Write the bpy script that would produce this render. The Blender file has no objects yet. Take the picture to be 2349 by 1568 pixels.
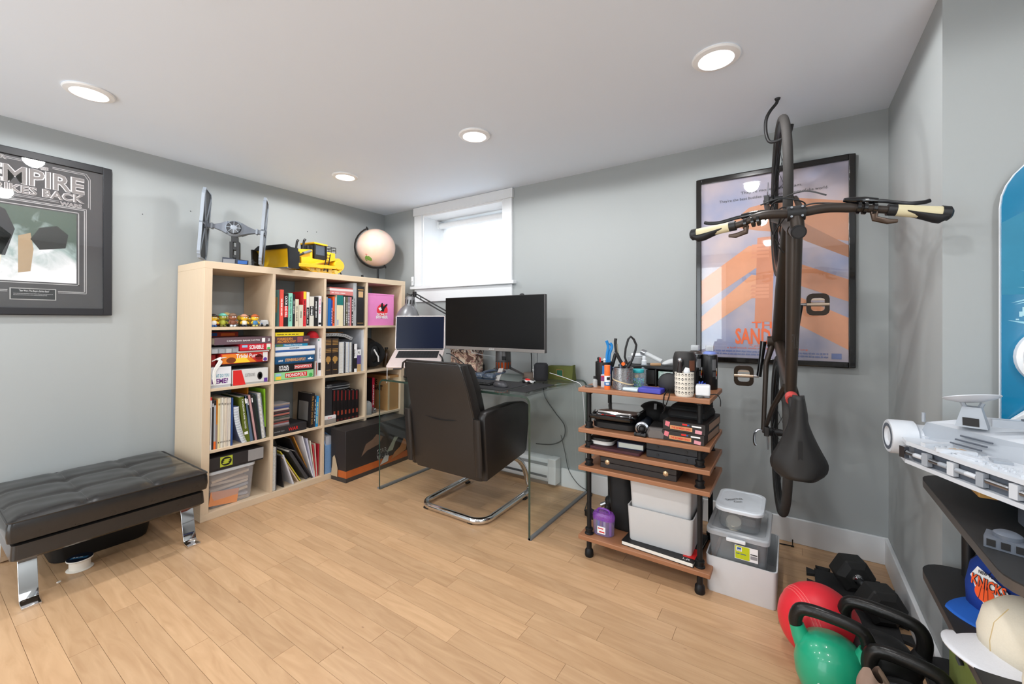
import bpy, bmesh, math, random
from mathutils import Vector, Matrix, Euler
random.seed(7)
scene = bpy.context.scene
COL = scene.collection

# ---------------------------------------------------------------- camera
IMG_W, IMG_H = 2349, 1568
FPX, HORIZON, YAW = 957.7, 736.9, 0.5899
CAM = Vector((3.1495, -2.5765, 1.1264))
cam_data = bpy.data.cameras.new('camera')
cam_data.sensor_width = 36.0
cam_data.lens = FPX / IMG_W * 36.0
cam_data.shift_y = -(IMG_H / 2 - HORIZON) / IMG_W
cam_data.clip_start = 0.01
cam = bpy.data.objects.new('camera', cam_data)
cam.location = CAM
cam.rotation_euler = (math.pi / 2, 0, YAW)
COL.objects.link(cam)
scene.camera = cam

# ---------------------------------------------------------------- daylight, exposure
world = bpy.data.worlds.new('daylight')
scene.world = world
world.use_nodes = True
world.node_tree.nodes['Background'].inputs[0].default_value = (0.89, 0.945, 1.0, 1)
world.node_tree.nodes['Background'].inputs[1].default_value = 5.6
scene.view_settings.view_transform = 'Standard'
scene.view_settings.look = 'None'
scene.view_settings.gamma = 1.0
scene.view_settings.use_curve_mapping = False
scene.view_settings.exposure = 0.0
LAMP_W = 22.0

# room dimensions (metres): left wall x=0, back wall y=0
RH, XR, YJ, XE, YN = 2.114, 3.523, -0.83, 4.55, -4.3

# ---------------------------------------------------------------- helpers
_c, _s = math.cos(YAW), math.sin(YAW)
def P(px, py, x=None, y=None, z=None):
    """the point seen at a photo pixel on the plane x=, y= or z= (the thing it touches)"""
    r = (px - IMG_W / 2) / FPX; u = -(py - HORIZON) / FPX
    d = Vector((r * _c - _s, r * _s + _c, u))
    t = (x - CAM.x) / d.x if x is not None else (y - CAM.y) / d.y if y is not None else (z - CAM.z) / d.z
    return CAM + d * t

def lin(v): 
    v /= 255.0
    return v / 12.92 if v <= 0.04045 else ((v + 0.055) / 1.055) ** 2.4
def rgb(c): return (lin(c[0]), lin(c[1]), lin(c[2]), 1.0)

MATS = {}
def mat(name, c=(128, 128, 128), rough=0.5, metal=0.0, var=0.05, scale=30.0, bump=0.0, spec=0.5, trans=0.0, ior=1.45,
        emit=0.0, coat=0.0, stretch=(1, 1, 1), alpha=1.0, sheen=0.0):
    if name in MATS: return MATS[name]
    m = bpy.data.materials.new(name); m.use_nodes = True
    nt = m.node_tree; b = nt.nodes['Principled BSDF']
    col = rgb(c)
    tc = nt.nodes.new('ShaderNodeTexCoord'); mp = nt.nodes.new('ShaderNodeMapping')
    mp.inputs['Scale'].default_value = stretch
    nz = nt.nodes.new('ShaderNodeTexNoise'); nz.inputs['Scale'].default_value = scale; nz.inputs['Detail'].default_value = 3
    nt.links.new(tc.outputs['Object'], mp.inputs[0]); nt.links.new(mp.outputs[0], nz.inputs['Vector'])
    mx = nt.nodes.new('ShaderNodeMix'); mx.data_type = 'RGBA'
    mx.inputs[6].default_value = tuple(min(1, v * (1 - var)) for v in col[:3]) + (1,)
    mx.inputs[7].default_value = tuple(min(1, v * (1 + var)) for v in col[:3]) + (1,)
    nt.links.new(nz.outputs['Fac'], mx.inputs[0])
    nt.links.new(mx.outputs[2], b.inputs['Base Color'])
    b.inputs['Roughness'].default_value = rough; b.inputs['Metallic'].default_value = metal
    b.inputs['Specular IOR Level'].default_value = spec; b.inputs['IOR'].default_value = ior
    b.inputs['Transmission Weight'].default_value = trans; b.inputs['Coat Weight'].default_value = coat
    b.inputs['Alpha'].default_value = alpha
    b.inputs['Sheen Weight'].default_value = sheen
    if bump:
        bp = nt.nodes.new('ShaderNodeBump'); bp.inputs['Strength'].default_value = bump; bp.inputs['Distance'].default_value = 0.002
        nt.links.new(nz.outputs['Fac'], bp.inputs['Height']); nt.links.new(bp.outputs[0], b.inputs['Normal'])
    if emit:
        b.inputs['Emission Color'].default_value = col; b.inputs['Emission Strength'].default_value = emit
    MATS[name] = m
    return m

def schlick(nt):
    """reflectance of a thin pane, the same from either side"""
    lw = nt.nodes.new('ShaderNodeLayerWeight'); lw.inputs[0].default_value = .5
    pw = nt.nodes.new('ShaderNodeMath'); pw.operation = 'POWER'; pw.inputs[1].default_value = 5
    ma = nt.nodes.new('ShaderNodeMath'); ma.operation = 'MULTIPLY_ADD'; ma.inputs[1].default_value = .9; ma.inputs[2].default_value = .04
    nt.links.new(lw.outputs['Facing'], pw.inputs[0]); nt.links.new(pw.outputs[0], ma.inputs[0]); return ma.outputs[0]

def clear(name, c=(235, 240, 240), alpha=0.25, rough=0.1):
    """thin clear plastic or glass: mostly transparent with a glossy coat"""
    if name in MATS: return MATS[name]
    m = bpy.data.materials.new(name); m.use_nodes = True; nt = m.node_tree
    out = nt.nodes['Material Output']; b = nt.nodes['Principled BSDF']
    nz = nt.nodes.new('ShaderNodeTexNoise'); nz.inputs['Scale'].default_value = 12
    b.inputs['Base Color'].default_value = rgb(c); b.inputs['Roughness'].default_value = rough
    tr = nt.nodes.new('ShaderNodeBsdfTransparent'); tr.inputs[0].default_value = (0.97, 0.98, 0.98, 1)
    md = nt.nodes.new('ShaderNodeMath'); md.operation = 'MULTIPLY_ADD'
    md.inputs[1].default_value = 0.06; md.inputs[2].default_value = alpha - 0.03
    nt.links.new(nz.outputs['Fac'], md.inputs[0])
    ad = nt.nodes.new('ShaderNodeMath'); ad.operation = 'ADD'; ad.use_clamp = True
    nt.links.new(md.outputs[0], ad.inputs[0]); nt.links.new(schlick(nt), ad.inputs[1])
    mx = nt.nodes.new('ShaderNodeMixShader')
    nt.links.new(ad.outputs[0], mx.inputs[0]); nt.links.new(tr.outputs[0], mx.inputs[1]); nt.links.new(b.outputs[0], mx.inputs[2])
    nt.links.new(mx.outputs[0], out.inputs[0])
    MATS[name] = m
    return m

ORG = {}
def V(*a): return Vector(a)

def tag(o, label=None, cat=None, group=None, kind=None):
    if label: o['label'] = label
    if cat: o['category'] = cat
    if group: o['group'] = group
    if kind: o['kind'] = kind
    return o

def T(name, label, cat, loc, group=None, kind=None):
    o = bpy.data.objects.new(name, None); COL.objects.link(o)
    o.empty_display_size = 0.05
    o.location = loc; ORG[o.name] = Vector(loc)
    return tag(o, label, cat, group, kind)

def frame(z, x=None):
    """rotation with local z along z"""
    z = Vector(z).normalized()
    a = Vector(x) if x is not None else (Vector((0, 0, 1)) if abs(z.z) < 0.9 else Vector((1, 0, 0)))
    y = z.cross(a).normalized(); x = y.cross(z).normalized()
    return Matrix((x, y, z)).transposed()

def RZ(d): return Matrix.Rotation(math.radians(d), 3, 'Z')
def RX(d): return Matrix.Rotation(math.radians(d), 3, 'X')
def RY(d): return Matrix.Rotation(math.radians(d), 3, 'Y')

class MB:
    def __init__(s, M=None, o=None):
        s.v = []; s.f = []; s.m = []; s.mi = 0
        s.M = M or Matrix.Identity(3); s.o = Vector(o) if o is not None else Vector((0, 0, 0))
    def add(s, vs, fs):
        k = len(s.v)
        s.v += [s.M @ Vector(p) + s.o for p in vs]
        s.f += [tuple(i + k for i in f) for f in fs]
        s.m += [s.mi] * len(fs)
        return s
    def box(s, lo, hi):
        (a, b, c), (d, e, f) = lo, hi
        return s.add([(a, b, c), (d, b, c), (d, e, c), (a, e, c), (a, b, f), (d, b, f), (d, e, f), (a, e, f)],
                     [(3, 2, 1, 0), (4, 5, 6, 7), (0, 1, 5, 4), (1, 2, 6, 5), (2, 3, 7, 6), (3, 0, 4, 7)])
    def cbox(s, c, size, R=None):
        R = R or Matrix.Identity(3); c = Vector(c)
        h = [v / 2 for v in size]
        vs = [c + R @ Vector((x * h[0], y * h[1], z * h[2])) for z in (-1, 1) for x, y in ((-1, -1), (1, -1), (1, 1), (-1, 1))]
        return s.add(vs, [(3, 2, 1, 0), (4, 5, 6, 7), (0, 1, 5, 4), (1, 2, 6, 5), (2, 3, 7, 6), (3, 0, 4, 7)])
    def hexa(s, b, t):
        """eight corners: four below, four above, both counter-clockwise"""
        return s.add(list(b) + list(t), [(3, 2, 1, 0), (4, 5, 6, 7), (0, 1, 5, 4), (1, 2, 6, 5), (2, 3, 7, 6), (3, 0, 4, 7)])
    def prism(s, poly, a, b, R=None, o=(0, 0, 0)):
        """2-d outline (x,y) swept along local z from a to b"""
        R = R or Matrix.Identity(3); o = Vector(o); n = len(poly)
        vs = [o + R @ Vector((x, y, z)) for z in (a, b) for x, y in poly]
        return s.add(vs, [tuple(range(n - 1, -1, -1)), tuple(range(n, 2 * n))] + [(i, (i + 1) % n, n + (i + 1) % n, n + i) for i in range(n)])
    def ring(s, outer, inner, a, b, R=None, o=(0, 0, 0)):
        R = R or Matrix.Identity(3); o = Vector(o); n = len(outer)
        vs = [o + R @ Vector((x, y, z)) for z in (a, b) for p in (outer, inner) for x, y in p]
        fs = []
        for i in range(n):
            j = (i + 1) % n
            fs += [(i, n + i, n + j, j), (2 * n + i, 2 * n + j, 3 * n + j, 3 * n + i), (i, j, 2 * n + j, 2 * n + i), (n + j, n + i, 3 * n + i, 3 * n + j)]
        return s.add(vs, fs)
    def lathe(s, prof, n=24, o=(0, 0, 0), R=None, cap=True):
        """profile of (radius, height) around local z"""
        R = R or Matrix.Identity(3); o = Vector(o); vs = []; fs = []
        for r, z in prof:
            for i in range(n):
                a = 2 * math.pi * i / n
                vs.append(o + R @ Vector((r * math.cos(a), r * math.sin(a), z)))
        for k in range(len(prof) - 1):
            for i in range(n):
                j = (i + 1) % n
                fs.append((k * n + i, k * n + j, (k + 1) * n + j, (k + 1) * n + i))
        if cap:
            if prof[0][0] > 1e-5: fs.append(tuple(range(n - 1, -1, -1)))
            if prof[-1][0] > 1e-5: fs.append(tuple((len(prof) - 1) * n + i for i in range(n)))
        return s.add(vs, fs)
    def cyl(s, p, q, r, r2=None, n=16):
        p, q = Vector(p), Vector(q); L = (q - p).length
        return s.lathe([(r, 0), (r if r2 is None else r2, L)], n, p, frame(q - p))
    def tube(s, pts, r, n=8, closed=False, sx=1.0, cap=True, up=None):
        """round (or oval, sx) bar through points; r may be a list"""
        pts = [Vector(p) for p in pts]; m = len(pts)
        rr = r if isinstance(r, (list, tuple)) else [r] * m
        vs = []; fs = []; prev = None
        for i, p in enumerate(pts):
            if closed: t = pts[(i + 1) % m] - pts[i - 1]
            else: t = pts[min(i + 1, m - 1)] - pts[max(i - 1, 0)]
            t.normalize()
            if prev is None:
                a = Vector(up) if up is not None else (Vector((0, 0, 1)) if abs(t.z) < 0.9 else Vector((1, 0, 0)))
                x = (a - t * a.dot(t)).normalized()
            else: x = (prev - t * prev.dot(t)).normalized()
            prev = x; y = t.cross(x)
            for k in range(n):
                a = 2 * math.pi * k / n
                vs.append(p + (x * math.cos(a) + y * math.sin(a) * sx) * rr[i])
        for i in range(m if closed else m - 1):
            j = (i + 1) % m
            for k in range(n):
                l = (k + 1) % n
                fs.append((i * n + k, i * n + l, j * n + l, j * n + k))
        if not closed and cap:
            fs += [tuple(range(n - 1, -1, -1)), tuple((m - 1) * n + k for k in range(n))]
        return s.add(vs, fs)
    def loft(s, rings, cap=True, closed=False):
        """list of equally long closed rings of points"""
        n = len(rings[0]); vs = [p for r in rings for p in r]; fs = []; m = len(rings)
        for i in range(m if closed else m - 1):
            j = (i + 1) % m
            for k in range(n):
                l = (k + 1) % n
                fs.append((i * n + k, i * n + l, j * n + l, j * n + k))
        if cap and not closed: fs += [tuple(range(n - 1, -1, -1)), tuple((m - 1) * n + k for k in range(n))]
        return s.add(vs, fs)
    def ball(s, c, r, nu=20, nv=12, sc=(1, 1, 1), R=None, v0=0.0, v1=1.0):
        prof = []
        R = R or Matrix.Identity(3); c = Vector(c); vs = []; fs = []
        for k in range(nv + 1):
            th = math.pi * (v0 + (v1 - v0) * k / nv)
            for i in range(nu):
                a = 2 * math.pi * i / nu
                vs.append(c + R @ Vector((r * sc[0] * math.sin(th) * math.cos(a), r * sc[1] * math.sin(th) * math.sin(a), r * sc[2] * math.cos(th))))
        for k in range(nv):
            for i in range(nu):
                j = (i + 1) % nu
                fs.append((k * nu + i, (k + 1) * nu + i, (k + 1) * nu + j, k * nu + j))
        return s.add(vs, fs)
    def grid(s, fn, nu, nv, closed_u=False):
        vs = [fn(i / nu, j / nv) for j in range(nv + 1) for i in range(nu + 1)]; fs = []
        for j in range(nv):
            for i in range(nu):
                a = j * (nu + 1) + i
                fs.append((a, a + 1, a + nu + 2, a + nu + 1))
        return s.add(vs, fs)
    def build(s, name, mats, parent=None, label=None, cat=None, group=None, kind=None, bev=0.0, seg=2, smooth=38, solid=0.0, sub=0):
        me = bpy.data.meshes.new(name)
        if parent is not None: off = ORG[parent.name]
        else:
            xs = [p.x for p in s.v]; ys = [p.y for p in s.v]; zs = [p.z for p in s.v]
            off = Vector(((min(xs) + max(xs)) / 2, (min(ys) + max(ys)) / 2, min(zs)))
        me.from_pydata([p - off for p in s.v], [], s.f)
        if not isinstance(mats, (list, tuple)): mats = [mats]
        for m in mats: me.materials.append(m)
        if len(mats) > 1: me.polygons.foreach_set('material_index', s.m)
        bm = bmesh.new(); bm.from_mesh(me)
        bmesh.ops.remove_doubles(bm, verts=bm.verts, dist=1e-6)
        bmesh.ops.recalc_face_normals(bm, faces=bm.faces); bm.to_mesh(me); bm.free()
        if smooth:
            me.shade_smooth(); me.set_sharp_from_angle(angle=math.radians(smooth))
        o = bpy.data.objects.new(name, me); COL.objects.link(o)
        if parent is not None: o.parent = parent
        else: o.location = off
        ORG[o.name] = off
        if solid:
            md = o.modifiers.new('thickness', 'SOLIDIFY'); md.thickness = solid; md.offset = 0
        if bev:
            md = o.modifiers.new('edge', 'BEVEL'); md.width = bev; md.segments = seg; md.limit_method = 'ANGLE'; md.angle_limit = math.radians(40)
            md.harden_normals = False
        if sub:
            md = o.modifiers.new('round', 'SUBSURF'); md.levels = sub; md.render_levels = sub
        return tag(o, label, cat, group, kind)

def rrect(w, h, r, n=4, cx=0, cy=0):
    """rounded rectangle outline, counter-clockwise"""
    out = []
    for sx, sy, a0 in ((1, 1, 0), (-1, 1, 90), (-1, -1, 180), (1, -1, 270)):
        for k in range(n + 1):
            a = math.radians(a0 + 90 * k / n)
            out.append((cx + sx * (w / 2 - r) + r * math.cos(a), cy + sy * (h / 2 - r) + r * math.sin(a)))
    return out

def smoothpts(pts, k=6):
    """Catmull-Rom curve through points"""
    pts = [Vector(p) for p in pts]; out = []
    for i in range(len(pts) - 1):
        p0 = pts[max(i - 1, 0)]; p1 = pts[i]; p2 = pts[i + 1]; p3 = pts[min(i + 2, len(pts) - 1)]
        for j in range(k):
            t = j / k
            out.append(0.5 * ((2 * p1) + (p2 - p0) * t + (2 * p0 - 5 * p1 + 4 * p2 - p3) * t * t + (3 * p1 - p0 - 3 * p2 + p3) * t ** 3))
    out.append(pts[-1])
    return out

_txt = {}
def text(parent, st, o, u, v, w, h, m, off=0.0006, bold=0.0, name='lettering', align=None):
    """flat printed words filling the rectangle o + u*w + v*h"""
    key = (st, bold)
    if st[0] == '~':                                   # writing too small to read in the photograph: word-like dashes
        rn = random.Random(len(st) * 7 + int(w * 1e4)); vs = []; fs = []; x = 0.0
        for k in range(int(st[1:])):
            for j in range(rn.randint(3, 8)):
                a = .1 + .12 * rn.random(); y = 0 if rn.random() < .8 else -.12; vs += [(x, y, 0), (x + a, y, 0), (x + a, .6 + .3 * rn.random(), 0), (x, .6, 0)]; n0 = len(vs) - 4
                fs.append((n0, n0 + 1, n0 + 2, n0 + 3)); x += a + .07
            x += .25
        _txt[key] = (vs, fs)
    if key not in _txt:
        cu = bpy.data.curves.new('t', 'FONT'); cu.body = st; cu.resolution_u = 2; cu.offset = bold
        cu.space_line = 0.85
        if align: cu.align_x = align
        ob = bpy.data.objects.new('t', cu); COL.objects.link(ob)
        dg = bpy.context.evaluated_depsgraph_get()
        me = bpy.data.meshes.new_from_object(ob.evaluated_get(dg))
        vs = [tuple(q.co) for q in me.vertices]; fs = [tuple(p.vertices) for p in me.polygons]
        bpy.data.objects.remove(ob); bpy.data.curves.remove(cu); bpy.data.meshes.remove(me)
        _txt[key] = (vs, fs)
    vs, fs = _txt[key]
    x0 = min(q[0] for q in vs); x1 = max(q[0] for q in vs); y0 = min(q[1] for q in vs); y1 = max(q[1] for q in vs)
    o, u, v = Vector(o), Vector(u).normalized(), Vector(v).normalized(); n = u.cross(v).normalized()
    mb = MB()
    mb.add([o + u * (w * (q[0] - x0) / (x1 - x0)) + v * (h * (q[1] - y0) / max(1e-6, y1 - y0)) + n * off for q in vs], fs)
    me = bpy.data.meshes.new(name); g = ORG[parent.name]
    me.from_pydata([p - g for p in mb.v], [], mb.f); me.materials.append(m)
    ob = bpy.data.objects.new(name, me); COL.objects.link(ob); ob.parent = parent; ORG[ob.name] = g
    return ob

def flat(parent, name, o, u, v, pts, m, off=0.0004, label=None):
    """a flat printed shape: 2-d outline in the u,v plane at o"""
    o, u, v = Vector(o), Vector(u).normalized(), Vector(v).normalized(); n = u.cross(v).normalized()
    mb = MB(); mb.add([o + u * x + v * y + n * off for x, y in pts], [tuple(range(len(pts)))])
    me = bpy.data.meshes.new(name); g = ORG[parent.name]
    me.from_pydata([p - g for p in mb.v], [], mb.f); me.materials.append(m)
    ob = bpy.data.objects.new(name, me); COL.objects.link(ob); ob.parent = parent; ORG[ob.name] = g
    if label: ob['label'] = label
    return ob
def rect(x0, y0, x1, y1): return [(x0, y0), (x1, y0), (x1, y1), (x0, y1)]
def disc(cx, cy, r, n=20, ry=None): return [(cx + r * math.cos(2 * math.pi * i / n), cy + (ry or r) * math.sin(2 * math.pi * i / n)) for i in range(n)]

def copy_tree(o, loc, label=None, parent=None, group=None):
    c = o.copy(); COL.objects.link(c); c.parent = parent
    if parent is None: c.location = loc
    if label: c['label'] = label
    if group: c['group'] = group
    for ch in [x for x in bpy.data.objects if x.parent == o]: copy_tree(ch, None, parent=c)
    return c

# shared colours
BLACK = mat('black_plastic', (24, 24, 25), 0.45)
MATTE = mat('black_matte', (20, 20, 21), 0.75)
GLOSSB = mat('black_gloss', (12, 12, 13), 0.12, coat=0.5)
WHITE = mat('white_plastic', (232, 234, 236), 0.4)
PAPER = mat('paper', (236, 232, 222), 0.8)
CHROME = mat('chrome', (225, 226, 228), 0.06, 1.0, var=0.01)
STEEL = mat('steel', (168, 170, 174), 0.28, 1.0)
GREYP = mat('grey_plastic', (120, 122, 126), 0.45)
INKW = mat('ink_white', (240, 240, 240), 0.6)
INKK = mat('ink_black', (22, 20, 20), 0.6)
INKR = mat('ink_red', (214, 36, 34), 0.6)
INKO = mat('ink_orange', (240, 110, 40), 0.6)
INKY = mat('ink_yellow', (244, 204, 50), 0.6)
INKG = mat('ink_green', (70, 170, 84), 0.6)
INKB = mat('ink_blue', (44, 92, 160), 0.6)
GOLD = mat('ink_gold', (196, 150, 84), 0.45, 0.3)
# ================================================================ the room
def wall_mat():
    m = mat('wall_paint', (161, 165, 165), 0.62, var=0.015, scale=3.0)
    nt = m.node_tree; b = nt.nodes['Principled BSDF']
    n2 = nt.nodes.new('ShaderNodeTexNoise'); n2.inputs['Scale'].default_value = 160; n2.inputs['Detail'].default_value = 2
    bp = nt.nodes.new('ShaderNodeBump'); bp.inputs['Strength'].default_value = 0.06; bp.inputs['Distance'].default_value = 0.002
    nt.links.new(n2.outputs['Fac'], bp.inputs['Height']); nt.links.new(bp.outputs[0], b.inputs['Normal'])
    return m
WALL = wall_mat()
CEIL = mat('ceiling_paint', (234, 243, 255), 0.7, var=0.01, scale=3)
TRIM = mat('trim_paint', (222, 224, 226), 0.4, var=0.01)

def plank_mat():
    m = bpy.data.materials.new('maple_floor'); m.use_nodes = True; nt = m.node_tree; b = nt.nodes['Principled BSDF']
    N = nt.nodes.new; L = nt.links.new
    oi = N('ShaderNodeObjectInfo'); tc = N('ShaderNodeTexCoord'); mp = N('ShaderNodeMapping'); mp.inputs['Scale'].default_value = (1.6, 12, 1)
    off = N('ShaderNodeVectorMath'); off.operation = 'ADD'; cb = N('ShaderNodeCombineXYZ'); mu = N('ShaderNodeMath'); mu.operation = 'MULTIPLY'; mu.inputs[1].default_value = 37
    L(oi.outputs['Random'], mu.inputs[0]); L(mu.outputs[0], cb.inputs[0]); L(mu.outputs[0], cb.inputs[1])
    L(tc.outputs['Object'], off.inputs[0]); L(cb.outputs[0], off.inputs[1]); L(off.outputs[0], mp.inputs[0])
    nz = N('ShaderNodeTexNoise'); nz.inputs['Scale'].default_value = 2.2; nz.inputs['Detail'].default_value = 7; nz.inputs['Distortion'].default_value = 1.4
    L(mp.outputs[0], nz.inputs['Vector'])
    r1 = N('ShaderNodeValToRGB'); e = r1.color_ramp.elements
    e[0].position = 0.3; e[0].color = rgb((192, 152, 113)); e[1].position = 0.72; e[1].color = rgb((211, 172, 132))
    L(nz.outputs['Fac'], r1.inputs[0])
    hs = N('ShaderNodeHueSaturation'); mr = N('ShaderNodeMapRange'); mr.inputs[3].default_value = 0.86; mr.inputs[4].default_value = 1.06
    L(oi.outputs['Random'], mr.inputs[0]); L(mr.outputs[0], hs.inputs['Value']); L(r1.outputs[0], hs.inputs['Color'])
    # small dark mineral flecks
    fl = N('ShaderNodeTexNoise'); fl.inputs['Scale'].default_value = 9; mp2 = N('ShaderNodeMapping'); mp2.inputs['Scale'].default_value = (2, 6, 1)
    L(off.outputs[0], mp2.inputs[0]); L(mp2.outputs[0], fl.inputs['Vector'])
    r2 = N('ShaderNodeValToRGB'); r2.color_ramp.elements[0].position = 0.76; r2.color_ramp.elements[1].position = 0.8
    L(fl.outputs['Fac'], r2.inputs[0])
    mx = N('ShaderNodeMix'); mx.data_type = 'RGBA'; mx.inputs[7].default_value = rgb((120, 80, 50))
    m3 = N('ShaderNodeMath'); m3.operation = 'MULTIPLY'; m3.inputs[1].default_value = 0.5
    L(r2.outputs[0], m3.inputs[0]); L(m3.outputs[0], mx.inputs[0]); L(hs.outputs[0], mx.inputs[6]); L(mx.outputs[2], b.inputs['Base Color'])
    b.inputs['Roughness'].default_value = 0.38
    return m
FLOOR = plank_mat()
JOINT = mat('floor_joint', (120, 84, 52), 0.8)

def struct(name, mb, m, **k):
    o = mb.build(name, m, kind='structure', smooth=0, **k); return o
fl = struct('floor', MB().box((-0.1, YN - 0.1, -0.1), (XE + 0.1, 0.1, -0.0035)), JOINT)
# planks: seams measured on the photograph, 75.5 mm boards along x
PITCH = 0.0755; k0 = -1.4865
rows = []
yk = k0
while yk + PITCH < 0.0: yk += PITCH
known = {-1.4865: [1.747, 2.142], -1.638: [1.922], -1.562: [1.17], -1.94: [1.504], -1.26: [2.326], -1.184: [2.576], -1.033: [2.797], -0.882: [2.528]}
y = yk; nplank = 0
while y > -2.42:
    cuts = [0.0]
    kn = []
    for kk, vv in known.items():
        if abs(kk - y) < 0.03: kn = vv
    x = -random.uniform(0.1, 0.5)
    right = XR if y > YJ else XE
    xs = []
    while x < right:
        x += random.choice((0.38, 0.5, 0.62, 0.74, 0.86, 0.98)) * random.uniform(0.9, 1.1)
        xs.append(x)
    xs = [q for q in xs if all(abs(q - g) > 0.25 for g in kn)] + kn
    xs = sorted(q for q in xs if 0.12 < q < right - 0.12)
    ed = [0.0] + xs + [right]
    y1 = min(0.0, y + PITCH)
    for a, b_ in zip(ed[:-1], ed[1:]):
        mb = MB().box((a + 0.0005, y + 0.0005, -0.012), (b_ - 0.0005, y1 - 0.0005, random.uniform(-0.0004, 0.0)))
        mb.build('plank', FLOOR, fl, smooth=0); nplank += 1
    y -= PITCH
yl = y + PITCH
mb = MB()
y = yl
while y > YN:
    x = 0
    while x < XE:
        L_ = random.uniform(0.4, 1.0); x1 = min(XE, x + L_)
        mb.box((x + 0.0005, max(YN, y - PITCH) + 0.0005, -0.012), (x1 - 0.0005, y - 0.0005, 0.0)); x = x1
    y -= PITCH
mb.build('planking', FLOOR, fl, smooth=0, kind='stuff')

struct('ceiling', MB().box((-0.1, YN - 0.1, RH), (XE + 0.1, 0.1, RH + 0.1)), CEIL)
struct('wall_left', MB().box((-0.1, YN - 0.1, -0.1), (0, 0.1, RH + 0.1)), WALL)
# near wall, behind the photographer, with an unseen patio door added to light the ceiling
GX0, GX1, GZ1 = 0.35, 2.35, 2.0
struct('wall_near', MB().box((0, YN - 0.1, -0.1), (GX0, YN, RH + 0.1)).box((GX1, YN - .1, -.1), (XE + 0.1, YN, RH + 0.1)).box((GX0, YN - .1, GZ1), (GX1, YN, RH + .1)), WALL)
EY0, EY1, EZ0 = -4.0, -2.45, .75                      # unseen window added in the end wall to brighten the ceiling's right side
struct('wall_far_right', MB().box((XE, YN, -0.1), (XE + 0.1, EY0, RH + 0.1)).box((XE, EY1, -.1), (XE + .1, YJ, RH + .1)).box((XE, EY0, -.1), (XE + .1, EY1, EZ0)).box((XE, EY0, GZ1), (XE + .1, EY1, RH + .1)), WALL)
struct('wall_right', MB().box((XR, YJ, -0.1), (XE + 0.1, 0.1, RH + 0.1)), WALL)
# back wall with the window opening
WX0, WX1, WZ0, WZ1, WD = 0.505, 1.345, 1.43, 2.035, 0.26
mb = MB()
mb.box((0, 0, -0.1), (WX0, 0.12, RH + 0.1)).box((WX1, 0, -0.1), (XR, 0.12, RH + 0.1))
mb.box((WX0, 0, -0.1), (WX1, 0.12, WZ0)).box((WX0, 0, WZ1), (WX1, 0.12, RH + 0.1))
struct('wall_back', mb, WALL)
# baseboards
BBH = 0.125
def bb(name, lo, hi): struct(name, MB().box(lo, hi), TRIM, bev=0.003)
bb('baseboard_back', (1.84, -0.015, 0), (XR, 0, BBH)); bb('baseboard_back_corner', (0, -0.015, 0), (0.80, 0, BBH))
bb('baseboard_right', (XR - 0.015, YJ, 0), (XR, -0.015, BBH)); bb('baseboard_left', (0, YN, 0), (0.013, -0.015, BBH))
bb('baseboard_alcove', (XR, YJ - 0.015, 0), (XE, YJ, BBH))
bb('baseboard_near', (GX1, YN, 0), (XE, YN + 0.015, BBH)); bb('baseboard_far_right', (XE - 0.015, YN + 0.015, 0), (XE, YJ - 0.015, BBH))

# window: deep reveal, casing, stool and apron, sash with pane, roller blind
w = T('window_1', None, None, ((WX0 + WX1) / 2, 0, WZ0)); w['kind'] = 'structure'
LINER = mat('window_liner', (236, 238, 240), 0.35, var=0.01)
mb = MB()
mb.box((WX0 - .01, -0.004, WZ0 - 0.01), (WX0 + .006, WD + .1, WZ1 + 0.01)).box((WX1 - .006, -.004, WZ0 - 0.01), (WX1 + 0.01, WD + .1, WZ1 + 0.01))
mb.box((WX0 + .006, -.004, WZ1 - .006), (WX1 - .006, WD + .1, WZ1 + 0.01)).box((WX0 + .006, 0.02, WZ0 - 0.01), (WX1 - .006, WD + .1, WZ0 + .004))
mb.build('reveal', LINER, w, smooth=0)
cx0, cx1 = 0.41, 1.435
MB().box((cx0, -0.02, WZ0), (WX0 - 0.006, 0, WZ1 + 0.006)).build('casing', TRIM, w, bev=0.002)
MB().box((WX1 + 0.006, -0.02, WZ0), (cx1, 0, WZ1 + 0.006)).build('casing', TRIM, w, bev=0.002)
MB().box((cx0 - 0.008, -0.026, WZ1 + 0.006), (cx1 + 0.008, 0, RH - 0.002)).build('head_casing', TRIM, w, bev=0.002)
MB().box((cx0 - 0.03, -0.045, WZ0 - 0.026), (cx1 + 0.03, 0.03, WZ0)).build('window_sill', TRIM, w, bev=0.004)
MB().box((cx0, -0.018, WZ0 - 0.135), (cx1, 0, WZ0 - 0.026)).build('apron', TRIM, w, bev=0.002)
SASH = mat('vinyl_sash', (240, 242, 244), 0.3, var=0.01)
ym = WD - 0.02
def bars(x0, x1, z0, z1, t, ya, yb):
    m_ = MB(); m_.box((x0, ya, z0), (x0 + t, yb, z1)).box((x1 - t, ya, z0), (x1, yb, z1)).box((x0 + t, ya, z0), (x1 - t, yb, z0 + t)).box((x0 + t, ya, z1 - t), (x1 - t, yb, z1)); return m_
fr = bars(WX0, WX1, WZ0, WZ1, 0.045, ym, ym + 0.05).build('window_frame', SASH, w, bev=0.002)
bars(WX0 + 0.045, WX0 + .45, WZ0 + .045, WZ1 - .045, 0.035, ym + .005, ym + 0.04).build('sash', SASH, fr, bev=0.002)
bars(WX0 + .42, WX1 - .045, WZ0 + .045, WZ1 - .045, 0.035, ym + .012, ym + 0.047).build('sash', SASH, fr, bev=0.002)
GLASS = clear('window_glass', alpha=0.05, rough=0.02)
MB().box((WX0 + .08, ym + .02, WZ0 + .08), (WX1 - .08, ym + .024, WZ1 - .08)).build('pane', GLASS, w, smooth=0)
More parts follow.
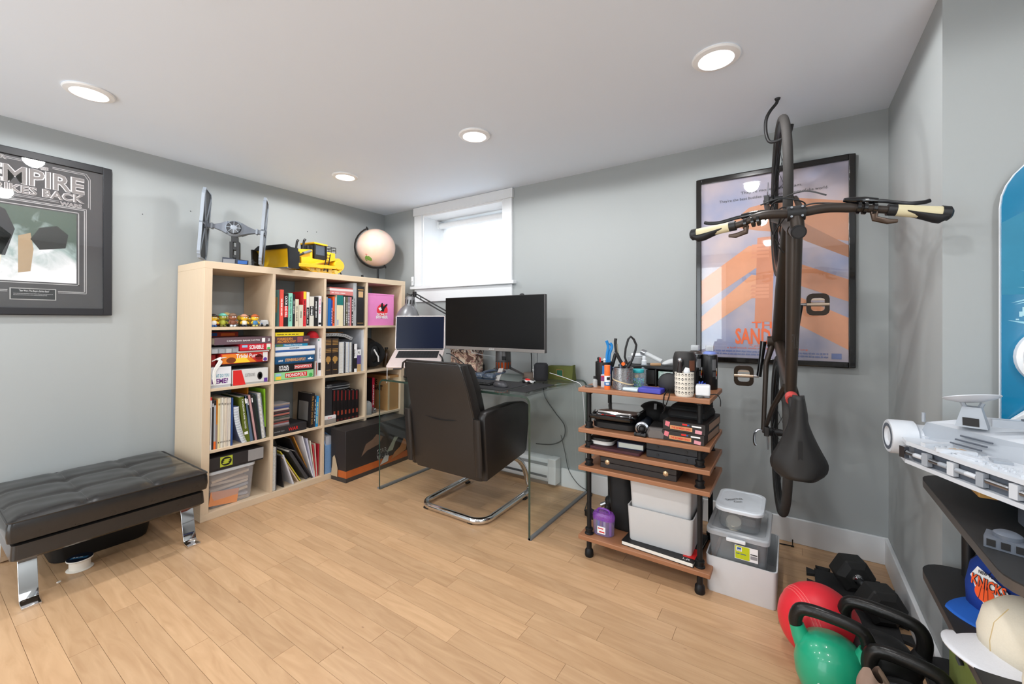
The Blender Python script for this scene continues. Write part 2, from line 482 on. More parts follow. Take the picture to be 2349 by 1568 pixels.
# roller blind
bl = T('roller_blind', 'white roller blind drawn down inside the deep window reveal', 'blind', ((WX0 + WX1) / 2, 0.18, WZ0))
def blind_mat():
    m = mat('blind_fabric', (246, 247, 248), 0.9, var=0.01, scale=200)
    nt = m.node_tree; b = nt.nodes['Principled BSDF']; tl = nt.nodes.new('ShaderNodeBsdfTranslucent'); tl.inputs[0].default_value = (0.93, 0.95, 0.97, 1)
    mx = nt.nodes.new('ShaderNodeMixShader'); mx.inputs[0].default_value = 0.55
    nt.links.new(b.outputs[0], mx.inputs[1]); nt.links.new(tl.outputs[0], mx.inputs[2]); nt.links.new(mx.outputs[0], nt.nodes['Material Output'].inputs[0])
    return m
BLIND = blind_mat()
MB().cyl((WX0 + .02, .19, WZ1 - .055), (WX1 - .004, .19, WZ1 - .055), 0.026, n=20).build('roller', WHITE, bl)
MB().cbox((WX0 + .012, .19, WZ1 - .05), (0.014, .06, .075)).build('bracket', WHITE, bl, bev=.003)
MB().box((WX0 + .035, .2145, WZ0 + .012), (WX1 - .01, .2155, WZ1 - .055)).build('fabric', BLIND, bl, smooth=0)
MB().box((WX0 + .035, .21, WZ0 + .003), (WX1 - .01, .22, WZ0 + .014)).build('hem_bar', WHITE, bl, bev=.002)
d = T('added_patio_door', None, None, (1.35, YN, 0)); d['kind'] = 'structure'  # glazed door out of view, added so daylight lifts the ceiling
for a, b_ in ((GX0, (GX0 + GX1) / 2 + .03), ((GX0 + GX1) / 2 - .03, GX1)):
    bars(a, b_, 0.0, GZ1, 0.06, YN - .07, YN - .03).build('door_frame', SASH, d, bev=.003)
    MB().box((a + .06, YN - .052, .06), (b_ - .06, YN - .048, GZ1 - .06)).build('pane', GLASS, d, smooth=0)
pl = bpy.data.lights.new('daylight_portal', 'AREA'); pl.shape = 'RECTANGLE'; pl.size = GX1 - GX0; pl.size_y = GZ1; pl.cycles.is_portal = True
po = bpy.data.objects.new('daylight_portal', pl); COL.objects.link(po); po.location = ((GX0 + GX1) / 2, YN - .09, GZ1 / 2); po.rotation_euler = (math.pi / 2, 0, 0)
w2 = T('added_window', None, None, (XE, -3.2, EZ0)); w2['kind'] = 'structure'  # window out of view, added as extra daylight for the right side
MB().ring(rect(EY0, EZ0, EY1, GZ1), rect(EY0 + .06, EZ0 + .06, EY1 - .06, GZ1 - .06), XE + .03, XE + .07, R=Matrix(((0, 0, 1), (1, 0, 0), (0, 1, 0)))).build('window_frame', SASH, w2, bev=.002)
MB().box((XE + .048, EY0 + .06, EZ0 + .06), (XE + .052, EY1 - .06, GZ1 - .06)).build('pane', GLASS, w2, smooth=0)
pl = pl.copy(); pl.size = EY1 - EY0; pl.size_y = GZ1 - EZ0; po = bpy.data.objects.new('daylight_portal', pl); COL.objects.link(po); po.location = (XE + .09, (EY0 + EY1) / 2, (GZ1 + EZ0) / 2); po.rotation_euler = (math.pi / 2, 0, math.pi / 2)
# receptacle cover at the window's side and two nail marks on the left wall
sw = T('cord_cleat', 'small white plastic blind cleat beside the window casing', 'cleat', (0.375, 0, 1.45))
MB().box((.362, -.012, 1.44), (.39, 0, 1.52)).build('plate', WHITE, sw, bev=.003); MB().cyl((.376, -.012, 1.48), (.376, -.022, 1.48), .006, n=10).build('peg', WHITE, sw)
for (px, py, lb) in ((327, 491, 'dark nail in the bare grey wall beside the framed collage'), (705, 531, 'small nail in the wall above the yellow toy bulldozer'), (726, 532, 'small nail in the wall between the bulldozer and the globe'), (437, 484, 'small nail in the wall beside the toy spacecraft')):
    p = P(px, py, x=0)
    MB().cyl(p, p + V(.004, 0, 0), .003, .002, n=8).build('nail', mat('nail_dark', (60, 60, 60), .6), None, lb, 'nail', 'nails left in the wall')

# baseboard heater under the desk
h = T('baseboard_heater', 'long white electric baseboard heater along the wall under the desk', 'heater', (1.32, -.04, 0))
HX0, HX1 = .81, 1.83
mb = MB(); mb.prism([(0, .03), (-.06, .03), (-.075, .05), (-.075, .12), (-.05, .175), (0, .19)], HX0 + .02, HX1 - .02, R=Matrix(((0, 0, 1), (1, 0, 0), (0, 1, 0))))
mb.build('body', TRIM, h, bev=.002)
for x_ in (HX0, HX1 - .06): MB().box((x_, -.08, .02), (x_ + .06, 0, .195)).build('end_cap', TRIM, h, bev=.006)
MB().box((HX0 + .07, -.077, .06), (HX1 - .07, -.073, .075)).build('slot', mat('heater_slot', (70, 72, 74), .6), h)
MB().box((HX0 + .07, -.068, .125), (HX1 - .07, -.064, .155)).build('grille', mat('heater_grille', (150, 152, 154), .5), h)

# recessed ceiling lights
LENS = mat('lamp_lens', (255, 253, 250), 0.4, emit=4.0, var=0.0)
RINGM = mat('lamp_ring', (244, 244, 244), 0.35)
def downlight(x, y, label):
    t = T('ceiling_light', label, 'light', (x, y, RH - 0.012), 'recessed ceiling lights')
    MB().lathe([(.062, .012), (.082, .012), (.084, .008), (.080, .003), (.062, -.001), (.058, .004), (.054, .010), (.058, .0125)], 32, (x, y, RH - 0.012), cap=False).build('trim_ring', RINGM, t)
    MB().lathe([(0.0, 0.0), (.055, 0.0), (.055, .003), (0, .003)], 28, (x, y, RH - .0045)).build('lens', LENS, t)
    ld = bpy.data.lights.new('downlight', 'SPOT'); ld.spot_size = math.radians(175); ld.spot_blend = .13; ld.shadow_soft_size = .045; ld.energy = LAMP_W; ld.color = (0.98, 0.99, 1.0)
    lo = bpy.data.objects.new('bulb', ld); COL.objects.link(lo); lo.parent = t; lo.location = (0, 0, -0.012)
for (x, y, lb) in ((.63, -.85, 'round recessed ceiling light above the tall wooden shelf'), (1.755, -.85, 'round recessed ceiling light above the glass desk'),
                   (2.915, -.855, 'round recessed ceiling light beside the hanging bicycle'), (.641, -2.096, 'round recessed ceiling light above the leather ottoman and the framed collage'),
                   (1.755, -2.1, 'round recessed ceiling light in the middle of the room'), (2.915, -2.1, 'round recessed ceiling light between the hanging bicycle and the near wall'),
                   (.641, -3.4, 'round recessed ceiling light by the added patio door and the left wall'), (1.755, -3.4, 'round recessed ceiling light in front of the added patio door'), (2.915, -3.4, 'round recessed ceiling light by the near wall, away from the added patio door'),
                   (4.1, -2.1, 'round recessed ceiling light near the end wall')):
    downlight(x, y, lb)
# ================================================================ bookcase and what stands in it
BX0, BXF, BY, BK_, BL = 0.016, 0.406, -1.609, 0.0152, 1.469
BT, BD, BC = 0.0405, 0.016, 0.335                 # outer board, divider, cell
SHR = Matrix(((1, 0, 0), (0, 1, BK_), (0, 0, 1))); BO = Vector((0, BY, 0))
def BM(): return MB(SHR, BO)                       # the tall case leans a little, as in the photograph
def BW(x, u, z): return SHR @ Vector((x, u, z)) + BO
BV = Vector((0, BK_, 1)).normalized()              # its "up"
BU = Vector((0, 1, 0))
def S(px, py, x):
    p = P(px, py, x=x); return p.y - BY - BK_ * p.z, p.z
def cell(c): return BT + c * (BC + BD)
def rowz(r): return BT + (3 - r) * (BC + BD)       # r 0 is the top row

BIRCH = mat('birch_veneer', (214, 192, 164), 0.5, var=0.06, scale=5, stretch=(30, 30, 1.2))
BIRCHH = mat('birch_veneer_flat', (214, 192, 164), 0.5, var=0.06, scale=5, stretch=(30, 1.2, 30))
bc = T('bookcase', 'tall birch veneer cube bookcase of sixteen open compartments', 'bookcase', BW((BX0 + BXF) / 2, BL / 2, 0))
BM().box((BX0, 0, BL - BT), (BXF, BL, BL)).build('top_board', BIRCHH, bc, bev=.0015)
BM().box((BX0, 0, 0), (BXF, BL, BT)).build('bottom_board', BIRCHH, bc, bev=.0015)
BM().box((BX0, 0, BT), (BXF, BT, BL - BT)).build('side_panel', BIRCH, bc, bev=.0012)
BM().box((BX0, BL - BT, BT), (BXF, BL, BL - BT)).build('side_panel', BIRCH, bc, bev=.0012)
for c in range(3):
    u = cell(c) + BC; BM().box((BX0, u, BT), (BXF - .001, u + BD, BL - BT)).build('divider', BIRCH, bc, bev=.0008)
for r in range(3):
    z = rowz(r) - BD
    for c in range(4): BM().box((BX0, cell(c), z), (BXF - .002, cell(c) + BC, z + BD)).build('shelf', BIRCHH, bc, bev=.0008)

_bm = {}
def ink(c, rough=.5): 
    k = 'print_%d_%d_%d' % tuple(c)
    return mat(k, c, rough)

def upright(u0, u1, zb, h, d, c, xf, label, grp=None, lean=0.0, pages=(232, 226, 212), spiral=False, name='book', cat='book'):
    """a book standing on its lower edge with the spine towards the room; lean tips its top towards +u"""
    t = u1 - u0; cb = min(.0022, t * .2)
    R = Matrix(((1, 0, 0), (0, math.cos(lean), math.sin(lean)), (0, -math.sin(lean), math.cos(lean))))
    def loc(): 
        m_ = BM(); m_.M = SHR @ R; m_.o = BO + SHR @ Vector((0, u0, zb + (max(0, math.sin(lean)) * t))); return m_
    cm = ink(c)
    mb = loc()
    mb.box((xf - d, 0, 0), (xf, cb, h)).box((xf - d, t - cb, 0), (xf, t, h))
    if not spiral: mb.box((xf - cb, cb, 0), (xf, t - cb, h))
    o = mb.build(name, cm, None, label, cat, grp, smooth=0)
    loc().box((xf - d + .003, cb, .003), (xf - (cb if not spiral else .008), t - cb, h - .004)).build('pages', ink(pages, .85), o, smooth=0)
    if spiral:
        n = max(8, int(h / .0085)); q = loc()
        for i in range(n):
            z = h * (i + .7) / (n + .4); q.tube([(xf - .012 + .013 * math.cos(a), t / 2 + (t / 2 + .001) * math.sin(a), z) for a in [k_ * math.pi / 3 for k_ in range(6)]], .0017, 4, True)
        q.build('wire_coil', WHITE if spiral == 'w' else mat('coil_dark', (70, 72, 78), .4), o)
    o['_f'] = 0; del o['_f']
    # frame of the spine for printing: origin at top left, reading downwards
    Mx = SHR @ R; org = BO + SHR @ Vector((0, u0, zb + (max(0, math.sin(lean)) * t)))
    return o, (lambda a, b: Mx @ Vector((xf, a * t, b * h)) + org), (Mx @ Vector((0, 1, 0))).normalized(), (Mx @ Vector((0, 0, 1))).normalized(), t, h

def spine_text(bk, st, a0, a1, m, width=.6, bold=.01, horiz=False):
    o, pt, U_, V_, t, h = bk
    if horiz: text(o, st, pt(.5 - width / 2, a0), U_, V_, t * width, h * (a1 - a0), m, bold=bold)
    else: text(o, st, pt(.5 - width / 2, a1), -V_, U_, h * (a1 - a0), t * width, m, bold=bold)
def spine_band(bk, a0, a1, m, l=0.04, r=.96, name='spine_band'):
    o, pt, U_, V_, t, h = bk
    flat(o, name, pt(l, a0), U_, V_, rect(0, 0, t * (r - l), h * (a1 - a0)), m, off=.0003)

def lying(u0, u1, z0, z1, d, c, xf, label, grp=None, kind='book', cat='book', pages=(232, 226, 212), yaw=0.0, pages_end=False):
    """a book or box lying flat, its long face towards the room"""
    def loc(): return BM()
    if kind == 'book':
        cb = min(.0022, (z1 - z0) * .2); mb = loc()
        mb.box((xf - d, u0, z0), (xf, u1, z0 + cb)).box((xf - d, u0, z1 - cb), (xf, u1, z1)).box((xf - cb, u0, z0 + cb), (xf, u1, z1 - cb))
        o = mb.build('book', ink(c), None, label, cat, grp, smooth=0)
        loc().box((xf - d + .003, u0 + .003, z0 + cb), (xf - cb, u1 - .003, z1 - cb)).build('pages', ink(pages, .85), o, smooth=0)
    else:
        zs = z0 + (z1 - z0) * .12
        o = loc().box((xf - d, u0, zs), (xf, u1, z1)).build(kind, ink(c), None, label, cat, grp, smooth=0, bev=.0012)
        loc().box((xf - d + .0015, u0 + .0015, z0), (xf - .0015, u1 - .0015, zs)).build('tray', ink([int(v * .8) for v in c]), o, smooth=0)
    L, H = u1 - u0, z1 - z0
    return o, (lambda a, b: BW(xf, u0 + a * L, z0 + b * H)), BU, BV, L, H
def face_text(bk, st, a0, b0, a1, b1, m, bold=.012, align=None):
    o, pt, U_, V_, L, H = bk; text(o, st, pt(a0, b0), U_, V_, L * (a1 - a0), H * (b1 - b0), m, off=.0009, bold=bold, align=align)
def face_rect(bk, a0, b0, a1, b1, m, name='print', off=.0005):
    o, pt, U_, V_, L, H = bk; return flat(o, name, pt(a0, b0), U_, V_, rect(0, 0, L * (a1 - a0), H * (b1 - b0)), m, off=off)
def face_poly(bk, pts, m, name='print', off=.0006):
    o, pt, U_, V_, L, H = bk; return flat(o, name, pt(0, 0), U_, V_, [(x * L, y * H) for x, y in pts], m, off=off)

def px_book(px0, px1, pyt, row, c, label, d=.2, xf=.395, grp=None, **k):
    zb = rowz(row)
    _, zt = S((px0 + px1) / 2, pyt, xf)
    ym = pyt + 40
    u0 = S(px0, ym, xf)[0]; u1 = S(px1, ym, xf)[0]
    return upright(u0 + .0004, u1 - .0004, zb, max(.06, zt - zb), d, c, xf, label, grp, **k)

# ---- top row, second compartment
G = 'upright books in the top row'
R_ = 0
b = px_book(642, 650.6, 663.9, 0, (232, 84, 70), 'tall teal picture book with a coral red spine', d=.27, grp=G); spine_text(b, '~4', .3, .75, INKW, .5)
o = b[0]; flat(o, 'front_cover', BW(.125, b[1](0, 0).y - BY - BK_ * b[1](0, 0).z - .0006, rowz(0)), (1, 0, 0), BV, rect(0, .001, .262, b[5] - .001), ink((120, 178, 180)), off=.0002, label='teal cover')
flat(o, 'cover_art', BW(.2, b[1](0, 0).y - BY - BK_ * b[1](0, 0).z - .0012, rowz(0)), (1, 0, 0), BV, [(.02, .1), (.16, .09), (.17, .19), (.03, .2)], ink((222, 186, 130)), off=.0004)
b = px_book(651.2, 661, 672.5, 0, (26, 24, 26), 'black book with a red band, spine reading CATCH AND KILL', grp=G); spine_band(b, .28, .62, INKR); spine_text(b, 'CATCH AND KILL', .28, .92, INKW, .55, .02)
b = px_book(661.5, 671, 671.7, 0, (136, 206, 184), 'mint green book beside the black and red one', grp=G); spine_text(b, 'THE GLUTEN FREE', .15, .9, INKK, .4)
b = px_book(671.4, 676.6, 674.5, 0, (30, 30, 34), 'thin black book between the mint and the cream spines', grp=G); spine_text(b, '~2', .4, .8, INKW, .4)
b = px_book(677, 685, 686, 0, (216, 206, 182), 'short cream book with a mottled spine', d=.15, grp=G); spine_text(b, '~2', .2, .75, INKK, .35)
b = px_book(685.6, 695, 699, 0, (208, 202, 182), 'shortest pale paperback in the top row', d=.13, grp=G); spine_text(b, '~1', .4, .7, INKK, .3)
b = px_book(687, 695, 668.5, 0, (196, 198, 208), 'tall grey book standing behind the short pale paperbacks', d=.16, xf=.24, grp=G)
b = px_book(695.6, 702.4, 668, 0, (206, 44, 52), 'bright red book with a yellow patch at its head', grp=G); spine_band(b, .78, .99, INKY); spine_text(b, '~3', .3, .74, INKK, .5)
b = px_book(702.8, 709.6, 669.5, 0, (222, 216, 206), 'cream and black book next to the red one', grp=G); spine_band(b, .02, .55, INKK); spine_text(b, '~2', .08, .5, INKW, .4)
b = px_book(710.2, 720, 680, 0, (214, 210, 198), 'pale book with a broad black band across its spine', grp=G); spine_band(b, .36, .68, INKK); spine_text(b, '~2', .38, .66, INKW, .5)
b = px_book(720.6, 729.8, 681, 0, (34, 32, 32), 'black book with white spine lettering beside the pale banded one', grp=G); spine_text(b, '~2', .3, .85, INKW, .35)
b = px_book(730.4, 737.2, 678.3, 0, (232, 230, 232), 'white book with pink lettering on its spine', grp=G); spine_text(b, '~2', .4, .9, mat('ink_pink', (226, 110, 150), .6), .45); spine_band(b, .05, .12, INKK)
b = px_book(737.6, 740.4, 693, 0, (40, 40, 42), 'thin short black paperback against the divider', d=.14, grp=G)
# a sheet of paper standing at the back of that compartment
BM().box((.1, cell(1) + .02, rowz(0)), (.103, cell(1) + .1, rowz(0) + .3)).build('paper_sheet', ink((205, 212, 222)), None, 'pale sheet of paper standing behind the books in the top row', 'paper', smooth=0)

# ---- top row, third compartment
b = px_book(747.2, 751.6, 681, 0, (150, 152, 156), 'thin grey book against the divider next to the blue one', grp=G)
b = px_book(752.2, 759.2, 684, 0, (28, 104, 178), 'glossy bright blue book beside the thin grey one', grp=G)
b = px_book(759.6, 762.6, 688, 0, (46, 66, 150), 'thin dark blue book between the bright blue and orange ones', grp=G); spine_text(b, '~1', .1, .7, INKW, .5)
b = px_book(762.9, 767.6, 680, 0, (226, 84, 30), 'orange book beside the blue ones', grp=G); spine_text(b, '~1', .1, .5, INKK, .5)
b = px_book(768, 772, 681.5, 0, (178, 182, 186), 'thin light grey book next to the orange one', grp=G)
b = px_book(772.4, 787, 677.2, 0, (226, 214, 178), 'thick cream book with a teal top to its spine', d=.24, grp=G); spine_band(b, .68, 1.0, ink((22, 112, 108)), 0, 1); spine_band(b, .02, .2, ink((170, 176, 200)), .05, .3)
b = px_book(788, 793, 679, 0, (60, 60, 60), 'spiral bound notebook with a pale wire coil in the top row', spiral='w', grp=G)
b = px_book(793.4, 797.6, 680, 0, (92, 90, 68), 'thin olive book beside the spiral notebook in the top row', grp=G); spine_text(b, '~2', .1, .8, INKW, .4)
b = px_book(798, 802.4, 680.5, 0, (134, 120, 130), 'thin mauve book beside the rose pink one', grp=G); spine_text(b, '~1', .1, .8, INKW, .5)
b = px_book(802.8, 806.2, 681, 0, (206, 120, 124), 'thin rose pink book beside the mauve one', grp=G)
b = px_book(806.6, 809.8, 680, 0, (34, 32, 34), 'thin black book with pale dots on its spine', grp=G); spine_text(b, '~2', .1, .9, INKW, .5)
b = px_book(810.2, 817.8, 648.8, 0, (170, 172, 172), 'tall grey art book lettered KAWS down its spine', d=.3, grp=G); spine_text(b, 'K\nA\nW\nS', .36, .64, INKK, .5, .02, True)
b = px_book(818.4, 835, 656.5, 0, (30, 29, 30), 'thick black binder with gold lines and a tan label', d=.3, grp=G, name='binder', cat='binder')
spine_band(b, .90, .925, GOLD, .12, .9); spine_band(b, .72, .87, ink((206, 166, 120)), .2, .86, 'spine_label'); spine_band(b, .06, .075, GOLD, .1, .92)
# lying on top of them
def px_lying(px0, px1, pyt, pyb, c, label, xf=.395, d=.2, dz=0, **k):
    pm = (px0 + px1) / 2
    u0 = S(px0, pyb, xf)[0]; u1 = S(px1, pyb, xf)[0]
    return u0, u1
G2 = 'books lying on top of the upright ones'
zt = S(784, 677.2, .395)[1] + .002
for (a, b_, th, c, lb, tx) in ((757, 811.5, .030, (206, 124, 120), 'thick pink red book lying on top of the upright books', '~3'),
                              (756, 812.5, .016, (224, 214, 212), 'white book lying between two red ones on the top row', None),
                              (756, 811, .008, (190, 92, 84), 'thin red book lying uppermost on the top row', None)):
    u0 = S(a, 675, .39)[0]; u1 = S(b_, 675, .39)[0]
    b = lying(u0, u1, zt, zt + th, .24, c, .39, lb, G2); zt += th + .0005
    if tx: face_text(b, tx, .06, .35, .62, .65, INKW)

# pink cardboard box in the fourth compartment
u0, zb = S(843.5, 744, .385)[0], rowz(0); u1 = S(902.7, 744, .385)[0]; zt = S(846, 671.8, .385)[1]
u0 = max(u0, cell(3) + .003)
PINK = ink((232, 138, 196), .45)
pb = T('bakery_box', 'bright pink cardboard bakery box with white and red logo', 'box', BW(.25, (u0 + u1) / 2, zb))
BM().box((.1, u0, zb + .0005), (.385, u1, zt - .012)).build('carton', PINK, pb, bev=.001)
BM().box((.098, u0 - .0015, zt - .012), (.3865, u1 + .0015, zt)).build('lid', PINK, pb, bev=.001)
PT = lambda a, b_: BW(.3855, u0 + a * (u1 - u0), zb + b_ * (zt - zb)); W_, H_ = u1 - u0, zt - zb
flat(pb, 'logo', PT(.5, .5), BU, BV, [(x * W_, y * H_) for x, y in disc(.04, -.02, .21, 24, .2)][0:24], mat('logo_red', (232, 50, 62), .5), off=.001)
flat(pb, 'logo', PT(.5, .5), BU, BV, [(x * W_, y * H_) for x, y in ((-.05, .02), (.0, .2), (.05, .22), (.08, .1), (.22, .2), (.24, .16), (.12, .02), (.1, -.06), (-.02, -.05))], INKK, off=.0014)
flat(pb, 'logo', PT(.5, .5), BU, BV, [(x * W_, y * H_) for x, y in ((-.12, .05), (-.02, .08), (.02, .0), (-.05, -.04))], INKW, off=.0016)
text(pb, 'DONUT', PT(.33, .31), BU, BV, .41 * W_, .085 * H_, INKW, off=.002, bold=.035)
text(pb, 'BOMBER', PT(.3, .22), BU, BV, .46 * W_, .08 * H_, INKW, off=.002, bold=.035)

# ---- top row, first compartment: little vinyl figurines (plain stand-ins) and a grey toy block
SKIN_Y = mat('vinyl_yellow', (246, 196, 40), .35); 
def figurine(px, py, hpx, head, body, legs, hat, label, x=.36, hatw=1.0):
    p = P(px, py, x=x); u = p.y - BY - BK_ * p.z; z = rowz(0)
    s_ = hpx / 957.7 * ((CAM - p).length) * .93
    t = T('figurine', label, 'figurine', BW(x, u, z), 'small vinyl figurines on the top shelf')
    o = BW(x, u, z)
    MB().lathe([(0, .16 * s_), (.15 * s_, .17 * s_), (.20 * s_, .28 * s_), (.17 * s_, .42 * s_), (.1 * s_, .5 * s_), (0, .5 * s_)], 16, o).build('body', ink(body), t)
    for sg in (-1, 1):
        MB().ball(o + V(.03 * s_, sg * .10 * s_, .09 * s_), .11 * s_, 12, 8, (1.25, .85, .8)).build('foot', ink(legs), t)
        MB().tube([o + V(0, sg * .15 * s_, .42 * s_), o + V(.05 * s_, sg * .26 * s_, .33 * s_), o + V(.11 * s_, sg * .25 * s_, .25 * s_)], [.055 * s_, .05 * s_, .06 * s_], 8).build('arm', ink(head), t)
    hd_ = MB().ball(o + V(0, 0, .68 * s_), .25 * s_, 18, 12, (.95, 1.05, .92)).build('head', ink(head, .35), t)
    if hat:
        MB().ball(o + V(-.02 * s_, 0, .74 * s_), .255 * s_, 18, 8, (1.0, 1.06, .95), v1=.45).build('cap', ink(hat), hd_)
        MB().lathe([(.2 * s_, 0), (.30 * s_ * hatw, .005), (.30 * s_ * hatw, .02 * s_), (.2 * s_, .03 * s_)], 18, o + V(.0, 0, .77 * s_), cap=False).build('brim', ink(hat), hd_)
    for sg in (-1, 1): MB().ball(o + V(.215 * s_, sg * .07 * s_, .70 * s_), .05 * s_, 10, 6).build('eye', WHITE, hd_)
    return t
for a in ((490, 746, 27, (246, 200, 50), (235, 235, 235), (60, 110, 180), (40, 36, 36), 'vinyl figurine in a white top with blue feet and dark cap', .37),
          (511, 746, 29, (160, 160, 50), (170, 175, 60), (120, 120, 50), (110, 190, 170), 'olive vinyl figurine with a sea green cap', .36),
          (534, 746, 29, (150, 92, 66), (120, 72, 50), (225, 235, 245), (128, 96, 74), 'brown vinyl figurine with pale shoes and brown hat', .37),
          (560, 746, 27, (246, 200, 50), (240, 236, 220), (50, 60, 80), (206, 150, 122), 'yellow vinyl figurine with a flesh pink cap', .36),
          (585, 746, 27, (246, 200, 50), (70, 130, 180), (200, 190, 120), (190, 96, 50), 'yellow vinyl figurine in blue with a rust cap', .37),
          (500, 740, 24, (232, 180, 50), (200, 40, 40), (60, 60, 60), (190, 40, 44), 'red capped vinyl figurine in the back line', .25),
          (520, 741, 30, (214, 190, 120), (90, 90, 60), (60, 60, 40), (222, 196, 130), 'vinyl figurine with a straw coloured hat in the back line', .24),
          (552, 740, 26, (190, 160, 50), (110, 100, 40), (60, 60, 40), None, 'mustard vinyl figurine without a hat in the back line', .25),
          (572, 740, 24, (230, 176, 40), (140, 110, 50), (60, 60, 40), (70, 66, 50), 'yellow vinyl figurine with a dark cap in the back line', .24)):
    figurine(a[0], a[1], a[2], a[3], a[4], a[5], a[6], a[7], x=a[8])
u0 = S(596, 744, .37)[0]; u1 = S(617, 744, .37)[0]; z = rowz(0)
gb = T('toy_van', 'small pale grey toy van block beside the figurines', 'toy', BW(.35, (u0 + u1) / 2, z))
BM().box((.31, u0, z + .004), (.37, u1, z + .034)).build('body', ink((190, 192, 194)), gb, bev=.004)
BM().box((.312, u0 + .008, z + .03), (.368, u1 - .004, z + .042)).build('roof', ink((206, 208, 210)), gb, bev=.004)
for uu in (u0 + .012, u1 - .012): BM().cyl((.366, uu, z + .008), (.374, uu, z + .008), .008, n=12).build('wheel', BLACK, gb)
face_ = flat(gb, 'logo', BW(.3705, u0 + .012, z + .02), BU, BV, disc(0, 0, .004), INKB)

# ---- second row, first compartment: games and a big book
G3 = 'board games stacked in the second row'
z = rowz(1); xf = .392
u0 = cell(0) + .003; um = S(530, 880, xf)[0]
zt = S(505, 841.5, xf)[1]
b = lying(u0, um, z, zt, .2, (232, 234, 238), xf, 'white party game box lettered WHAT DO YOU MEME', G3, 'box', 'box')
face_text(b, 'WHAT DO YOU', .06, .5, .9, .66, ink((60, 150, 170))); face_text(b, 'MEME?', .06, .2, .84, .44, ink((110, 50, 130)), .03)
u1a, u1b = S(532.5, 880, xf)[0], S(614.6, 880, xf)[0]; zt2 = S(570, 846, xf)[1]
b = lying(u1a, u1b, z, zt2, .26, (214, 214, 212), xf, 'wide white and red game box beside the white party game', G3, 'box', 'box')
face_poly(b, [(0.02, .02), (.36, .02), (.24, .98), (.02, .98)], INKR); face_text(b, 'SCATTERGORIES', .34, .5, .62, .72, ink((120, 120, 120)), .0); face_poly(b, disc(.76, .5, .075, 18, .26), INKK); face_poly(b, disc(.765, .5, .04, 18, .16), INKW); face_rect(b, .88, .05, .98, .32, ink((96, 60, 150)))
face_rect(b, .05, .78, .2, .94, ink((150, 190, 220)))
zz = max(zt, zt2) + .0005
b = lying(u1a - .05, u1b, zz, zz + .012, .24, (34, 30, 32), .385, 'thin black game board lying on the wide white box', G3, 'box', 'box')
zz += .0125; zt3 = zz + .062
b = lying(S(507, 830, xf)[0], S(614.5, 830, xf)[0], zz, zt3, .27, (196, 40, 34), xf, 'red and yellow quiz game box lettered Trivial Pursuit', G3, 'box', 'box')
face_poly(b, [(0.02, .06), (.74, .06), (.5, .94), (.02, .94)], ink((228, 130, 40)), off=.0006); face_poly(b, [(.25, .06), (.6, .06), (.5, .6), (.3, .5)], INKY, off=.0008); face_poly(b, disc(.2, .35, .1, 14, .28), ink((120, 60, 24)), off=.0009); face_poly(b, disc(.8, .5, .09, 14, .3), ink((120, 24, 22)), off=.0009)
face_text(b, 'Trivial Pursuit', .3, .5, .86, .9, INKW, .015); face_rect(b, .88, .06, .99, .94, ink((225, 222, 220)), off=.0007); face_poly(b, disc(.935, .25, .045, 14, .18), ink((96, 60, 150)), off=.001)
zz = zt3 + .0005
b = lying(S(478, 815, xf)[0] + .006, S(500, 830, xf)[0], rowz(1) + (zt - rowz(1)) + .002, zt3 - .004, .2, (150, 26, 26), .36, 'dark red game box pushed back against the side panel', G3, 'box', 'box')
b = lying(S(545, 805, xf)[0], S(617, 805, xf)[0], zz, zz + .01, .25, (186, 184, 180), .395, 'thin pale grey game box under the red word game', G3, 'box', 'box'); zz += .0105
zs = zz
b = lying(S(550.5, 795, xf)[0], cell(0) + BC - .002, zz, zz + .042, .22, (206, 28, 48), .398, 'red word game box lettered SCRABBLE', G3, 'box', 'box'); face_text(b, 'SCRABBLE', .28, .2, .74, .8, INKW, .02); face_rect(b, .05, .5, .22, .84, ink((150, 190, 220))); face_rect(b, .84, .08, .98, .92, ink((224, 226, 214))); face_poly(b, disc(.91, .25, .055, 14, .18), INKG, off=.0008)
CL = clear('clear_plastic', (225, 230, 235), .22, .15)
tr = T('plastic_case', 'clear plastic organiser case lying beside the red word game', 'case', BW(.3, cell(0) + .08, zs))
BM().box((.2, cell(0) + .004, zs - .008), (.392, S(548, 795, xf)[0], zs + .028)).build('case_shell', CL, tr, bev=.003)
for i in range(4): BM().box((.22, cell(0) + .012 + i * .036, zs - .006), (.385, cell(0) + .04 + i * .036, zs + .018)).build('compartment_contents', ink(((190, 192, 196), (160, 164, 170), (205, 206, 208), (150, 152, 160))[i]), tr)
zz += .0425
b = lying(S(513, 785, xf)[0] - .05, cell(0) + BC - .003, zz, zz + .042, .27, (98, 76, 84), .4, 'big mauve paperback lettered CANADIAN BANK NOTES lying flat', G3)
face_text(b, 'CANADIAN BANK NOTES', .2, .4, .78, .62, INKW, .01); face_rect(b, .82, .2, .88, .8, INKW); face_text(b, '20', .93, .3, .97, .7, INKW)
zz += .0425
b = lying(cell(0) + .006, cell(0) + .2, zz, zz + .03, .2, (170, 50, 30), .26, 'red and blue puzzle box at the back of the games', G3, 'box', 'box'); face_rect(b, .1, .2, .4, .8, INKB); face_rect(b, .5, .2, .9, .7, INKO)
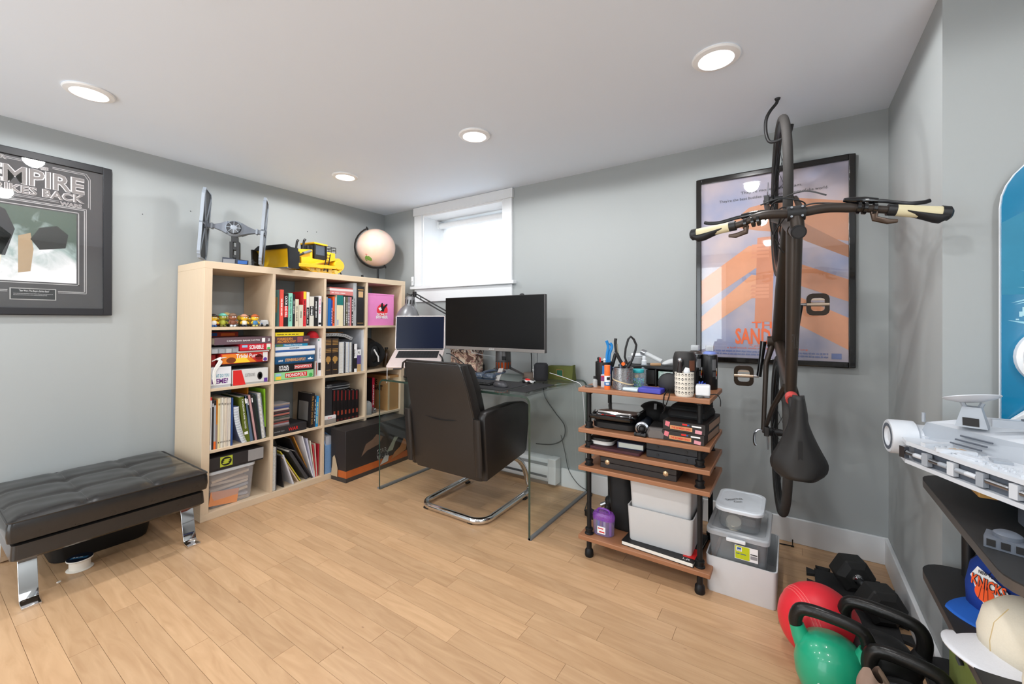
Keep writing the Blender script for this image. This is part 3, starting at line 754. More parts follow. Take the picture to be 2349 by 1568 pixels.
# white cable looped over the edge
cab = MB()
for i in range(4):
    a = i * .006
    cab.tube(smoothpts([BW(.39, cell(0) + .01 + a * 4, rowz(1) + .155 + a), BW(.402, cell(0) + .05 - a, rowz(1) + .175 - a * .5), BW(.409, cell(0) + .035 + a, rowz(1) + .15), BW(.409, cell(0) + .012 + a * .6, rowz(1) + .1), BW(.408, cell(0) + .012 + a * .6, rowz(1) + .04 + a), BW(.407, cell(0) + .02 + a * .3, rowz(1) + .022 + a * .5)], 5), .0032, 6)
cab.build('white_cable', mat('cable_white', (228, 226, 220), .5), None, 'looped white cable hanging in front of the board games', 'cable')

# ---- second row, second compartment
z = rowz(1); xf = .393; G4 = 'boxes and books stacked beneath the yellow paperback'
def stack(px0, px1, th, c, label, kind, xf=.393, d=.26, grp=G4):
    global z
    u0 = max(S(px0, 840, xf)[0], cell(1) + .002); u1 = S(px1, 840, xf)[0]
    b = lying(u0, u1, z, z + th, d, c, xf, label, grp, kind, 'box' if kind == 'box' else 'book'); z += th + .0005
    return b
b = stack(630, 719.5, .052, (150, 214, 150), 'pale green property game box lettered MONOPOLY', 'box'); face_rect(b, .26, .26, .82, .84, INKR); face_text(b, 'MONOPOLY', .28, .34, .8, .76, INKW, .02); face_rect(b, .03, .12, .16, .5, INKY); face_rect(b, .03, .58, .16, .86, ink((160, 200, 230))); face_poly(b, disc(.92, .35, .05, 14, .25), INKG)
b = stack(630, 719.5, .052, (26, 25, 27), 'black property game box lettered STAR WARS MONOPOLY', 'box'); face_text(b, 'STAR', .1, .5, .35, .82, INKW, .03); face_text(b, 'WARS', .1, .16, .35, .46, INKW, .03); face_rect(b, .49, .28, .95, .78, ink((206, 170, 170))); face_rect(b, .5, .31, .94, .75, INKR, off=.0007); face_text(b, 'MONOPOLY', .51, .38, .93, .68, INKW, .02)
b = stack(631, 721, .050, (28, 84, 128), 'dark blue property game box lettered STEPHENVILLE-OPOLY', 'box'); face_text(b, 'STEPHENVILLE-OPOLY', .24, .3, .76, .7, ink((240, 176, 96)), .02); face_poly(b, [(.82, .4), (.92, .36), (.97, .5), (.9, .54), (.9, .74), (.86, .6), (.82, .56)], INKW); face_text(b, '~1', .08, .32, .18, .6, INKW)
b = stack(631, 722, .032, (228, 230, 232), 'white game box between two blue ones', 'box'); face_rect(b, .0, .86, 1, 1, INKB)
b = stack(631, 722, .030, (222, 224, 228), 'white box with a blue stripe under the waterfall book', 'box', d=.24); face_rect(b, .0, .02, 1, .3, INKB); face_text(b, '~1', .34, .5, .58, .85, GREYP)
b = stack(631, 705, .018, (40, 140, 180), 'thin blue green paperback lettered Waterfalls of Nova Scotia', 'book', d=.2); face_text(b, 'Waterfalls of Nova Scotia', .26, .25, .82, .8, INKW); face_rect(b, 0.02, .1, .22, .9, ink((90, 120, 70)))
b = stack(630.5, 710, .050, (84, 58, 66), 'thick plum book lettered FORBIDDEN ARCHEOLOGY', 'book', xf=.395); face_text(b, 'FORBIDDEN\nARCHEOLOGY', .05, .15, .58, .82, ink((226, 150, 60)), .02); face_rect(b, .62, .16, .78, .86, ink((150, 80, 80))); face_text(b, '~1', .82, .3, .95, .6, ink((200, 150, 130)))
b = stack(630.5, 695.5, .024, (240, 214, 40), 'yellow paperback lying on top of the stack', 'book', d=.19); face_text(b, '~5', .06, .3, .8, .65, INKK)
b = px_book(728, 738.4, 775, 1, (226, 228, 236), 'tall white book lettered DRAWING beside the stacked games', d=.27, xf=.38, grp='upright books beside the stack'); spine_text(b, 'DRAWING', .45, .74, GREYP, .35); spine_band(b, .93, .97, ink((60, 150, 120)), .1, .4); spine_band(b, .15, .35, INKK, .2, .8, 'spine_drawing')
b = px_book(721.4, 727, 828, 1, (190, 180, 176), 'small worn paperback next to the white drawing book', d=.14, xf=.39, grp='upright books beside the stack'); spine_band(b, .1, .9, ink((170, 90, 80)), .6, .9)
zc = S(733, 775, .38)[1] + .002; uc = S(730, 770, .3)[0]
cp = T('knitted_hat', 'red knitted hat lying on top of the white book', 'hat', BW(.33, uc, zc))
q = BM(); q.ball((.33, cell(1) + .295, zc), .036, 20, 8, (1.6, 1, 1.35), v1=.5); q.build('crown', mat('red_felt', (190, 30, 40), .85), cp)
q = BM(); q.lathe([(.034, 0), (.038, 0), (.038, .006), (.034, .008)], 20, (.33, cell(1) + .295, zc), R=Matrix(((1.6, 0, 0), (0, 1, 0), (0, 0, 1)))); q.build('band', mat('red_felt'), cp)
wd = T('purple_wand', 'white stick with a lilac ball end leaning behind the books', 'toy', BW(.25, cell(1) + .2, z))
q = BM(); q.cyl((.2, cell(1) + .17, z + .01), (.26, cell(1) + .235, z + .05), .004, n=8); q.build('stick', ink((150, 130, 180)), wd)
q = BM(); q.ball((.264, cell(1) + .24, z + .053), .012, 12, 8); q.build('ball_end', ink((196, 176, 220)), wd)

# ---- second row, third compartment
G5 = 'upright books in the second row'
LEATH = (48, 38, 34)
for i, (a, b_) in enumerate(((745.8, 760.6), (761.0, 776.6))):
    b = px_book(a, b_, 774.5, 1, LEATH, ('dark leather volume with gilt spine against the divider', 'dark leather volume with gilt spine beside the spiral notebooks')[i], d=.24, grp=G5)
    for a0 in (.93, .89, .85, .81, .69, .65, .61): spine_band(b, a0, a0 + .016, GOLD, .08, .92, 'gilt_line')
    o_, pt, U_, V_, t, h_ = b
    flat(o_, 'gilt_emblem', pt(.5, .42), U_, V_, [(math.cos(k_ * math.pi / 10) * t * (.36 if k_ % 2 else .42), math.sin(k_ * math.pi / 10) * h_ * (.075 if k_ % 2 else .095)) for k_ in range(20)], GOLD)
    flat(o_, 'gilt_emblem', pt(.5, .3), U_, V_, [(-.15 * t, .0), (.15 * t, 0), (.05 * t, .05 * h_), (-.05 * t, .05 * h_)], GOLD)
    spine_band(b, .13, .14, GOLD, .2, .8, 'gilt_line')
b = px_book(778, 788.4, 784, 1, (220, 222, 226), 'white spiral notebook beside the leather volumes', d=.21, grp=G5, spiral='w')
b = px_book(788.8, 792.4, 785, 1, (56, 58, 66), 'dark spiral notebook between the white ones', d=.21, grp=G5, spiral='k')
b = px_book(792.8, 800, 784, 1, (206, 212, 226), 'pale blue spiral notebook among the white ones', d=.21, grp=G5, spiral='w')
b = px_book(800.4, 808, 784, 1, (110, 112, 118), 'grey spiral notebook next to the black and white book', d=.21, grp=G5, spiral='w')
b = px_book(808.6, 818.6, 788.5, 1, (34, 32, 34), 'black and white book beside the spiral notebooks', d=.2, grp=G5); spine_band(b, .5, 1, INKW, .35, 1); spine_band(b, 0, .12, INKW, .4, 1); spine_text(b, '~1', .56, .8, INKK, .3)
b = px_book(819, 827.6, 801, 1, (92, 76, 130), 'purple white and tan banded book', d=.2, grp=G5); spine_band(b, .74, 1, INKW, 0, 1); spine_band(b, 0, .34, ink((196, 160, 110)), 0, 1); spine_text(b, 'R', .8, .92, INKK, .4, .02, True)
b = px_book(828.2, 831.4, 757, 1, (186, 190, 198), 'tall thin pale folder standing beside the divider', d=.3, xf=.38, grp=G5)
b = px_book(832, 835.4, 755.5, 1, (206, 208, 210), 'tallest thin grey folder against the divider', d=.3, xf=.385, grp=G5)
zt = S(770, 774.5, .395)[1] + .003
nb = T('spiral_sketchbook', 'spiral sketchbook lying across the leather volumes, drooping at one end', 'notebook', BW(.28, cell(2) + .1, zt))
sl = math.radians(-12)
def SK(u, x, z): return BW(x, cell(2) + .004 + u, zt + z)
prof = [(0, .014), (.1, .014), (.17, .004), (.23, -.022)]
def bend(u):
    for (a, za), (b_, zb_) in zip(prof[:-1], prof[1:]):
        if u <= b_: return za + (zb_ - za) * (u - a) / (b_ - a)
    return prof[-1][1]
mb = MB(); mb.loft([[SK(u, .15, bend(u)), SK(u, .372, bend(u)), SK(u, .372, bend(u) + .012), SK(u, .15, bend(u) + .012)] for u in [i * .23 / 12 for i in range(13)]]); mb.build('leaves', ink((60, 58, 58)), nb, smooth=0)
q = MB()
for i in range(26):
    u = .005 + i * .0087; zz = bend(u) + .006
    q.tube([SK(u + .003 * math.sin(a), .378 + .01 * math.cos(a), zz + .011 * math.sin(a)) for a in [k_ * math.pi / 4 for k_ in range(8)]], .0013, 4, True)
q.build('wire_coil', WHITE, nb)
BM().box((.05, cell(2) + .01, zt + .03), (.30, cell(2) + .21, zt + .034)).build('envelope', ink((196, 128, 50)), None, 'orange envelope lying above the spiral sketchbook', 'envelope', smooth=0)

# ---- second row, fourth compartment: black foam headgear
hg = T('black_helmet', 'black padded motorcycle helmet with clear visor in the second row', 'helmet', BW(.25, cell(3) + .12, rowz(1)))
u0 = cell(3); z0 = rowz(1)
q = BM(); q.ball((.23, u0 + .105, z0 + .128), .125, 28, 18, (1.15, .82, 1.0)); q.build('shell', mat('helmet_black', (22, 22, 24), .5), hg)
q = BM(); q.tube([(.345 + .02 * math.cos(a * .0) - .03 * abs(math.sin(a)), u0 + .112 + .07 * math.cos(a), z0 + .118 + .082 * math.sin(a)) for a in [k_ * math.pi / 12 for k_ in range(24)]], .022, 10, True); q.build('rim_padding', mat('helmet_foam', (18, 18, 19), .9), hg)
q = BM(); q.ball((.30, u0 + .113, z0 + .118), .066, 18, 10, (.75, .95, 1.05)); q.build('visor', mat('visor_smoke', (58, 60, 62), .08, coat=.6), hg)
q = BM(); q.tube([(.37, u0 + .09, z0 + .16), (.385, u0 + .12, z0 + .1), (.37, u0 + .135, z0 + .06)], .006, 8); q.build('strap', INKW, hg)
wb = T('brown_bottle', 'small dark brown glass bottle behind the laptop in the second row', 'bottle', BW(.3, u0 + .27, z0))
q = BM(); q.lathe([(0, 0), (.028, 0), (.03, .004), (.03, .09), (.024, .115), (.012, .13), (.012, .15), (0, .15)], 20, (.3, u0 + .27, z0)); q.build('glass', mat('brown_glass', (62, 44, 26), .1, coat=.4), wb)
q = BM(); q.cyl((.3, u0 + .27, z0 + .15), (.3, u0 + .27, z0 + .165), .014); q.build('cap', BLACK, wb)

# ---- third row, first compartment: magazines and catalogues
G6 = 'magazines and catalogues in the third row'
z = rowz(2); xf = .393
def M_(px0, px1, pyt, c, label, **k): return px_book(px0, px1, pyt, 2, c, label, d=.21, xf=.393, grp=G6, **k)
b = M_(479.4, 481.6, 915, (70, 96, 130), 'thin blue grey magazine against the side panel')
b = M_(481.8, 486, 911, (230, 230, 230), 'white magazine with a red tip beside the blue grey one'); spine_band(b, .94, 1, INKR); spine_band(b, .1, .8, INKK, .1, .3)
b = M_(486.3, 490.2, 917, (40, 38, 40), 'black magazine with a white dot on the spine'); spine_band(b, .86, .93, INKW, .2, .8)
b = M_(490.5, 495.6, 918, (168, 172, 178), 'grey magazine with an orange foot'); spine_band(b, 0, .16, INKO, 0, 1); spine_band(b, .9, 1, INKK, 0, 1)
b = M_(495.9, 499.2, 917, (196, 120, 40), 'thin orange magazine beside the grey one'); spine_band(b, 0, .5, ink((150, 130, 120)), 0, 1)
cr = [(226, 210, 160), (214, 206, 186), (226, 222, 210), (210, 200, 184), (228, 216, 196), (222, 208, 190), (206, 196, 186), (230, 222, 206), (218, 208, 196)]
x = 499.6
nm = ['yellowed', 'ivory', 'off-white', 'stone coloured', 'buff', 'cream', 'greyish', 'pale ivory', 'parchment coloured']
for i in range(9):
    w_ = (5.2, 3.4, 3.8, 2.8, 3.6, 2.6, 2.8, 2.4, 3.4)[i]
    b = M_(x, x + w_ - .2, 913.5 - (i % 3) * .8, cr[i], nm[i] + ' thin magazine in the row of pale ones'); spine_band(b, .86, .9, INKK, .3, .7); spine_band(b, .1, .13, INKK, .3, .7); x += w_
b = M_(530.2, 534.6, 912, (44, 74, 130), 'blue magazine behind the curling white spiral book')
# curling white spiral book
u0 = S(536, 950, xf)[0]
wsb = T('spiral_catalogue', 'white plastic comb bound booklet curling towards the olive catalogue', 'booklet', BW(.3, u0, z))
def CU(t_): return u0 + .002 + .05 * t_ * t_, .225 * (1 - t_)
rg = []
for i in range(11):
    t_ = i / 10; du, zz = CU(t_); rg.append([(.2, du, z + zz), (.385, du, z + zz), (.385, du + .026, z + zz), (.2, du + .026, z + zz)])
q = BM(); q.loft(rg); q.build('leaves', ink((120, 130, 170)), wsb, smooth=0)
q = BM()
for i in range(34):
    t_ = (i + .5) / 34; du, zz = CU(t_)
    q.tube([(.388 + .009 * math.cos(a), du + .013 + .014 * math.sin(a), z + zz) for a in [k_ * math.pi / 4 for k_ in range(8)]], .0022, 4, True)
q.build('comb_binding', WHITE, wsb)
# leaning catalogues
def leaning(px_t, px_b, w_px, pyt, c, label, d=.21, **k):
    ub = S(px_b, 1000, xf)[0]; zt = S(px_t, pyt, xf)[1]; ut = S(px_t, pyt, xf)[0]
    h_ = math.hypot(zt - z, ut - ub); ln = math.atan2(ut - ub, zt - z)
    w_ = S(px_b + w_px, 1000, xf)[0] - ub
    return upright(ub, ub + w_, z, h_, d, c, xf, label, G6, lean=ln, **k)
b = leaning(548.5, 560.5, 13.5, 911.5, (88, 100, 26), 'olive green catalogue lettered CANADIAN BANK NOTES leaning over', d=.25); spine_text(b, 'CANADIAN BANK NOTES', .3, .95, INKW, .26, .01); spine_band(b, .17, .23, INKW, .2, .8)
b = leaning(559, 574.5, 6.5, 909, (84, 104, 128), 'slate blue catalogue leaning on the olive one'); spine_band(b, .84, .95, INKW, .2, .8)
b = leaning(564.5, 581.5, 3.6, 908, (28, 28, 30), 'thin black catalogue leaning beside the slate blue one'); spine_band(b, .8, .93, INKW, .2, .7)
b = leaning(569, 585.2, 4.6, 907, (190, 148, 148), 'dusty pink catalogue leaning among the dark ones')
b = leaning(575, 590, 4.4, 907.5, (32, 30, 34), 'black catalogue leaning beside the pink one'); spine_band(b, .85, .95, INKW, .2, .7)
b = leaning(580, 594.6, 5.4, 906.5, (30, 42, 38), 'dark green catalogue leaning next to the grey spiral book')
b = leaning(589, 600.5, 9.5, 902.5, (120, 124, 136), 'grey spiral bound catalogue leaning against the green folder', d=.24, spiral='w')
ub = S(611, 1000, .38)[0]
b = upright(ub - .012, ub - .002, z, S(609, 891, .38)[1] - z, .3, (128, 180, 40), .38, 'bright lime green folder standing behind the catalogues', G6, lean=-.03); spine_band(b, .02, .22, INKK, 0, 1)
BM().box((.08, cell(0) + .24, z), (.3, cell(0) + .246, z + .326)).build('orange_folder', ink((226, 140, 40)), None, 'orange card folder rising behind the lime green folder', 'folder', smooth=0)

# ---- third row, second compartment
z = rowz(2); G7 = 'compact disc cases stacked on the black book'
b = lying(cell(1) + .002, S(703, 985, .398)[0], z, z + .05, .2, (44, 42, 44), .398, 'black hardback lettered WAR in red lying flat', None); face_text(b, 'WAR', .44, .28, .74, .74, INKR, .01); face_text(b, '~2', .03, .38, .32, .58, GREYP)
z += .0505
cds = [(110, 96, 92), (150, 140, 146), (140, 60, 56), (60, 56, 58), (126, 110, 104), (70, 80, 70), (66, 62, 62), (170, 96, 84), (50, 44, 48), (80, 50, 52), (206, 186, 170), (70, 80, 130), (90, 96, 120), (150, 132, 122)]
cdn = ['brown', 'lilac grey', 'dark red', 'charcoal', 'taupe', 'moss green', 'black', 'terracotta', 'very dark', 'maroon', 'cream', 'blue', 'slate', 'fawn topmost']
for i, c in enumerate(cds):
    du = random.uniform(-.003, .003); ue = S(663, 960, .385)[0]
    o = BM().box((.26 + du, cell(1) + .005 + du, z), (.385 + du, ue + du, z + .0098)).build('disc_case', [ink(c)], None, cdn[i] + ' compact disc case in the stack on the black hardback', 'disc case', G7, bev=.0006, smooth=0)
    q = BM().box((.2602 + du, cell(1) + .0052 + du, z + .0098), (.3848 + du, ue - .0002 + du, z + .0104)).build('lid', clear('cd_lid', (200, 200, 205), .4), o, smooth=0)
    z += .0106
z = rowz(2)
u0 = S(707, 960, .392)[0]; G8 = 'books standing beside the compact discs'
b = upright(S(711.5, 930, .392)[0], S(719.6, 930, .392)[0], z, .235, .17, (30, 27, 28), .392, 'thick black paperback with gold spine lettering beside the discs', G8, lean=.035); spine_text(b, 'PHIL KNIGHT SHOE DOG', .1, .92, GOLD, .5, .01)
o_ = b[0]; flat(o_, 'back_cover_print', b[1](0, .2) + Vector((-.15, -.0008, 0)), (1, 0, 0), b[3], [(0, 0), (.12, 0), (.12, .13), (0, .13)], ink((120, 116, 112)), off=.0003)
b = upright(S(720, 930, .392)[0], S(723.6, 930, .392)[0], z, .213, .14, (52, 50, 56), .392, 'thin dark paperback between the black and the blue books', G8, lean=.03); spine_text(b, '~1', .2, .9, INKW, .4)
b = upright(S(724, 930, .392)[0], S(729.6, 930, .392)[0], z, .212, .14, (40, 142, 204), .392, 'bright blue paperback with white lettering beside the discs', G8, lean=.03); spine_text(b, 'DIE WITH ZERO', .1, .8, ink((220, 230, 150)), .5, .02)
b = upright(S(730, 930, .392)[0], S(732.8, 930, .392)[0], z, .198, .13, (170, 140, 100), .392, 'thin tan paperback next to the blue one', G8, lean=.02)

# ---- third row, third compartment: boxed black and red volumes, pouch, small white box
z = rowz(2); G9 = 'boxed set of black and red volumes'
b = px_book(743.4, 761.5, 891, 2, (46, 46, 50), 'wide dark grey box file beside the black and red volumes', d=.25, xf=.38, name='box_file', cat='box file')
px0 = 763
for i in range(7):
    w_ = 8.6
    b = px_book(px0, px0 + w_ - .4, 893.5, 2, (22, 17, 18), 'black volume with red spine marks, ' + ('first', 'second', 'third', 'fourth', 'fifth', 'sixth', 'seventh')[i] + ' from the dark box file', d=.23, xf=.385, grp=G9)
    spine_band(b, .66, .98, ink((120, 26, 26)), .25, .6); spine_band(b, .2, .34, ink((150, 60, 40)), .3, .75); spine_band(b, .02, .08, ink((90, 22, 24)), .2, .7); px0 += w_
zt = S(790, 893.5, .385)[1] + .001
pc = T('pencil_case', 'black oval zip case with two pale zip rims lying on the black volumes', 'case', BW(.27, cell(2) + .13, zt))
u_c = cell(2) + .135; out = rrect(.16, .24, .075, 6)
def ov(s_, z_): return [BW(.295 + x * s_, u_c + y * s_, z_) for x, y in out]
mb = MB(); mb.loft([ov(.9, zt), ov(1, zt + .008), ov(1, zt + .03), ov(.92, zt + .048), ov(.7, zt + .056)]); mb.build('shell', mat('case_black', (26, 28, 32), .3), pc)
for zz in (.012, .030): MB().tube(ov(1.01, zt + zz), .0035, 6, True).build('zip', mat('zip_silver', (170, 174, 180), .3, .6), pc)
u0 = cell(2) + .003; u1 = S(770, 970, .396)[0]
b = lying(u0, u1, z, z + .032, .09, (150, 142, 134), .4, 'small patterned box beneath a white one on the third shelf', None, 'box', 'box')
b = lying(u0, u1, z + .0325, z + .058, .09, (228, 224, 224), .4, 'small white box on top of the patterned one', None, 'box', 'box'); face_text(b, '~1', .3, .4, .6, .65, INKR)

# ---- third row, fourth compartment
b = px_book(853.6, 859, 866, 2, (196, 24, 60), 'crimson book lettered SUPREME standing alone', d=.2, xf=.33); spine_text(b, 'SUPREME', .2, .8, INKW, .5, .02)
o_, pt = b[0], b[1]; flat(o_, 'front_cover', pt(0, 0) + Vector((-.19, -.0008, 0)), (1, 0, 0), BV, rect(0, 0, .19, b[5]), ink((40, 30, 34)), off=.0003)
u0 = S(868, 930, .3)[0]; u1 = S(913, 930, .3)[0]
ab = T('cardboard_box', 'tan cardboard box lettered ANDRE THE GIANT', 'box', BW(.3, (u0 + u1) / 2, z))
K_ = ink((176, 134, 84), .75)
q = BM(); q.box((.06, cell(3) + BC - .115, z), (.385, cell(3) + BC - .004, z + .285)); q.build('carton', K_, ab, bev=.001)
yb_ = cell(3) + BC - .115
text(ab, 'ANDRE\nTHE GIANT', BW(.12, yb_ - .0006, z + .16), (1, 0, 0), BV, .2, .09, INKK, bold=.04)
flat(ab, 'flap_edge', BW(.3853, yb_, z), BU, BV, rect(0, 0, .018, .284), ink((206, 184, 150)))
gd = T('glass_dome', 'small clear glass dome standing on the third shelf by the divider', 'ornament', BW(.36, cell(3) + .03, z))
q = BM(); q.lathe([(.03, 0), (.036, .01), (.037, .06), (.03, .085), (.016, .098), (0, .102)], 20, (.36, cell(3) + .04, z + .006), cap=False); q.build('dome', clear('dome_glass', (210, 215, 215), .35), gd)
q = BM(); q.lathe([(0, 0), (.04, 0), (.04, .006), (0, .006)], 20, (.36, cell(3) + .04, z)); q.build('base', ink((150, 148, 144)), gd)
sv = T('silver_ornament', 'little silver toy standing in front of the crimson book', 'ornament', BW(.37, cell(3) + .095, z))
q = BM(); q.box((.355, cell(3) + .085, z), (.375, cell(3) + .12, z + .018)); q.build('base', STEEL, sv, bev=.003)
q = BM(); q.cyl((.365, cell(3) + .092, z + .018), (.365, cell(3) + .092, z + .05), .006, .004); q.build('post', STEEL, sv)
q = BM(); q.ball((.365, cell(3) + .11, z + .028), .012, 12, 8); q.build('ball', STEEL, sv)

# ---- bottom row, first compartment
z = rowz(3); u0 = cell(0) + .004; u1 = S(588, 1080, .385)[0]
bn = T('storage_bin', 'clear plastic storage bin full of papers in the bottom row', 'bin', BW(.25, (u0 + u1) / 2, z))
CB = clear('bin_plastic', (215, 215, 220), .28, .2)
hb = .2
def rr(s_, z_, x0=.08, x1=.385): 
    cxx, cuu = (x0 + x1) / 2, (u0 + u1) / 2
    return [BW(cxx + x * s_, cuu + y * s_, z_) for x, y in rrect(x1 - x0, u1 - u0, .025, 4)]
mb = MB(); mb.loft([rr(.84, z + .001), rr(.87, z + .006), rr(.96, z + hb)], cap=False); mb.add(rr(.84, z + .001), [tuple(range(20))]); mb.build('tub', CB, bn)
mb = MB(); mb.loft([rr(.985, z + hb), rr(1.0, z + hb + .004), rr(1.0, z + hb + .018), rr(.985, z + hb + .02), rr(.93, z + hb + .021)]); mb.build('lid', mat('lid_white', (206, 214, 222), .4), bn)
pcs = [((206, 178, 150), .0), ((190, 186, 190), .02), ((224, 200, 172), .04), ((170, 172, 180), .062), ((214, 196, 178), .085), ((198, 178, 160), .112), ((216, 190, 160), .14)]
for i, (c, dz) in enumerate(pcs):
    a = math.radians(random.uniform(-4, 4)); cxx, cuu = .235, (u0 + u1) / 2; sx, sy = .22, (u1 - u0) * .78
    tl = random.uniform(-.006, .006)
    q = BM(); q.cbox((cxx, cuu, z + .016 + dz), (sx, sy, .014), RZ(math.degrees(a)) @ RX(tl * 900)); q.build('paper_bundle', ink(c, .8), bn, smooth=0)
q = BM(); q.cbox((.3665, cuu - .04, z + .05), (.003, .15, .08), RX(-8)); q.build('orange_envelope', ink((226, 150, 100), .8), bn, smooth=0)
zb = z + hb + .0225
u2 = S(604, 1050, .392)[0]
b = lying(cell(0) + .003, u2, zb, zb + .077, .3, (44, 42, 44), .392, 'flat black storage box with a lime green emblem and grey end', None, 'box', 'box')
face_rect(b, .7, .12, 1, 1, ink((150, 148, 148)), 'grey_end'); face_rect(b, .19, .2, .41, .95, ink((186, 196, 60)), 'emblem', .0007)
face_poly(b, disc(.30, .575, .095, 20, .33), INKK, 'emblem', .001)
for k_ in (-.12, .0, .12): face_poly(b, [(x * .6 + .30 + k_ * .1, y * .3 + .575 + k_) for x, y in disc(0, 0, .1, 14, .22)], ink((186, 196, 60)), 'emblem', .0013)

# ---- bottom row, second compartment: a notebook, folders and files leaning
z = rowz(3); G10 = 'folders and files leaning in the bottom row'; xf = .39
b = px_book(624, 634.6, 1025, 3, (60, 60, 66), 'thick spiral notebook with a grey plastic coil standing upright', d=.22, xf=.395, spiral='w', grp=G10)
def lean3(px_t, pyt, px_b, w_px, c, label, d=.23, cat='folder', name='folder', grp=G10, xx=.385, **k):
    ub = S(px_b, 1080, xx)[0]; zt = S(px_t, pyt, xx)[1]; ut = S(px_t, pyt, xx)[0]
    h_ = min(.33, math.hypot(zt - z, ut - ub)); ln = math.atan2(ut - ub, zt - z)
    return upright(ub, ub + max(.002, S(px_b + w_px, 1080, xx)[0] - ub), z, h_, d, c, xx, label, grp, lean=ln, name=name, cat=cat, **k)
lean3(643, 1047, 650, 2, (40, 38, 40), 'dark folder beside the spiral notebook')
lean3(648, 1044, 672, 3, (208, 208, 216), 'white sheaf of paper curling beside the dark folder')
lean3(642, 1036, 689, 2, (206, 190, 60), 'yellow folder leaning to the near side', xx=.37)
lean3(646, 1048, 684, 2.4, (216, 190, 160), 'tan envelope leaning on the white sheaf', xx=.375)
lean3(661, 1037, 702, 6, (70, 70, 74), 'grey ring binder leaning in the middle of the folders', xx=.372)
lean3(676, 1035, 716, 2.6, (56, 54, 58), 'slim black folder leaning over the grey binder')
lean3(661, 1000, 707, 3, (36, 34, 40), 'tall black folder with a blue edge leaning far over', xx=.36)
lean3(672, 1002, 712, 2, (200, 140, 60), 'orange brown envelope leaning behind the white papers', xx=.345)
lean3(692, 1001, 717, 2.4, (226, 226, 230), 'crumpled white paper sheaf between the envelopes', xx=.38)
lean3(703, 1006, 720, 2.2, (200, 200, 220), 'lilac white file leaning next to the crumpled paper')
lean3(711, 1011, 722, 1.6, (222, 218, 200), 'ivory file leaning near the divider')
lean3(717, 1020, 724, 1.6, (206, 60, 70), 'red folder leaning near the divider')
lean3(722, 1017, 726.5, 1.4, (226, 214, 196), 'cream folder leaning close to the divider')
lean3(731, 1018, 728.6, 1.2, (190, 40, 56), 'dark red folder standing against the divider')
# bottom row, third compartment: blue magazine file and papers
u0 = S(743.5, 1070, .39)[0]; 
mf = T('magazine_file', 'light blue patterned magazine file in the bottom row', 'file', BW(.25, u0 + .04, z))
BL_ = mat('file_blue', (120, 160, 206), .7, var=.2, scale=220)
q = BM(); q.prism([(.1, 0), (.392, 0), (.392, .2), (.36, .25), (.2, .29), (.1, .29)], u0 + .005, u0 + .012, R=Matrix(((1, 0, 0), (0, 0, 1), (0, 1, 0))), o=(0, 0, z)); q.build('side', BL_, mf, smooth=0)
q = BM(); q.prism([(.1, 0), (.392, 0), (.392, .2), (.36, .25), (.2, .29), (.1, .29)], u0 + .065, u0 + .072, R=Matrix(((1, 0, 0), (0, 0, 1), (0, 1, 0))), o=(0, 0, z)); q.build('side', BL_, mf, smooth=0)
q = BM(); q.box((.386, u0 + .012, z), (.392, u0 + .065, z + .2)); q.build('front', BL_, mf, smooth=0)
q = BM(); q.box((.12, u0 + .016, z + .002), (.38, u0 + .06, z + .26)); q.build('papers', ink((200, 204, 214)), mf, smooth=0)
b = upright(cell(2) + .12, cell(2) + .15, z, .3, .25, (150, 150, 156), .36, 'grey spiral notebook standing behind the black display box', None, spiral='w')
# ================================================================ on top of the bookcase
zt = BL
# brick-built spacecraft on a stand (a plain generic model of about that size and colour)
sc_p = P(539, 600, x=.27); ctr = Vector((sc_p.x, sc_p.y, zt))
LG = mat('brick_light', (150, 158, 168), .35); DG = mat('brick_dark', (34, 34, 38), .4); MG = mat('brick_mid', (112, 118, 128), .35)
sp = T('toy_spacecraft', 'brick-built grey toy spacecraft with two tall dark side panels on a black stand', 'toy', ctr)
fw = Vector((.62, -.78, 0)).normalized(); lt = Vector((.78, .62, 0)).normalized()   # faces out and to the near end
lt = Vector((0.50, .866, 0)).normalized(); fw = Vector((.866, -.5, 0)).normalized()
SM = Matrix((fw, lt, Vector((0, 0, 1)))).transposed()
SM = SM @ RX(-4)
pc_ = ctr + Vector((0, 0, .232))
def SB(): return MB(SM, pc_)
SB().ball((0, 0, 0), .056, 24, 16, (1, 1.05, .92)).build('pod', LG, sp)
SB().lathe([(.034, .040), (.040, .044), (.036, .052), (.0, .054)], 24, R=frame((1, 0, 0))).build('window', mat('toy_window', (60, 62, 66), .15), sp)
q = SB()
for k_ in range(8):
    a = k_ * math.pi / 4; q.cbox((.052, .026 * math.cos(a), .026 * math.sin(a)), (.004, .003, .022), RX(math.degrees(a) - 90))
q.build('window_bars', LG, sp)
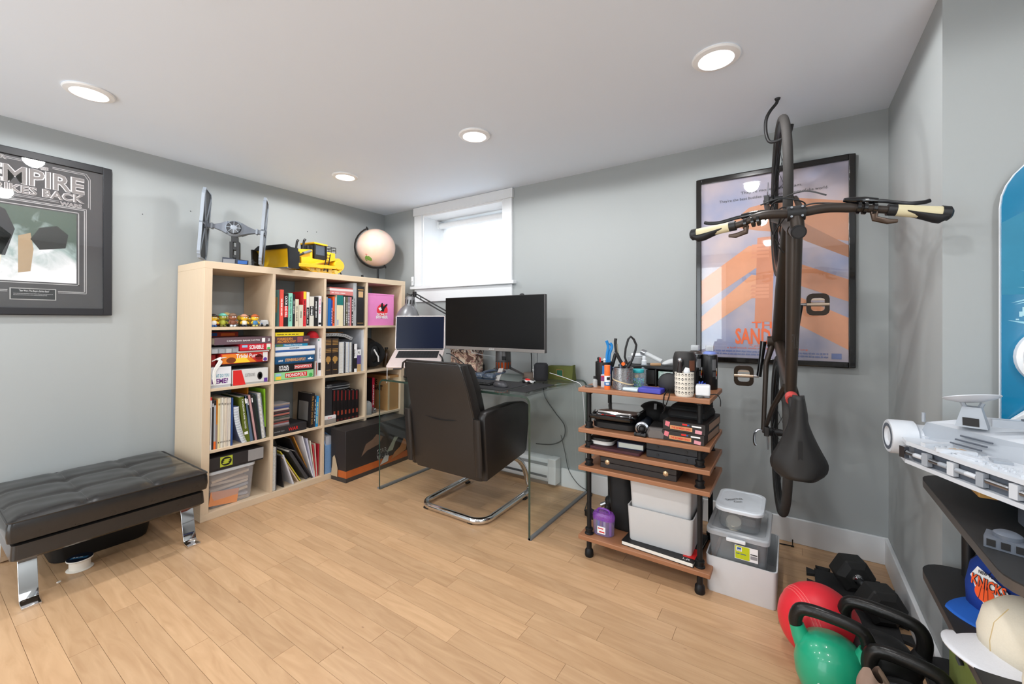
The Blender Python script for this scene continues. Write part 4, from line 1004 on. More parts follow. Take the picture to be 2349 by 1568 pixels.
for sg in (-1, 1):
    SB().loft([[(x * a, sg * y, z_ * b) for x, z_ in ((.03, -.03), (.03, .03), (-.03, .03), (-.03, -.03))] for y, a, b in ((.035, 1.2, 1.3), (.07, .8, .75), (.105, .42, .4), (.15, .42, .4))]).build('strut', MG, sp, bev=.002)
    SB().cbox((0, sg * .118, 0), (.038, .012, .034)).build('strut_collar', LG, sp, bev=.002)
    # tall panel: clipped rectangle with frame and cross ribs
    ol = [(-.075, -.21), (.075, -.21), (.1, -.17), (.1, .17), (.075, .21), (-.075, .21), (-.1, .17), (-.1, -.17)]
    Rp = Matrix(((1, 0, 0), (0, 0, 1), (0, 1, 0)))
    SB().prism([(x * .93, y * .97) for x, y in ol], sg * .155 - .003, sg * .155 + .003, R=Rp).build('panel', DG, sp, smooth=0)
    SB().ring(ol, [(x * .9, y * .96) for x, y in ol], sg * .155 - .008, sg * .155 + .008, R=Rp).build('panel_frame', LG, sp, smooth=0)
    q = SB()
    for a, b_ in (((-.09, -.19), (.0, 0)), ((.09, -.19), (0, 0)), ((-.09, .19), (0, 0)), ((.09, .19), (0, 0)), ((-.1, 0), (.1, 0))):
        v_ = Vector((b_[0] - a[0], 0, b_[1] - a[1])); m_ = Vector(((a[0] + b_[0]) / 2, sg * .155, (a[1] + b_[1]) / 2))
        q.cbox(m_, (v_.length, .016, .009), Matrix((v_.normalized(), Vector((0, 1, 0)), v_.normalized().cross(Vector((0, 1, 0))))).transposed())
    q.build('panel_ribs', LG, sp, smooth=0)
    SB().lathe([(.03, -.012), (.03, .012), (.018, .016), (.018, -.016)], 6, (0, sg * .155, 0), frame((0, 1, 0))).build('panel_hub', MG, sp)
RS = SM @ RX(4)
q = MB(RS, ctr); q.box((-.05, -.035, 0), (.03, .035, .012)).box((-.03, -.026, .012), (.02, -.008, .15)).box((-.03, .008, .012), (.02, .026, .15)).box((-.028, -.008, .05), (.018, .008, .07)).box((-.028, -.008, .1), (.018, .008, .12)).box((-.022, -.018, .15), (.016, .018, .182)); q.build('stand', BLACK, sp, bev=.001)
q = MB(RS, ctr + Vector((.0, 0, 0))); q.hexa([(.045, -.06, .001), (.05, -.06, .001), (.05, .075, .001), (.045, .075, .001)], [(.03, -.06, .05), (.034, -.06, .05), (.034, .075, .036), (.03, .075, .036)]); pl_ = q.build('plaque', mat('plaque_dark', (40, 46, 60), .4), sp, smooth=0)
flat(sp, 'plaque_print', ctr + RS @ Vector((.0478, .02, .012)), RS @ Vector((0, 1, 0)), RS @ Vector((-.3, 0, 1)), rect(0, 0, .05, .022), INKB)
flat(sp, 'plaque_print', ctr + RS @ Vector((.0478, -.055, .012)), RS @ Vector((0, 1, 0)), RS @ Vector((-.3, 0, 1)), rect(0, 0, .06, .028), GREYP)
# tiny black figure
p = P(580, 606, x=.385); o = Vector((p.x, p.y, zt))
tf = T('mini_figure', 'tiny black toy figure on the bookcase top between spacecraft and bulldozer', 'toy', o)
MB().cbox(o + V(0, 0, .008), (.008, .012, .016)).build('legs', BLACK, tf); MB().cbox(o + V(0, 0, .022), (.008, .014, .013)).build('torso', BLACK, tf)
MB().ball(o + V(0, 0, .034), .0065, 10, 8).build('head', BLACK, tf); MB().tube([o + V(0, .008, .026), o + V(.006, .014, .02), o + V(.008, .02, .02)], .002, 6).build('arm', BLACK, tf)

# ---------------- bulldozer
YEL = mat('brick_yellow', (244, 190, 22), .35); YELD = mat('brick_yellow_scuffed', (226, 176, 18), .4)
c0 = P(697, 619, x=.25); D0 = Vector((c0.x, c0.y, zt))
fwd = Vector((.22, -.9755, 0)); sd = Vector((.9755, .22, 0))                    # front of the machine, its side towards the room
DM = Matrix((fwd * 1.3, sd * 1.1, Vector((0, 0, 1.05)))).transposed()
dz_ = T('toy_bulldozer', 'yellow brick-built toy bulldozer with a big curved blade', 'toy', D0)
def DB(): return MB(DM, D0)
# tracks: rounded triangles with rollers
def track(s_):
    y0, y1 = (s_ * .10 - .022, s_ * .10 + .022)
    ol = [(.06, .012), (.085, .028), (.082, .05), (.02, .062), (-.13, .118), (-.165, .112), (-.19, .085), (-.185, .05), (-.14, .012), (-.1, .0), (.03, .0)]
    out_ = [Vector((x, 0, z)) for x, z in ol]; out_ = smoothpts(out_ + [out_[0]], 4)[:-1]
    cx_ = sum(p.x for p in out_) / len(out_); cz_ = sum(p.z for p in out_) / len(out_)
    inn = [Vector((cx_ + (p.x - cx_) * .86, 0, cz_ + (p.z - cz_) * .74)) for p in out_]
    q = DB(); q.ring([(p.x, p.z) for p in out_], [(p.x, p.z) for p in inn], y0, y1, R=Matrix(((1, 0, 0), (0, 0, 1), (0, 1, 0)))); q.build('track', YEL, dz_)
    q = DB()
    for i, p in enumerate(out_):
        n_ = Vector((p.x - cx_, 0, p.z - cz_)).normalized()
        t_ = (out_[(i + 1) % len(out_)] - out_[i - 1]).normalized()
        q.cbox(p + n_ * .001, (.005, .05, .005), Matrix((t_, Vector((0, 1, 0)), t_.cross(Vector((0, 1, 0))))).transposed())
    q.build('track_shoes', YEL, dz_)
    for x in (-.13, -.085, -.045, .0, .04): DB().lathe([(.0, -.024), (.014, -.024), (.017, -.018), (.017, .018), (.014, .024), (0, .024)], 14, (x, s_ * .10, .02), frame((0, 1, 0))).build('roller', mat('roller_tan', (222, 186, 90), .4), dz_)
    DB().lathe([(0, -.026), (.03, -.026), (.034, -.02), (.034, .02), (.03, .026), (0, .026)], 16, (-.147, s_ * .10, .072), frame((0, 1, 0))).build('sprocket', YEL, dz_)
    DB().box((-.10, y0 + (.0 if s_ < 0 else .03), .028), (.06, y1 - (.03 if s_ < 0 else .0), .056)).build('track_frame', YEL, dz_, bev=.002)
for s_ in (-1, 1): track(s_)
DB().box((-.15, -.07, .05), (.07, .07, .10)).build('hull', YEL, dz_, bev=.003)
DB().hexa([(-.02, -.05, .10), (.085, -.05, .08), (.085, .05, .08), (-.02, .05, .10)], [(-.02, -.05, .165), (.08, -.048, .15), (.08, .048, .15), (-.02, .05, .165)]).build('engine_hood', YEL, dz_, bev=.003)
DB().box((.081, -.042, .085), (.09, .042, .145)).build('radiator', BLACK, dz_, bev=.002)
for y_ in (-.03, .03):
    DB().cyl((.03, y_, .16), (.022, y_, .215), .006, n=10).build('exhaust', BLACK, dz_); DB().cyl((.022, y_, .215), (.014, y_, .228), .007, n=10).build('exhaust_tip', BLACK, dz_)
DB().cyl((-.005, .03, .165), (-.005, .03, .188), .012, n=14).build('air_filter', BLACK, dz_)
# cab with windows and railing
for x in (-.11, -.03):
    for y_ in (-.055, .055): DB().box((x - .005, y_ - .005, .10), (x + .005, y_ + .005, .205)).build('cab_post', BLACK, dz_, smooth=0)
DB().box((-.118, -.062, .205), (-.022, .062, .216)).build('cab_roof', YEL, dz_, bev=.002)
DB().box((-.112, -.057, .10), (-.03, .057, .135)).build('cab_base', BLACK, dz_, bev=.002)
DB().box((-.106, -.052, .135), (-.034, .052, .2)).build('cab_glass', mat('cab_glass', (70, 78, 90), .1), dz_)
DB().box((-.175, -.062, .10), (-.115, .062, .165)).build('fuel_tank', YEL, dz_, bev=.003)
q = DB()
for z_ in (.185, .205): q.tube([(-.118, .06, z_), (-.18, .06, z_), (-.18, -.06, z_), (-.118, -.06, z_)], .0022, 5)
for x, y_ in ((-.145, .06), (-.18, .06), (-.18, .0), (-.18, -.06)): q.cyl((x, y_, .165), (x, y_, .207), .0022, n=5)
q.build('railing', BLACK, dz_)
# ladder on the room side
q = DB()
for x in (-.062, -.036): q.cbox((x, .138, .075), (.004, .004, .12), RX(-12))
for i in range(6): q.cbox((-.049, .127 + i * .0042, .026 + i * .02), (.026, .004, .004))
q.build('ladder', BLACK, dz_)
# blade: curved yellow plate with black frame, push arms, rams
bw = .15
def blade(u, v):
    a = -0.55 + 1.1 * v
    return Vector((.165 + .055 * (a * a) * 1.4, -bw + 2 * bw * u, .005 + .125 * v))
q = DB(); q.grid(blade, 12, 10); q.build('blade_plate', YELD, dz_, solid=.006)
q = DB(); q.hexa([(.165 + .02, -bw - .004, .125), (.165 + .035, -bw - .004, .125), (.165 + .035, bw + .004, .125), (.185, bw + .004, .125)], [(.192, -bw * .75, .152), (.2, -bw * .75, .152), (.2, bw * .75, .152), (.192, bw * .75, .152)]); q.build('blade_top', BLACK, dz_, smooth=0)
for s_ in (-1, 1):
    DB().hexa([(.15, s_ * bw - .006, .002), (.205, s_ * bw - .006, .002), (.205, s_ * bw + .006, .002), (.15, s_ * bw + .006, .002)], [(.155, s_ * bw - .006, .13), (.21, s_ * bw - .006, .13), (.21, s_ * bw + .006, .13), (.155, s_ * bw + .006, .13)]).build('blade_side', BLACK, dz_, smooth=0)
    DB().cbox((.02, s_ * .138, .04), (.26, .014, .022), RY(4)).build('push_arm', YEL, dz_, bev=.002)
    DB().cyl((.04, s_ * .06, .13), (.16, s_ * .07, .06), .007, n=10).build('lift_ram', BLACK, dz_); DB().cyl((.0, s_ * .06, .15), (.05, s_ * .06, .125), .009, n=10).build('ram_body', GREYP, dz_)
DB().box((.135, -bw * .95, .01), (.158, bw * .95, .115)).build('blade_frame', BLACK, dz_, bev=.002)
DB().box((.19, -bw, .0), (.215, bw, .006)).build('cutting_edge', STEEL, dz_)
# ripper at the rear
DB().hexa([(-.25, -.03, .04), (-.18, -.04, .03), (-.18, .04, .03), (-.25, .03, .04)], [(-.235, -.03, .07), (-.17, -.05, .125), (-.17, .05, .125), (-.235, .03, .07)]).build('ripper_frame', YEL, dz_, bev=.003)
for y_ in (-.02, .02): DB().tube([(-.24, y_, .055), (-.258, y_, .03), (-.25, y_, .004)], .004, 6).build('ripper_shank', BLACK, dz_)

# ---------------- globe
gz = P(863, 568, x=.2); gc = Vector((.2, gz.y, gz.z)); gr = .158
gl = T('globe', 'cream and rose desk globe on a black stand with tilted meridian arm', 'globe', (gc.x, gc.y, zt))
def globe_mat():
    m = bpy.data.materials.new('globe_map'); m.use_nodes = True; nt = m.node_tree; b = nt.nodes['Principled BSDF']; N = nt.nodes.new; L = nt.links.new
    tc = N('ShaderNodeTexCoord'); n1 = N('ShaderNodeTexNoise'); n1.inputs['Scale'].default_value = 7; n1.inputs['Detail'].default_value = 6
    L(tc.outputs['Object'], n1.inputs['Vector']); r = N('ShaderNodeValToRGB'); e = r.color_ramp.elements
    e[0].position = .35; e[0].color = rgb((232, 200, 176)); e[1].position = .65; e[1].color = rgb((238, 206, 196))
    L(n1.outputs['Fac'], r.inputs[0]); L(r.outputs[0], b.inputs['Base Color']); b.inputs['Roughness'].default_value = .25
    return m
MB().ball(gc, gr, 40, 24).build('sphere', globe_mat(), gl)
vd = (CAM - gc).normalized(); rt = Vector((0, 0, 1)).cross(vd).normalized(); upv = vd.cross(rt)
def on_globe(pts, m, nm, lift=1.004):
    vs = [gc + (vd * math.sqrt(max(0, 1 - a * a - b_ * b_)) + rt * a + upv * b_) * gr * lift for a, b_ in pts]
    cen = sum(vs, Vector()) / len(vs); cen = gc + (cen - gc).normalized() * gr * (lift + .004)
    q = MB(); q.add(vs + [cen], [(i, (i + 1) % len(vs), len(vs)) for i in range(len(vs))]); q.build(nm, m, gl, smooth=0)
on_globe([(-.56, -.50), (-.48, -.40), (-.44, -.46), (-.36, -.44), (-.22, -.56), (-.2, -.66), (-.26, -.7), (-.4, -.66), (-.5, -.72), (-.55, -.62)], ink((120, 160, 70)), 'green_landmass')
on_globe([(-.56, -.34), (-.48, -.33), (-.42, -.38), (-.5, -.4)], ink((220, 140, 130)), 'rose_landmass')
on_globe([(.1, .86), (.3, .8), (.44, .72), (.3, .87), (.15, .92)], ink((190, 200, 180)), 'pale_landmass')
ax = (rt * -.42 + upv * .907).normalized()
arc = []
for i in range(17):
    a = math.radians(-3 + 186 * i / 16)
    arc.append(gc + (ax * math.cos(a) + (-ax.cross(vd)).normalized() * math.sin(a)) * (gr + .014))
perp = ax.cross(vd).normalized()
if (arc[8] - gc).dot(rt) > 0: arc = [gc + (ax * math.cos(math.radians(-3 + 186 * i / 16)) + perp * math.sin(math.radians(-3 + 186 * i / 16))) * (gr + .014) for i in range(17)]
MB().tube(arc, .007, 8, sx=1.6).build('meridian_arm', BLACK, gl)
for sg in (1, -1):
    MB().cyl(gc + ax * sg * (gr - .004), gc + ax * sg * (gr + .03), .006, n=10).build('axis_pin', BLACK, gl)
bt = Vector((gc.x, gc.y + .01, zt))
low = min(arc, key=lambda p: p.z)
MB().cyl((low.x, low.y, zt + .01), (low.x, low.y, low.z + .004), .009, n=12).build('stem', BLACK, gl)
MB().lathe([(0, 0), (.085, 0), (.09, .004), (.082, .01), (.03, .013), (.014, .022), (0, .022)], 28, (low.x, low.y, zt)).build('base', BLACK, gl)
p = P(831, 634, x=.3)
MB().box((p.x - .01, p.y - .006, zt), (p.x + .01, p.y + .006, zt + .028)).build('small_black_stand', BLACK, None, 'tiny upright black block beside the globe on the bookcase', 'block', bev=.002)

# ================================================================ black display box on the floor in front
A = P(793.5, 1108.2, z=0); Bp = P(935.5, 1053, z=0); Cb = P(757.4, 1096, z=0)
ux = (Bp - A).normalized(); L1 = (Bp - A).length; vx = Vector((-ux.y, ux.x, 0))
if vx.x > 0: vx = -vx
D1 = min(.17, A.x - .41)
h_ = .36
dbx = T('display_box', 'long black presentation box with a rust coloured printed band, lettered STAR WARS', 'box', A + ux * L1 / 2 + vx * D1 / 2)
KB = mat('box_black', (44, 40, 40), .45)
e = .004
def cor(i, z, ins=0): 
    pts = [A, A + ux * L1, A + ux * L1 + vx * D1, A + vx * D1]; c_ = sum(pts, Vector()) / 4
    return [Vector((p.x + (c_.x - p.x) * ins, p.y + (c_.y - p.y) * ins, z)) for p in pts]
MB().hexa(cor(0, 0), cor(0, .03)).build('base', mat('box_base', (60, 56, 54), .5), dbx, bev=.001)
MB().hexa(cor(0, .03, .01), cor(0, .08, .01)).build('tray', mat('box_rust', (186, 96, 44), .5, var=.25, scale=14), dbx, smooth=0)
MB().hexa(cor(0, .08, .0), cor(0, h_, .0)).build('lid', KB, dbx, bev=.0015)
nf = -vx
text(dbx, 'STAR\nWARS', A + ux * L1 * .46 + Vector((0, 0, .085)), ux, (0, 0, 1), .11, .075, INKW, bold=.0, off=.0012)
text(dbx, 'STAR\nWARS', A + ux * (L1 * .46 + .003) + Vector((0, 0, .088)), ux, (0, 0, 1), .104, .069, KB, bold=.0, off=.0016)
flat(dbx, 'print', A + ux * L1 * .22 + Vector((0, 0, .15)), ux, (0, 0, 1), [(0, .0), (.05, .03), (.16, .05), (.2, .1), (.14, .13), (.1, .1), (.04, .08)], ink((120, 96, 80)), off=.0008)
flat(dbx, 'print', A + ux * L1 * .62 + Vector((0, 0, .12)), ux, (0, 0, 1), [(0, .0), (.06, .0), (.09, .06), (.12, .09), (.08, .1), (.04, .05)], ink((150, 156, 140)), off=.0008)
flat(dbx, 'print', A + ux * L1 * .68 + Vector((0, 0, .05)), ux, (0, 0, 1), [(0, .0), (.16, .04), (.18, .1), (.14, .14), (.1, .08), (.04, .05)], ink((176, 120, 76)), off=.0052)
flat(dbx, 'print', A + ux * L1 * .5 + Vector((0, 0, .04)), ux, (0, 0, 1), [(0, .0), (.08, .01), (.09, .05), (.05, .06)], ink((200, 200, 196)), off=.0052)
flat(dbx, 'print', A + vx * D1 * .98 + Vector((0, 0, .03)), -vx, (0, 0, 1), [(0.0, 0), (.07, 0), (.075, .06), (.055, .12), (.04, .15), (.02, .13), (.015, .08)], ink((190, 170, 140)), off=.004)
text(dbx, 'STAR WARS', A + ux * L1 * .45 + vx * D1 * .45 + Vector((0, 0, h_)), ux, vx, .12, .018, mat('deboss', (60, 56, 54), .6))
# ================================================================ glass desk
DX0, DX1, DY0, DY1, DZ = .845, 2.035, -.742, -.022, .742
def glass_mat(name, tint, base=.02):
    m = bpy.data.materials.new(name); m.use_nodes = True; nt = m.node_tree; N = nt.nodes.new; L = nt.links.new
    for n in list(nt.nodes): nt.nodes.remove(n)
    out = N('ShaderNodeOutputMaterial'); tr = N('ShaderNodeBsdfTransparent'); tr.inputs[0].default_value = tint
    gl_ = N('ShaderNodeBsdfGlossy'); gl_.inputs['Roughness'].default_value = .02; gl_.inputs[0].default_value = (.95, 1, .98, 1)
    fr = schlick(nt); nz = N('ShaderNodeTexNoise'); nz.inputs['Scale'].default_value = 6
    ma = N('ShaderNodeMath'); ma.operation = 'MULTIPLY_ADD'; ma.inputs[1].default_value = .015; ma.inputs[2].default_value = base
    L(nz.outputs['Fac'], ma.inputs[0]); ad = N('ShaderNodeMath'); ad.operation = 'ADD'; ad.use_clamp = True; L(ma.outputs[0], ad.inputs[0]); L(fr, ad.inputs[1])
    mx = N('ShaderNodeMixShader'); L(ad.outputs[0], mx.inputs[0]); L(tr.outputs[0], mx.inputs[1]); L(gl_.outputs[0], mx.inputs[2]); L(mx.outputs[0], out.inputs[0])
    return m
DGL = glass_mat('desk_glass', (.965, .985, .975, 1), .0)
EDGE = mat('glass_edge_green', (44, 62, 54), .08, coat=.5)
dk = T('glass_desk', 'bent clear glass desk with greenish edges under the window', 'desk', ((DX0 + DX1) / 2, (DY0 + DY1) / 2, 0))
def path(off):
    r = .045 - off if off else .045
    pts = [(DX0 + off, 0)]
    for k_ in range(7):
        a = math.pi - k_ * math.pi / 12; pts.append((DX0 + .045 + r * math.cos(a), DZ - .045 + r * math.sin(a)))
    for k_ in range(7):
        a = math.pi / 2 - k_ * math.pi / 12; pts.append((DX1 - .045 + r * math.cos(a), DZ - .045 + r * math.sin(a)))
    pts.append((DX1 - off, 0)); return pts
po_, pi_ = path(0), path(.012); n = len(po_)
q = MB()
for pp in (po_, pi_):
    q.add([(x, y, z) for y in (DY0, DY1) for x, z in pp], [(i, i + 1, n + i + 1, n + i) for i in range(n - 1)])
q.build('glass_sheet', DGL, dk)
q = MB()
for y in (DY0, DY1): q.add([(x, y, z) for x, z in po_] + [(x, y, z) for x, z in pi_], [(i, i + 1, n + i + 1, n + i) for i in range(n - 1)])
for x in (DX0, DX1 - .012): q.add([(x, DY0, 0), (x + .012, DY0, 0), (x + .012, DY1, 0), (x, DY1, 0)], [(0, 1, 2, 3)])
q.build('polished_edge', EDGE, dk, smooth=0)
for x in (DX0, DX1): MB().box((x - .016, DY0, 0), (x + .004, DY1, .010)).build('floor_strip', GREYP, dk, smooth=0)
ZD = DZ

# ---------------- chair
LEA = mat('black_leather', (34, 31, 30), .36, var=.12, scale=60, bump=.10, spec=.5)
LEAB = mat('black_leather_back', (40, 36, 34), .42, var=.08, scale=40, bump=.06)
ch = T('office_chair', 'black leather cantilever office chair with chrome tube base at the desk', 'chair', (1.5, -.5, 0))
# backrest shell: rounded slab rising and leaning towards the room
def slab_ring(xc, w, y, t, z, r=.02, tilt=0.0):
    out = []
    for x, yy in rrect(w, t, min(r, t * .45), 4): out.append((xc + x, y + yy * math.cos(tilt), z + yy * math.sin(tilt)))
    return out
sec = [(1.513, .50, -.775, .05, .262), (1.513, .515, -.785, .06, .30), (1.513, .51, -.80, .07, .45), (1.513, .49, -.815, .075, .6), (1.513, .465, -.855, .07, .76), (1.513, .447, -.893, .065, .87), (1.513, .44, -.90, .055, .895)]
q = MB(); q.loft([slab_ring(*s_) for s_ in sec]); q.build('backrest', LEAB, ch, bev=0, smooth=50)
q = MB(); q.loft([slab_ring(1.513, .44, -.735, .05, .46), slab_ring(1.513, .45, -.75, .07, .6), slab_ring(1.513, .43, -.79, .075, .76), slab_ring(1.513, .415, -.83, .07, .86), slab_ring(1.513, .40, -.84, .05, .893)]); q.build('back_cushion', LEA, ch, smooth=50)
sm = MB().tube(smoothpts([(1.513 - .25, -.838, .604), (1.45, -.853, .578), (1.57, -.853, .578), (1.513 + .25, -.838, .604)], 5), .0025, 6); sm.build('seam', mat('seam_black', (16, 15, 15), .6), ch)
q = MB(); q.tube([(1.513 - .225, -.93, .86), (1.513 - .215, -.934, .89), (1.513 - .19, -.93, .906), (1.513 + .19, -.93, .906), (1.513 + .215, -.934, .89), (1.513 + .225, -.93, .86), (1.513 + .24, -.90, .76), (1.513 + .247, -.86, .62)], .006, 8); q.build('piping', LEA, ch)
q = MB(); q.loft([[(1.513 + x, -.51 + y, z) for x, y in rrect(.44 * s_, .5 * s_, .05, 5)] for z, s_ in ((.33, .94), (.345, 1), (.42, 1), (.455, .97), (.468, .88))]); q.build('seat', LEA, ch, smooth=50)
# padded side arms
for sg in (-1, 1):
    xa = 1.513 + sg * .262; t = .056
    prof = [(-.80, .27), (-.815, .45), (-.83, .615), (-.81, .64), (-.72, .648), (-.55, .655), (-.42, .64), (-.36, .61), (-.365, .55), (-.40, .34), (-.42, .325)]
    q = MB()
    rings = []
    cy = sum(p[0] for p in prof) / len(prof); cz = sum(p[1] for p in prof) / len(prof)
    for dx, s_ in ((-.5, .955), (-.38, .99), (0, 1.0), (.38, .99), (.5, .955)):
        rings.append([(xa + dx * t, cy + (y - cy) * s_, cz + (z - cz) * s_) for y, z in prof])
    q.loft(rings); q.build('armrest', LEA, ch, smooth=50)
    q = MB(); q.tube([(xa, -.836, .30), (xa, -.848, .45), (xa, -.86, .61)], [.02, .026, .024], 10, sx=.35); q.build('arm_piping', LEA, ch)
# chrome base
R0 = .0175
def base_path():
    zf = R0 + .006; x0, x1, yr, yf = 1.275, 1.745, -.775, -.29
    pts = []
    def corner(cx_, cy_, r, a0, a1, k=6): 
        for i in range(k + 1):
            a = math.radians(a0 + (a1 - a0) * i / k); pts.append(Vector((cx_ + r * math.cos(a), cy_ + r * math.sin(a), zf)))
    def riser(x, sgn):
        out = []
        for i in range(9):
            a = math.radians(90 * i / 8)
            out.append(Vector((x, yf - .24 + .24 * math.cos(a), zf + .012 + (.30 - zf) * math.sin(a))))
        return out
    right = riser(x1, 1)
    top = right[-1]
    left = riser(x0, 1)
    pts += [Vector((x0, top.y - .1, .312))] + [left[-1]] + left[::-1][1:]
    pts.append(Vector((x0, yr + .09, zf)))
    corner(x0 + .08, yr + .08, .08, 180, 270); corner(x1 - .08, yr + .08, .08, 270, 360)
    pts.append(Vector((x1, yr + .09, zf)))
    pts += right + [Vector((x1, top.y - .1, .312))]
    return pts
MB().tube(base_path(), R0, 14).build('chrome_base', CHROME, ch)
for x, y in ((1.32, -.77), (1.66, -.77), (1.745, -.33), (1.275, -.33)):
    MB().cbox((x, y, .006), (.035, .022, .012) if y < -.6 else (.022, .035, .012)).build('glide', BLACK, ch, bev=.003)
MB().box((1.27, -.5, .318), (1.755, -.44, .336)).build('seat_bracket', BLACK, ch, bev=.003)

# ---------------- monitor
mo = T('monitor', 'large black ultrawide monitor with a silver lower bezel on the desk', 'monitor', (1.5, -.32, ZD))
mx0, mx1, mz0, mz1, my = 1.084, 1.9, .932, 1.295, -.35
mh = MB().box((mx0, my, mz0), (mx1, my + .028, mz1)).build('housing', mat('monitor_grey', (70, 68, 68), .4), mo, bev=.003)
MB().box((mx0 + .003, my - .0015, mz0 + .022), (mx1 - .006, my, mz1 - .003)).build('screen', mat('screen_black', (14, 13, 13), .3, spec=.25), mh, smooth=0)
MB().box((mx0, my - .004, mz0), (mx1, my, mz0 + .021)).build('lower_bezel', mat('bezel_silver', (150, 144, 140), .3, .6), mh, bev=.001)
text(mo, 'ASUS', (1.475, my - .0042, mz0 + .006), (1, 0, 0), (0, 0, 1), .045, .009, INKW)
MB().loft([[(1.5 + x, my + .03 + y, z) for x, y in rrect(w_, d_, .02, 3, 0, d_ / 2)] for w_, d_, z in ((.3, .04, 1.0), (.3, .06, 1.1), (.22, .05, 1.2))]).build('rear_cover', mat('monitor_grey'), mo)
MB().ball((1.725, my + .015, mz1 + .003), .012, 12, 8, (1.4, .8, .6)).build('webcam_knob', BLACK, mo)
GM = mat('stand_gunmetal', (92, 90, 90), .35, .6); CU_ = mat('copper_ring', (206, 90, 44), .3, .7)
sc = (1.545, -.285)
MB().lathe([(.0, .93), (.05, .93), (.052, .87), (.052, .86), (.05, .855)], 28, (sc[0], sc[1], 0)).build('stand_neck', GM, mo)
MB().lathe([(.048, .858), (.052, .855), (.046, .815), (.04, .81)], 28, (sc[0], sc[1], 0)).build('copper_collar', CU_, mo)
q = MB()
for k_ in range(14):
    a = k_ * math.pi / 7; q.cbox((sc[0] + .05 * math.cos(a), sc[1] + .05 * math.sin(a), .835), (.006, .008, .05), RZ(math.degrees(a)))
q.build('collar_fins', GM, mo)
for k_, a in enumerate((-70, 50, 170)):
    a = math.radians(a); d_ = Vector((math.cos(a), math.sin(a), 0)); L_ = .15 if k_ == 0 else .17
    s0 = Vector((sc[0], sc[1], 0)); w_ = Vector((-d_.y, d_.x, 0)) * .016
    f0 = s0 + d_ * .035; f1 = s0 + d_ * L_
    MB().hexa([f1 - w_ + V(0, 0, ZD + .006), f1 + d_ * .02 - w_ + V(0, 0, ZD + .006), f1 + d_ * .02 + w_ + V(0, 0, ZD + .006), f1 + w_ + V(0, 0, ZD + .006)], [f0 - w_ + V(0, 0, .81), f0 + d_ * .02 - w_ + V(0, 0, .82), f0 + d_ * .02 + w_ + V(0, 0, .82), f0 + w_ + V(0, 0, .81)]).build('stand_foot', GM if k_ else mat('foot_silver', (186, 184, 180), .35, .4), mo, bev=.003)
MB().cbox((sc[0] + .035, sc[1] - .042, .885), (.028, .012, .026)).build('cable_clip', BLACK, mo, bev=.003)

# ---------------- laptop on its stand
hg_ = Vector((.93, -.452, .925)); cr_ = Vector((_c, _s, 0)); cf = Vector((_s, -_c, 0))        # it faces the chair and the room
th = math.radians(24); dn = (cf * math.cos(th) - Vector((0, 0, 1)) * math.sin(th)); nn = cr_.cross(-dn).normalized()
if nn.z < 0: nn = -nn
LM = Matrix((cr_, dn, nn)).transposed()
ALU = mat('aluminium', (214, 200, 196), .35, .35); 
lp = T('laptop', 'open silver laptop with a dark blue screen on a raised stand', 'laptop', hg_ - nn * .02)
def LB(): return MB(LM, hg_)
LB().prism(rrect(.356, .246, .012, 4, 0, .123), -.012, 0).build('base', ALU, lp, bev=.002)
KEY = mat('key_black', (26, 25, 26), .6)
kw = LB().box((-.145, .022, -.0002), (.145, .125, .0006)).build('keyboard_well', mat('key_well', (40, 38, 38), .6), lp, smooth=0)
for r in range(6):
    for k_ in range(14):
        if r == 5 and 3 <= k_ <= 7:
            if k_ > 3: continue
            w0, w1 = 3, 8
        else: w0, w1 = k_, k_ + 1
        dd = .012 if r == 0 else .0175
        y0 = .024 + (0 if r == 0 else .0125 + (r - 1) * .0178)
        LB().box((-.143 + w0 * .0205, y0, .0006), (-.143 + w1 * .0205 - .002, y0 + dd - .002, .0018)).build('key', KEY, kw, smooth=0)
LB().box((-.07, .142, -.0002), (.07, .235, .0004)).build('trackpad', mat('trackpad', (206, 194, 190), .3), lp, smooth=0)
scu = (Vector((0, 0, 1)) * math.cos(math.radians(6)) - cf * math.sin(math.radians(6)))
LS = Matrix((cr_, -cr_.cross(scu), scu)).transposed()
if (LS.col[1]).dot(cf) < 0: LS = Matrix((cr_, -(-cr_.cross(scu)), scu)).transposed()
q = MB(LS, hg_); q.prism([(x, y) for x, y in rrect(.356, .243, .012, 4, 0, .1215)], -.003, .0025, R=Matrix(((1, 0, 0), (0, 0, 1), (0, 1, 0)))); q.build('lid', ALU, lp, bev=.001)
q = MB(LS, hg_); q.box((-.172, .0026, .006), (.172, .0034, .238)); q.build('screen', mat('laptop_screen', (3, 13, 38), .2, spec=.2), lp, smooth=0)
q = MB(LS, hg_); q.box((-.165, .001, -.004), (.165, .006, .005)); q.build('hinge', BLACK, lp)
ls = T('laptop_stand', 'black laptop stand on the corner of the glass desk', 'stand', (.9, -.56, ZD))
fc = hg_ + dn * .11 - nn * .012
fb = Vector((fc.x, fc.y, ZD))
MB().lathe([(0, 0), (.09, 0), (.09, .008), (.03, .014), (0, .014)], 28, fb).build('base', BLACK, ls)
MB().lathe([(.026, 0), (.026, .04), (.018, .046), (.018, .08)], 16, fb + V(0, 0, .012)).build('post', BLACK, ls)
MB().cyl(fb + V(0, 0, .085), fc - nn * .006, .012, n=12).build('upper_post', BLACK, ls)
LB().box((-.13, .02, -.0175), (.13, .235, -.0125)).build('tray', BLACK, ls, bev=.002)
for x in (-.1, .1): LB().box((x - .03, .235, -.0175), (x + .03, .252, -.0125)).build('lip', BLACK, ls, bev=.002)

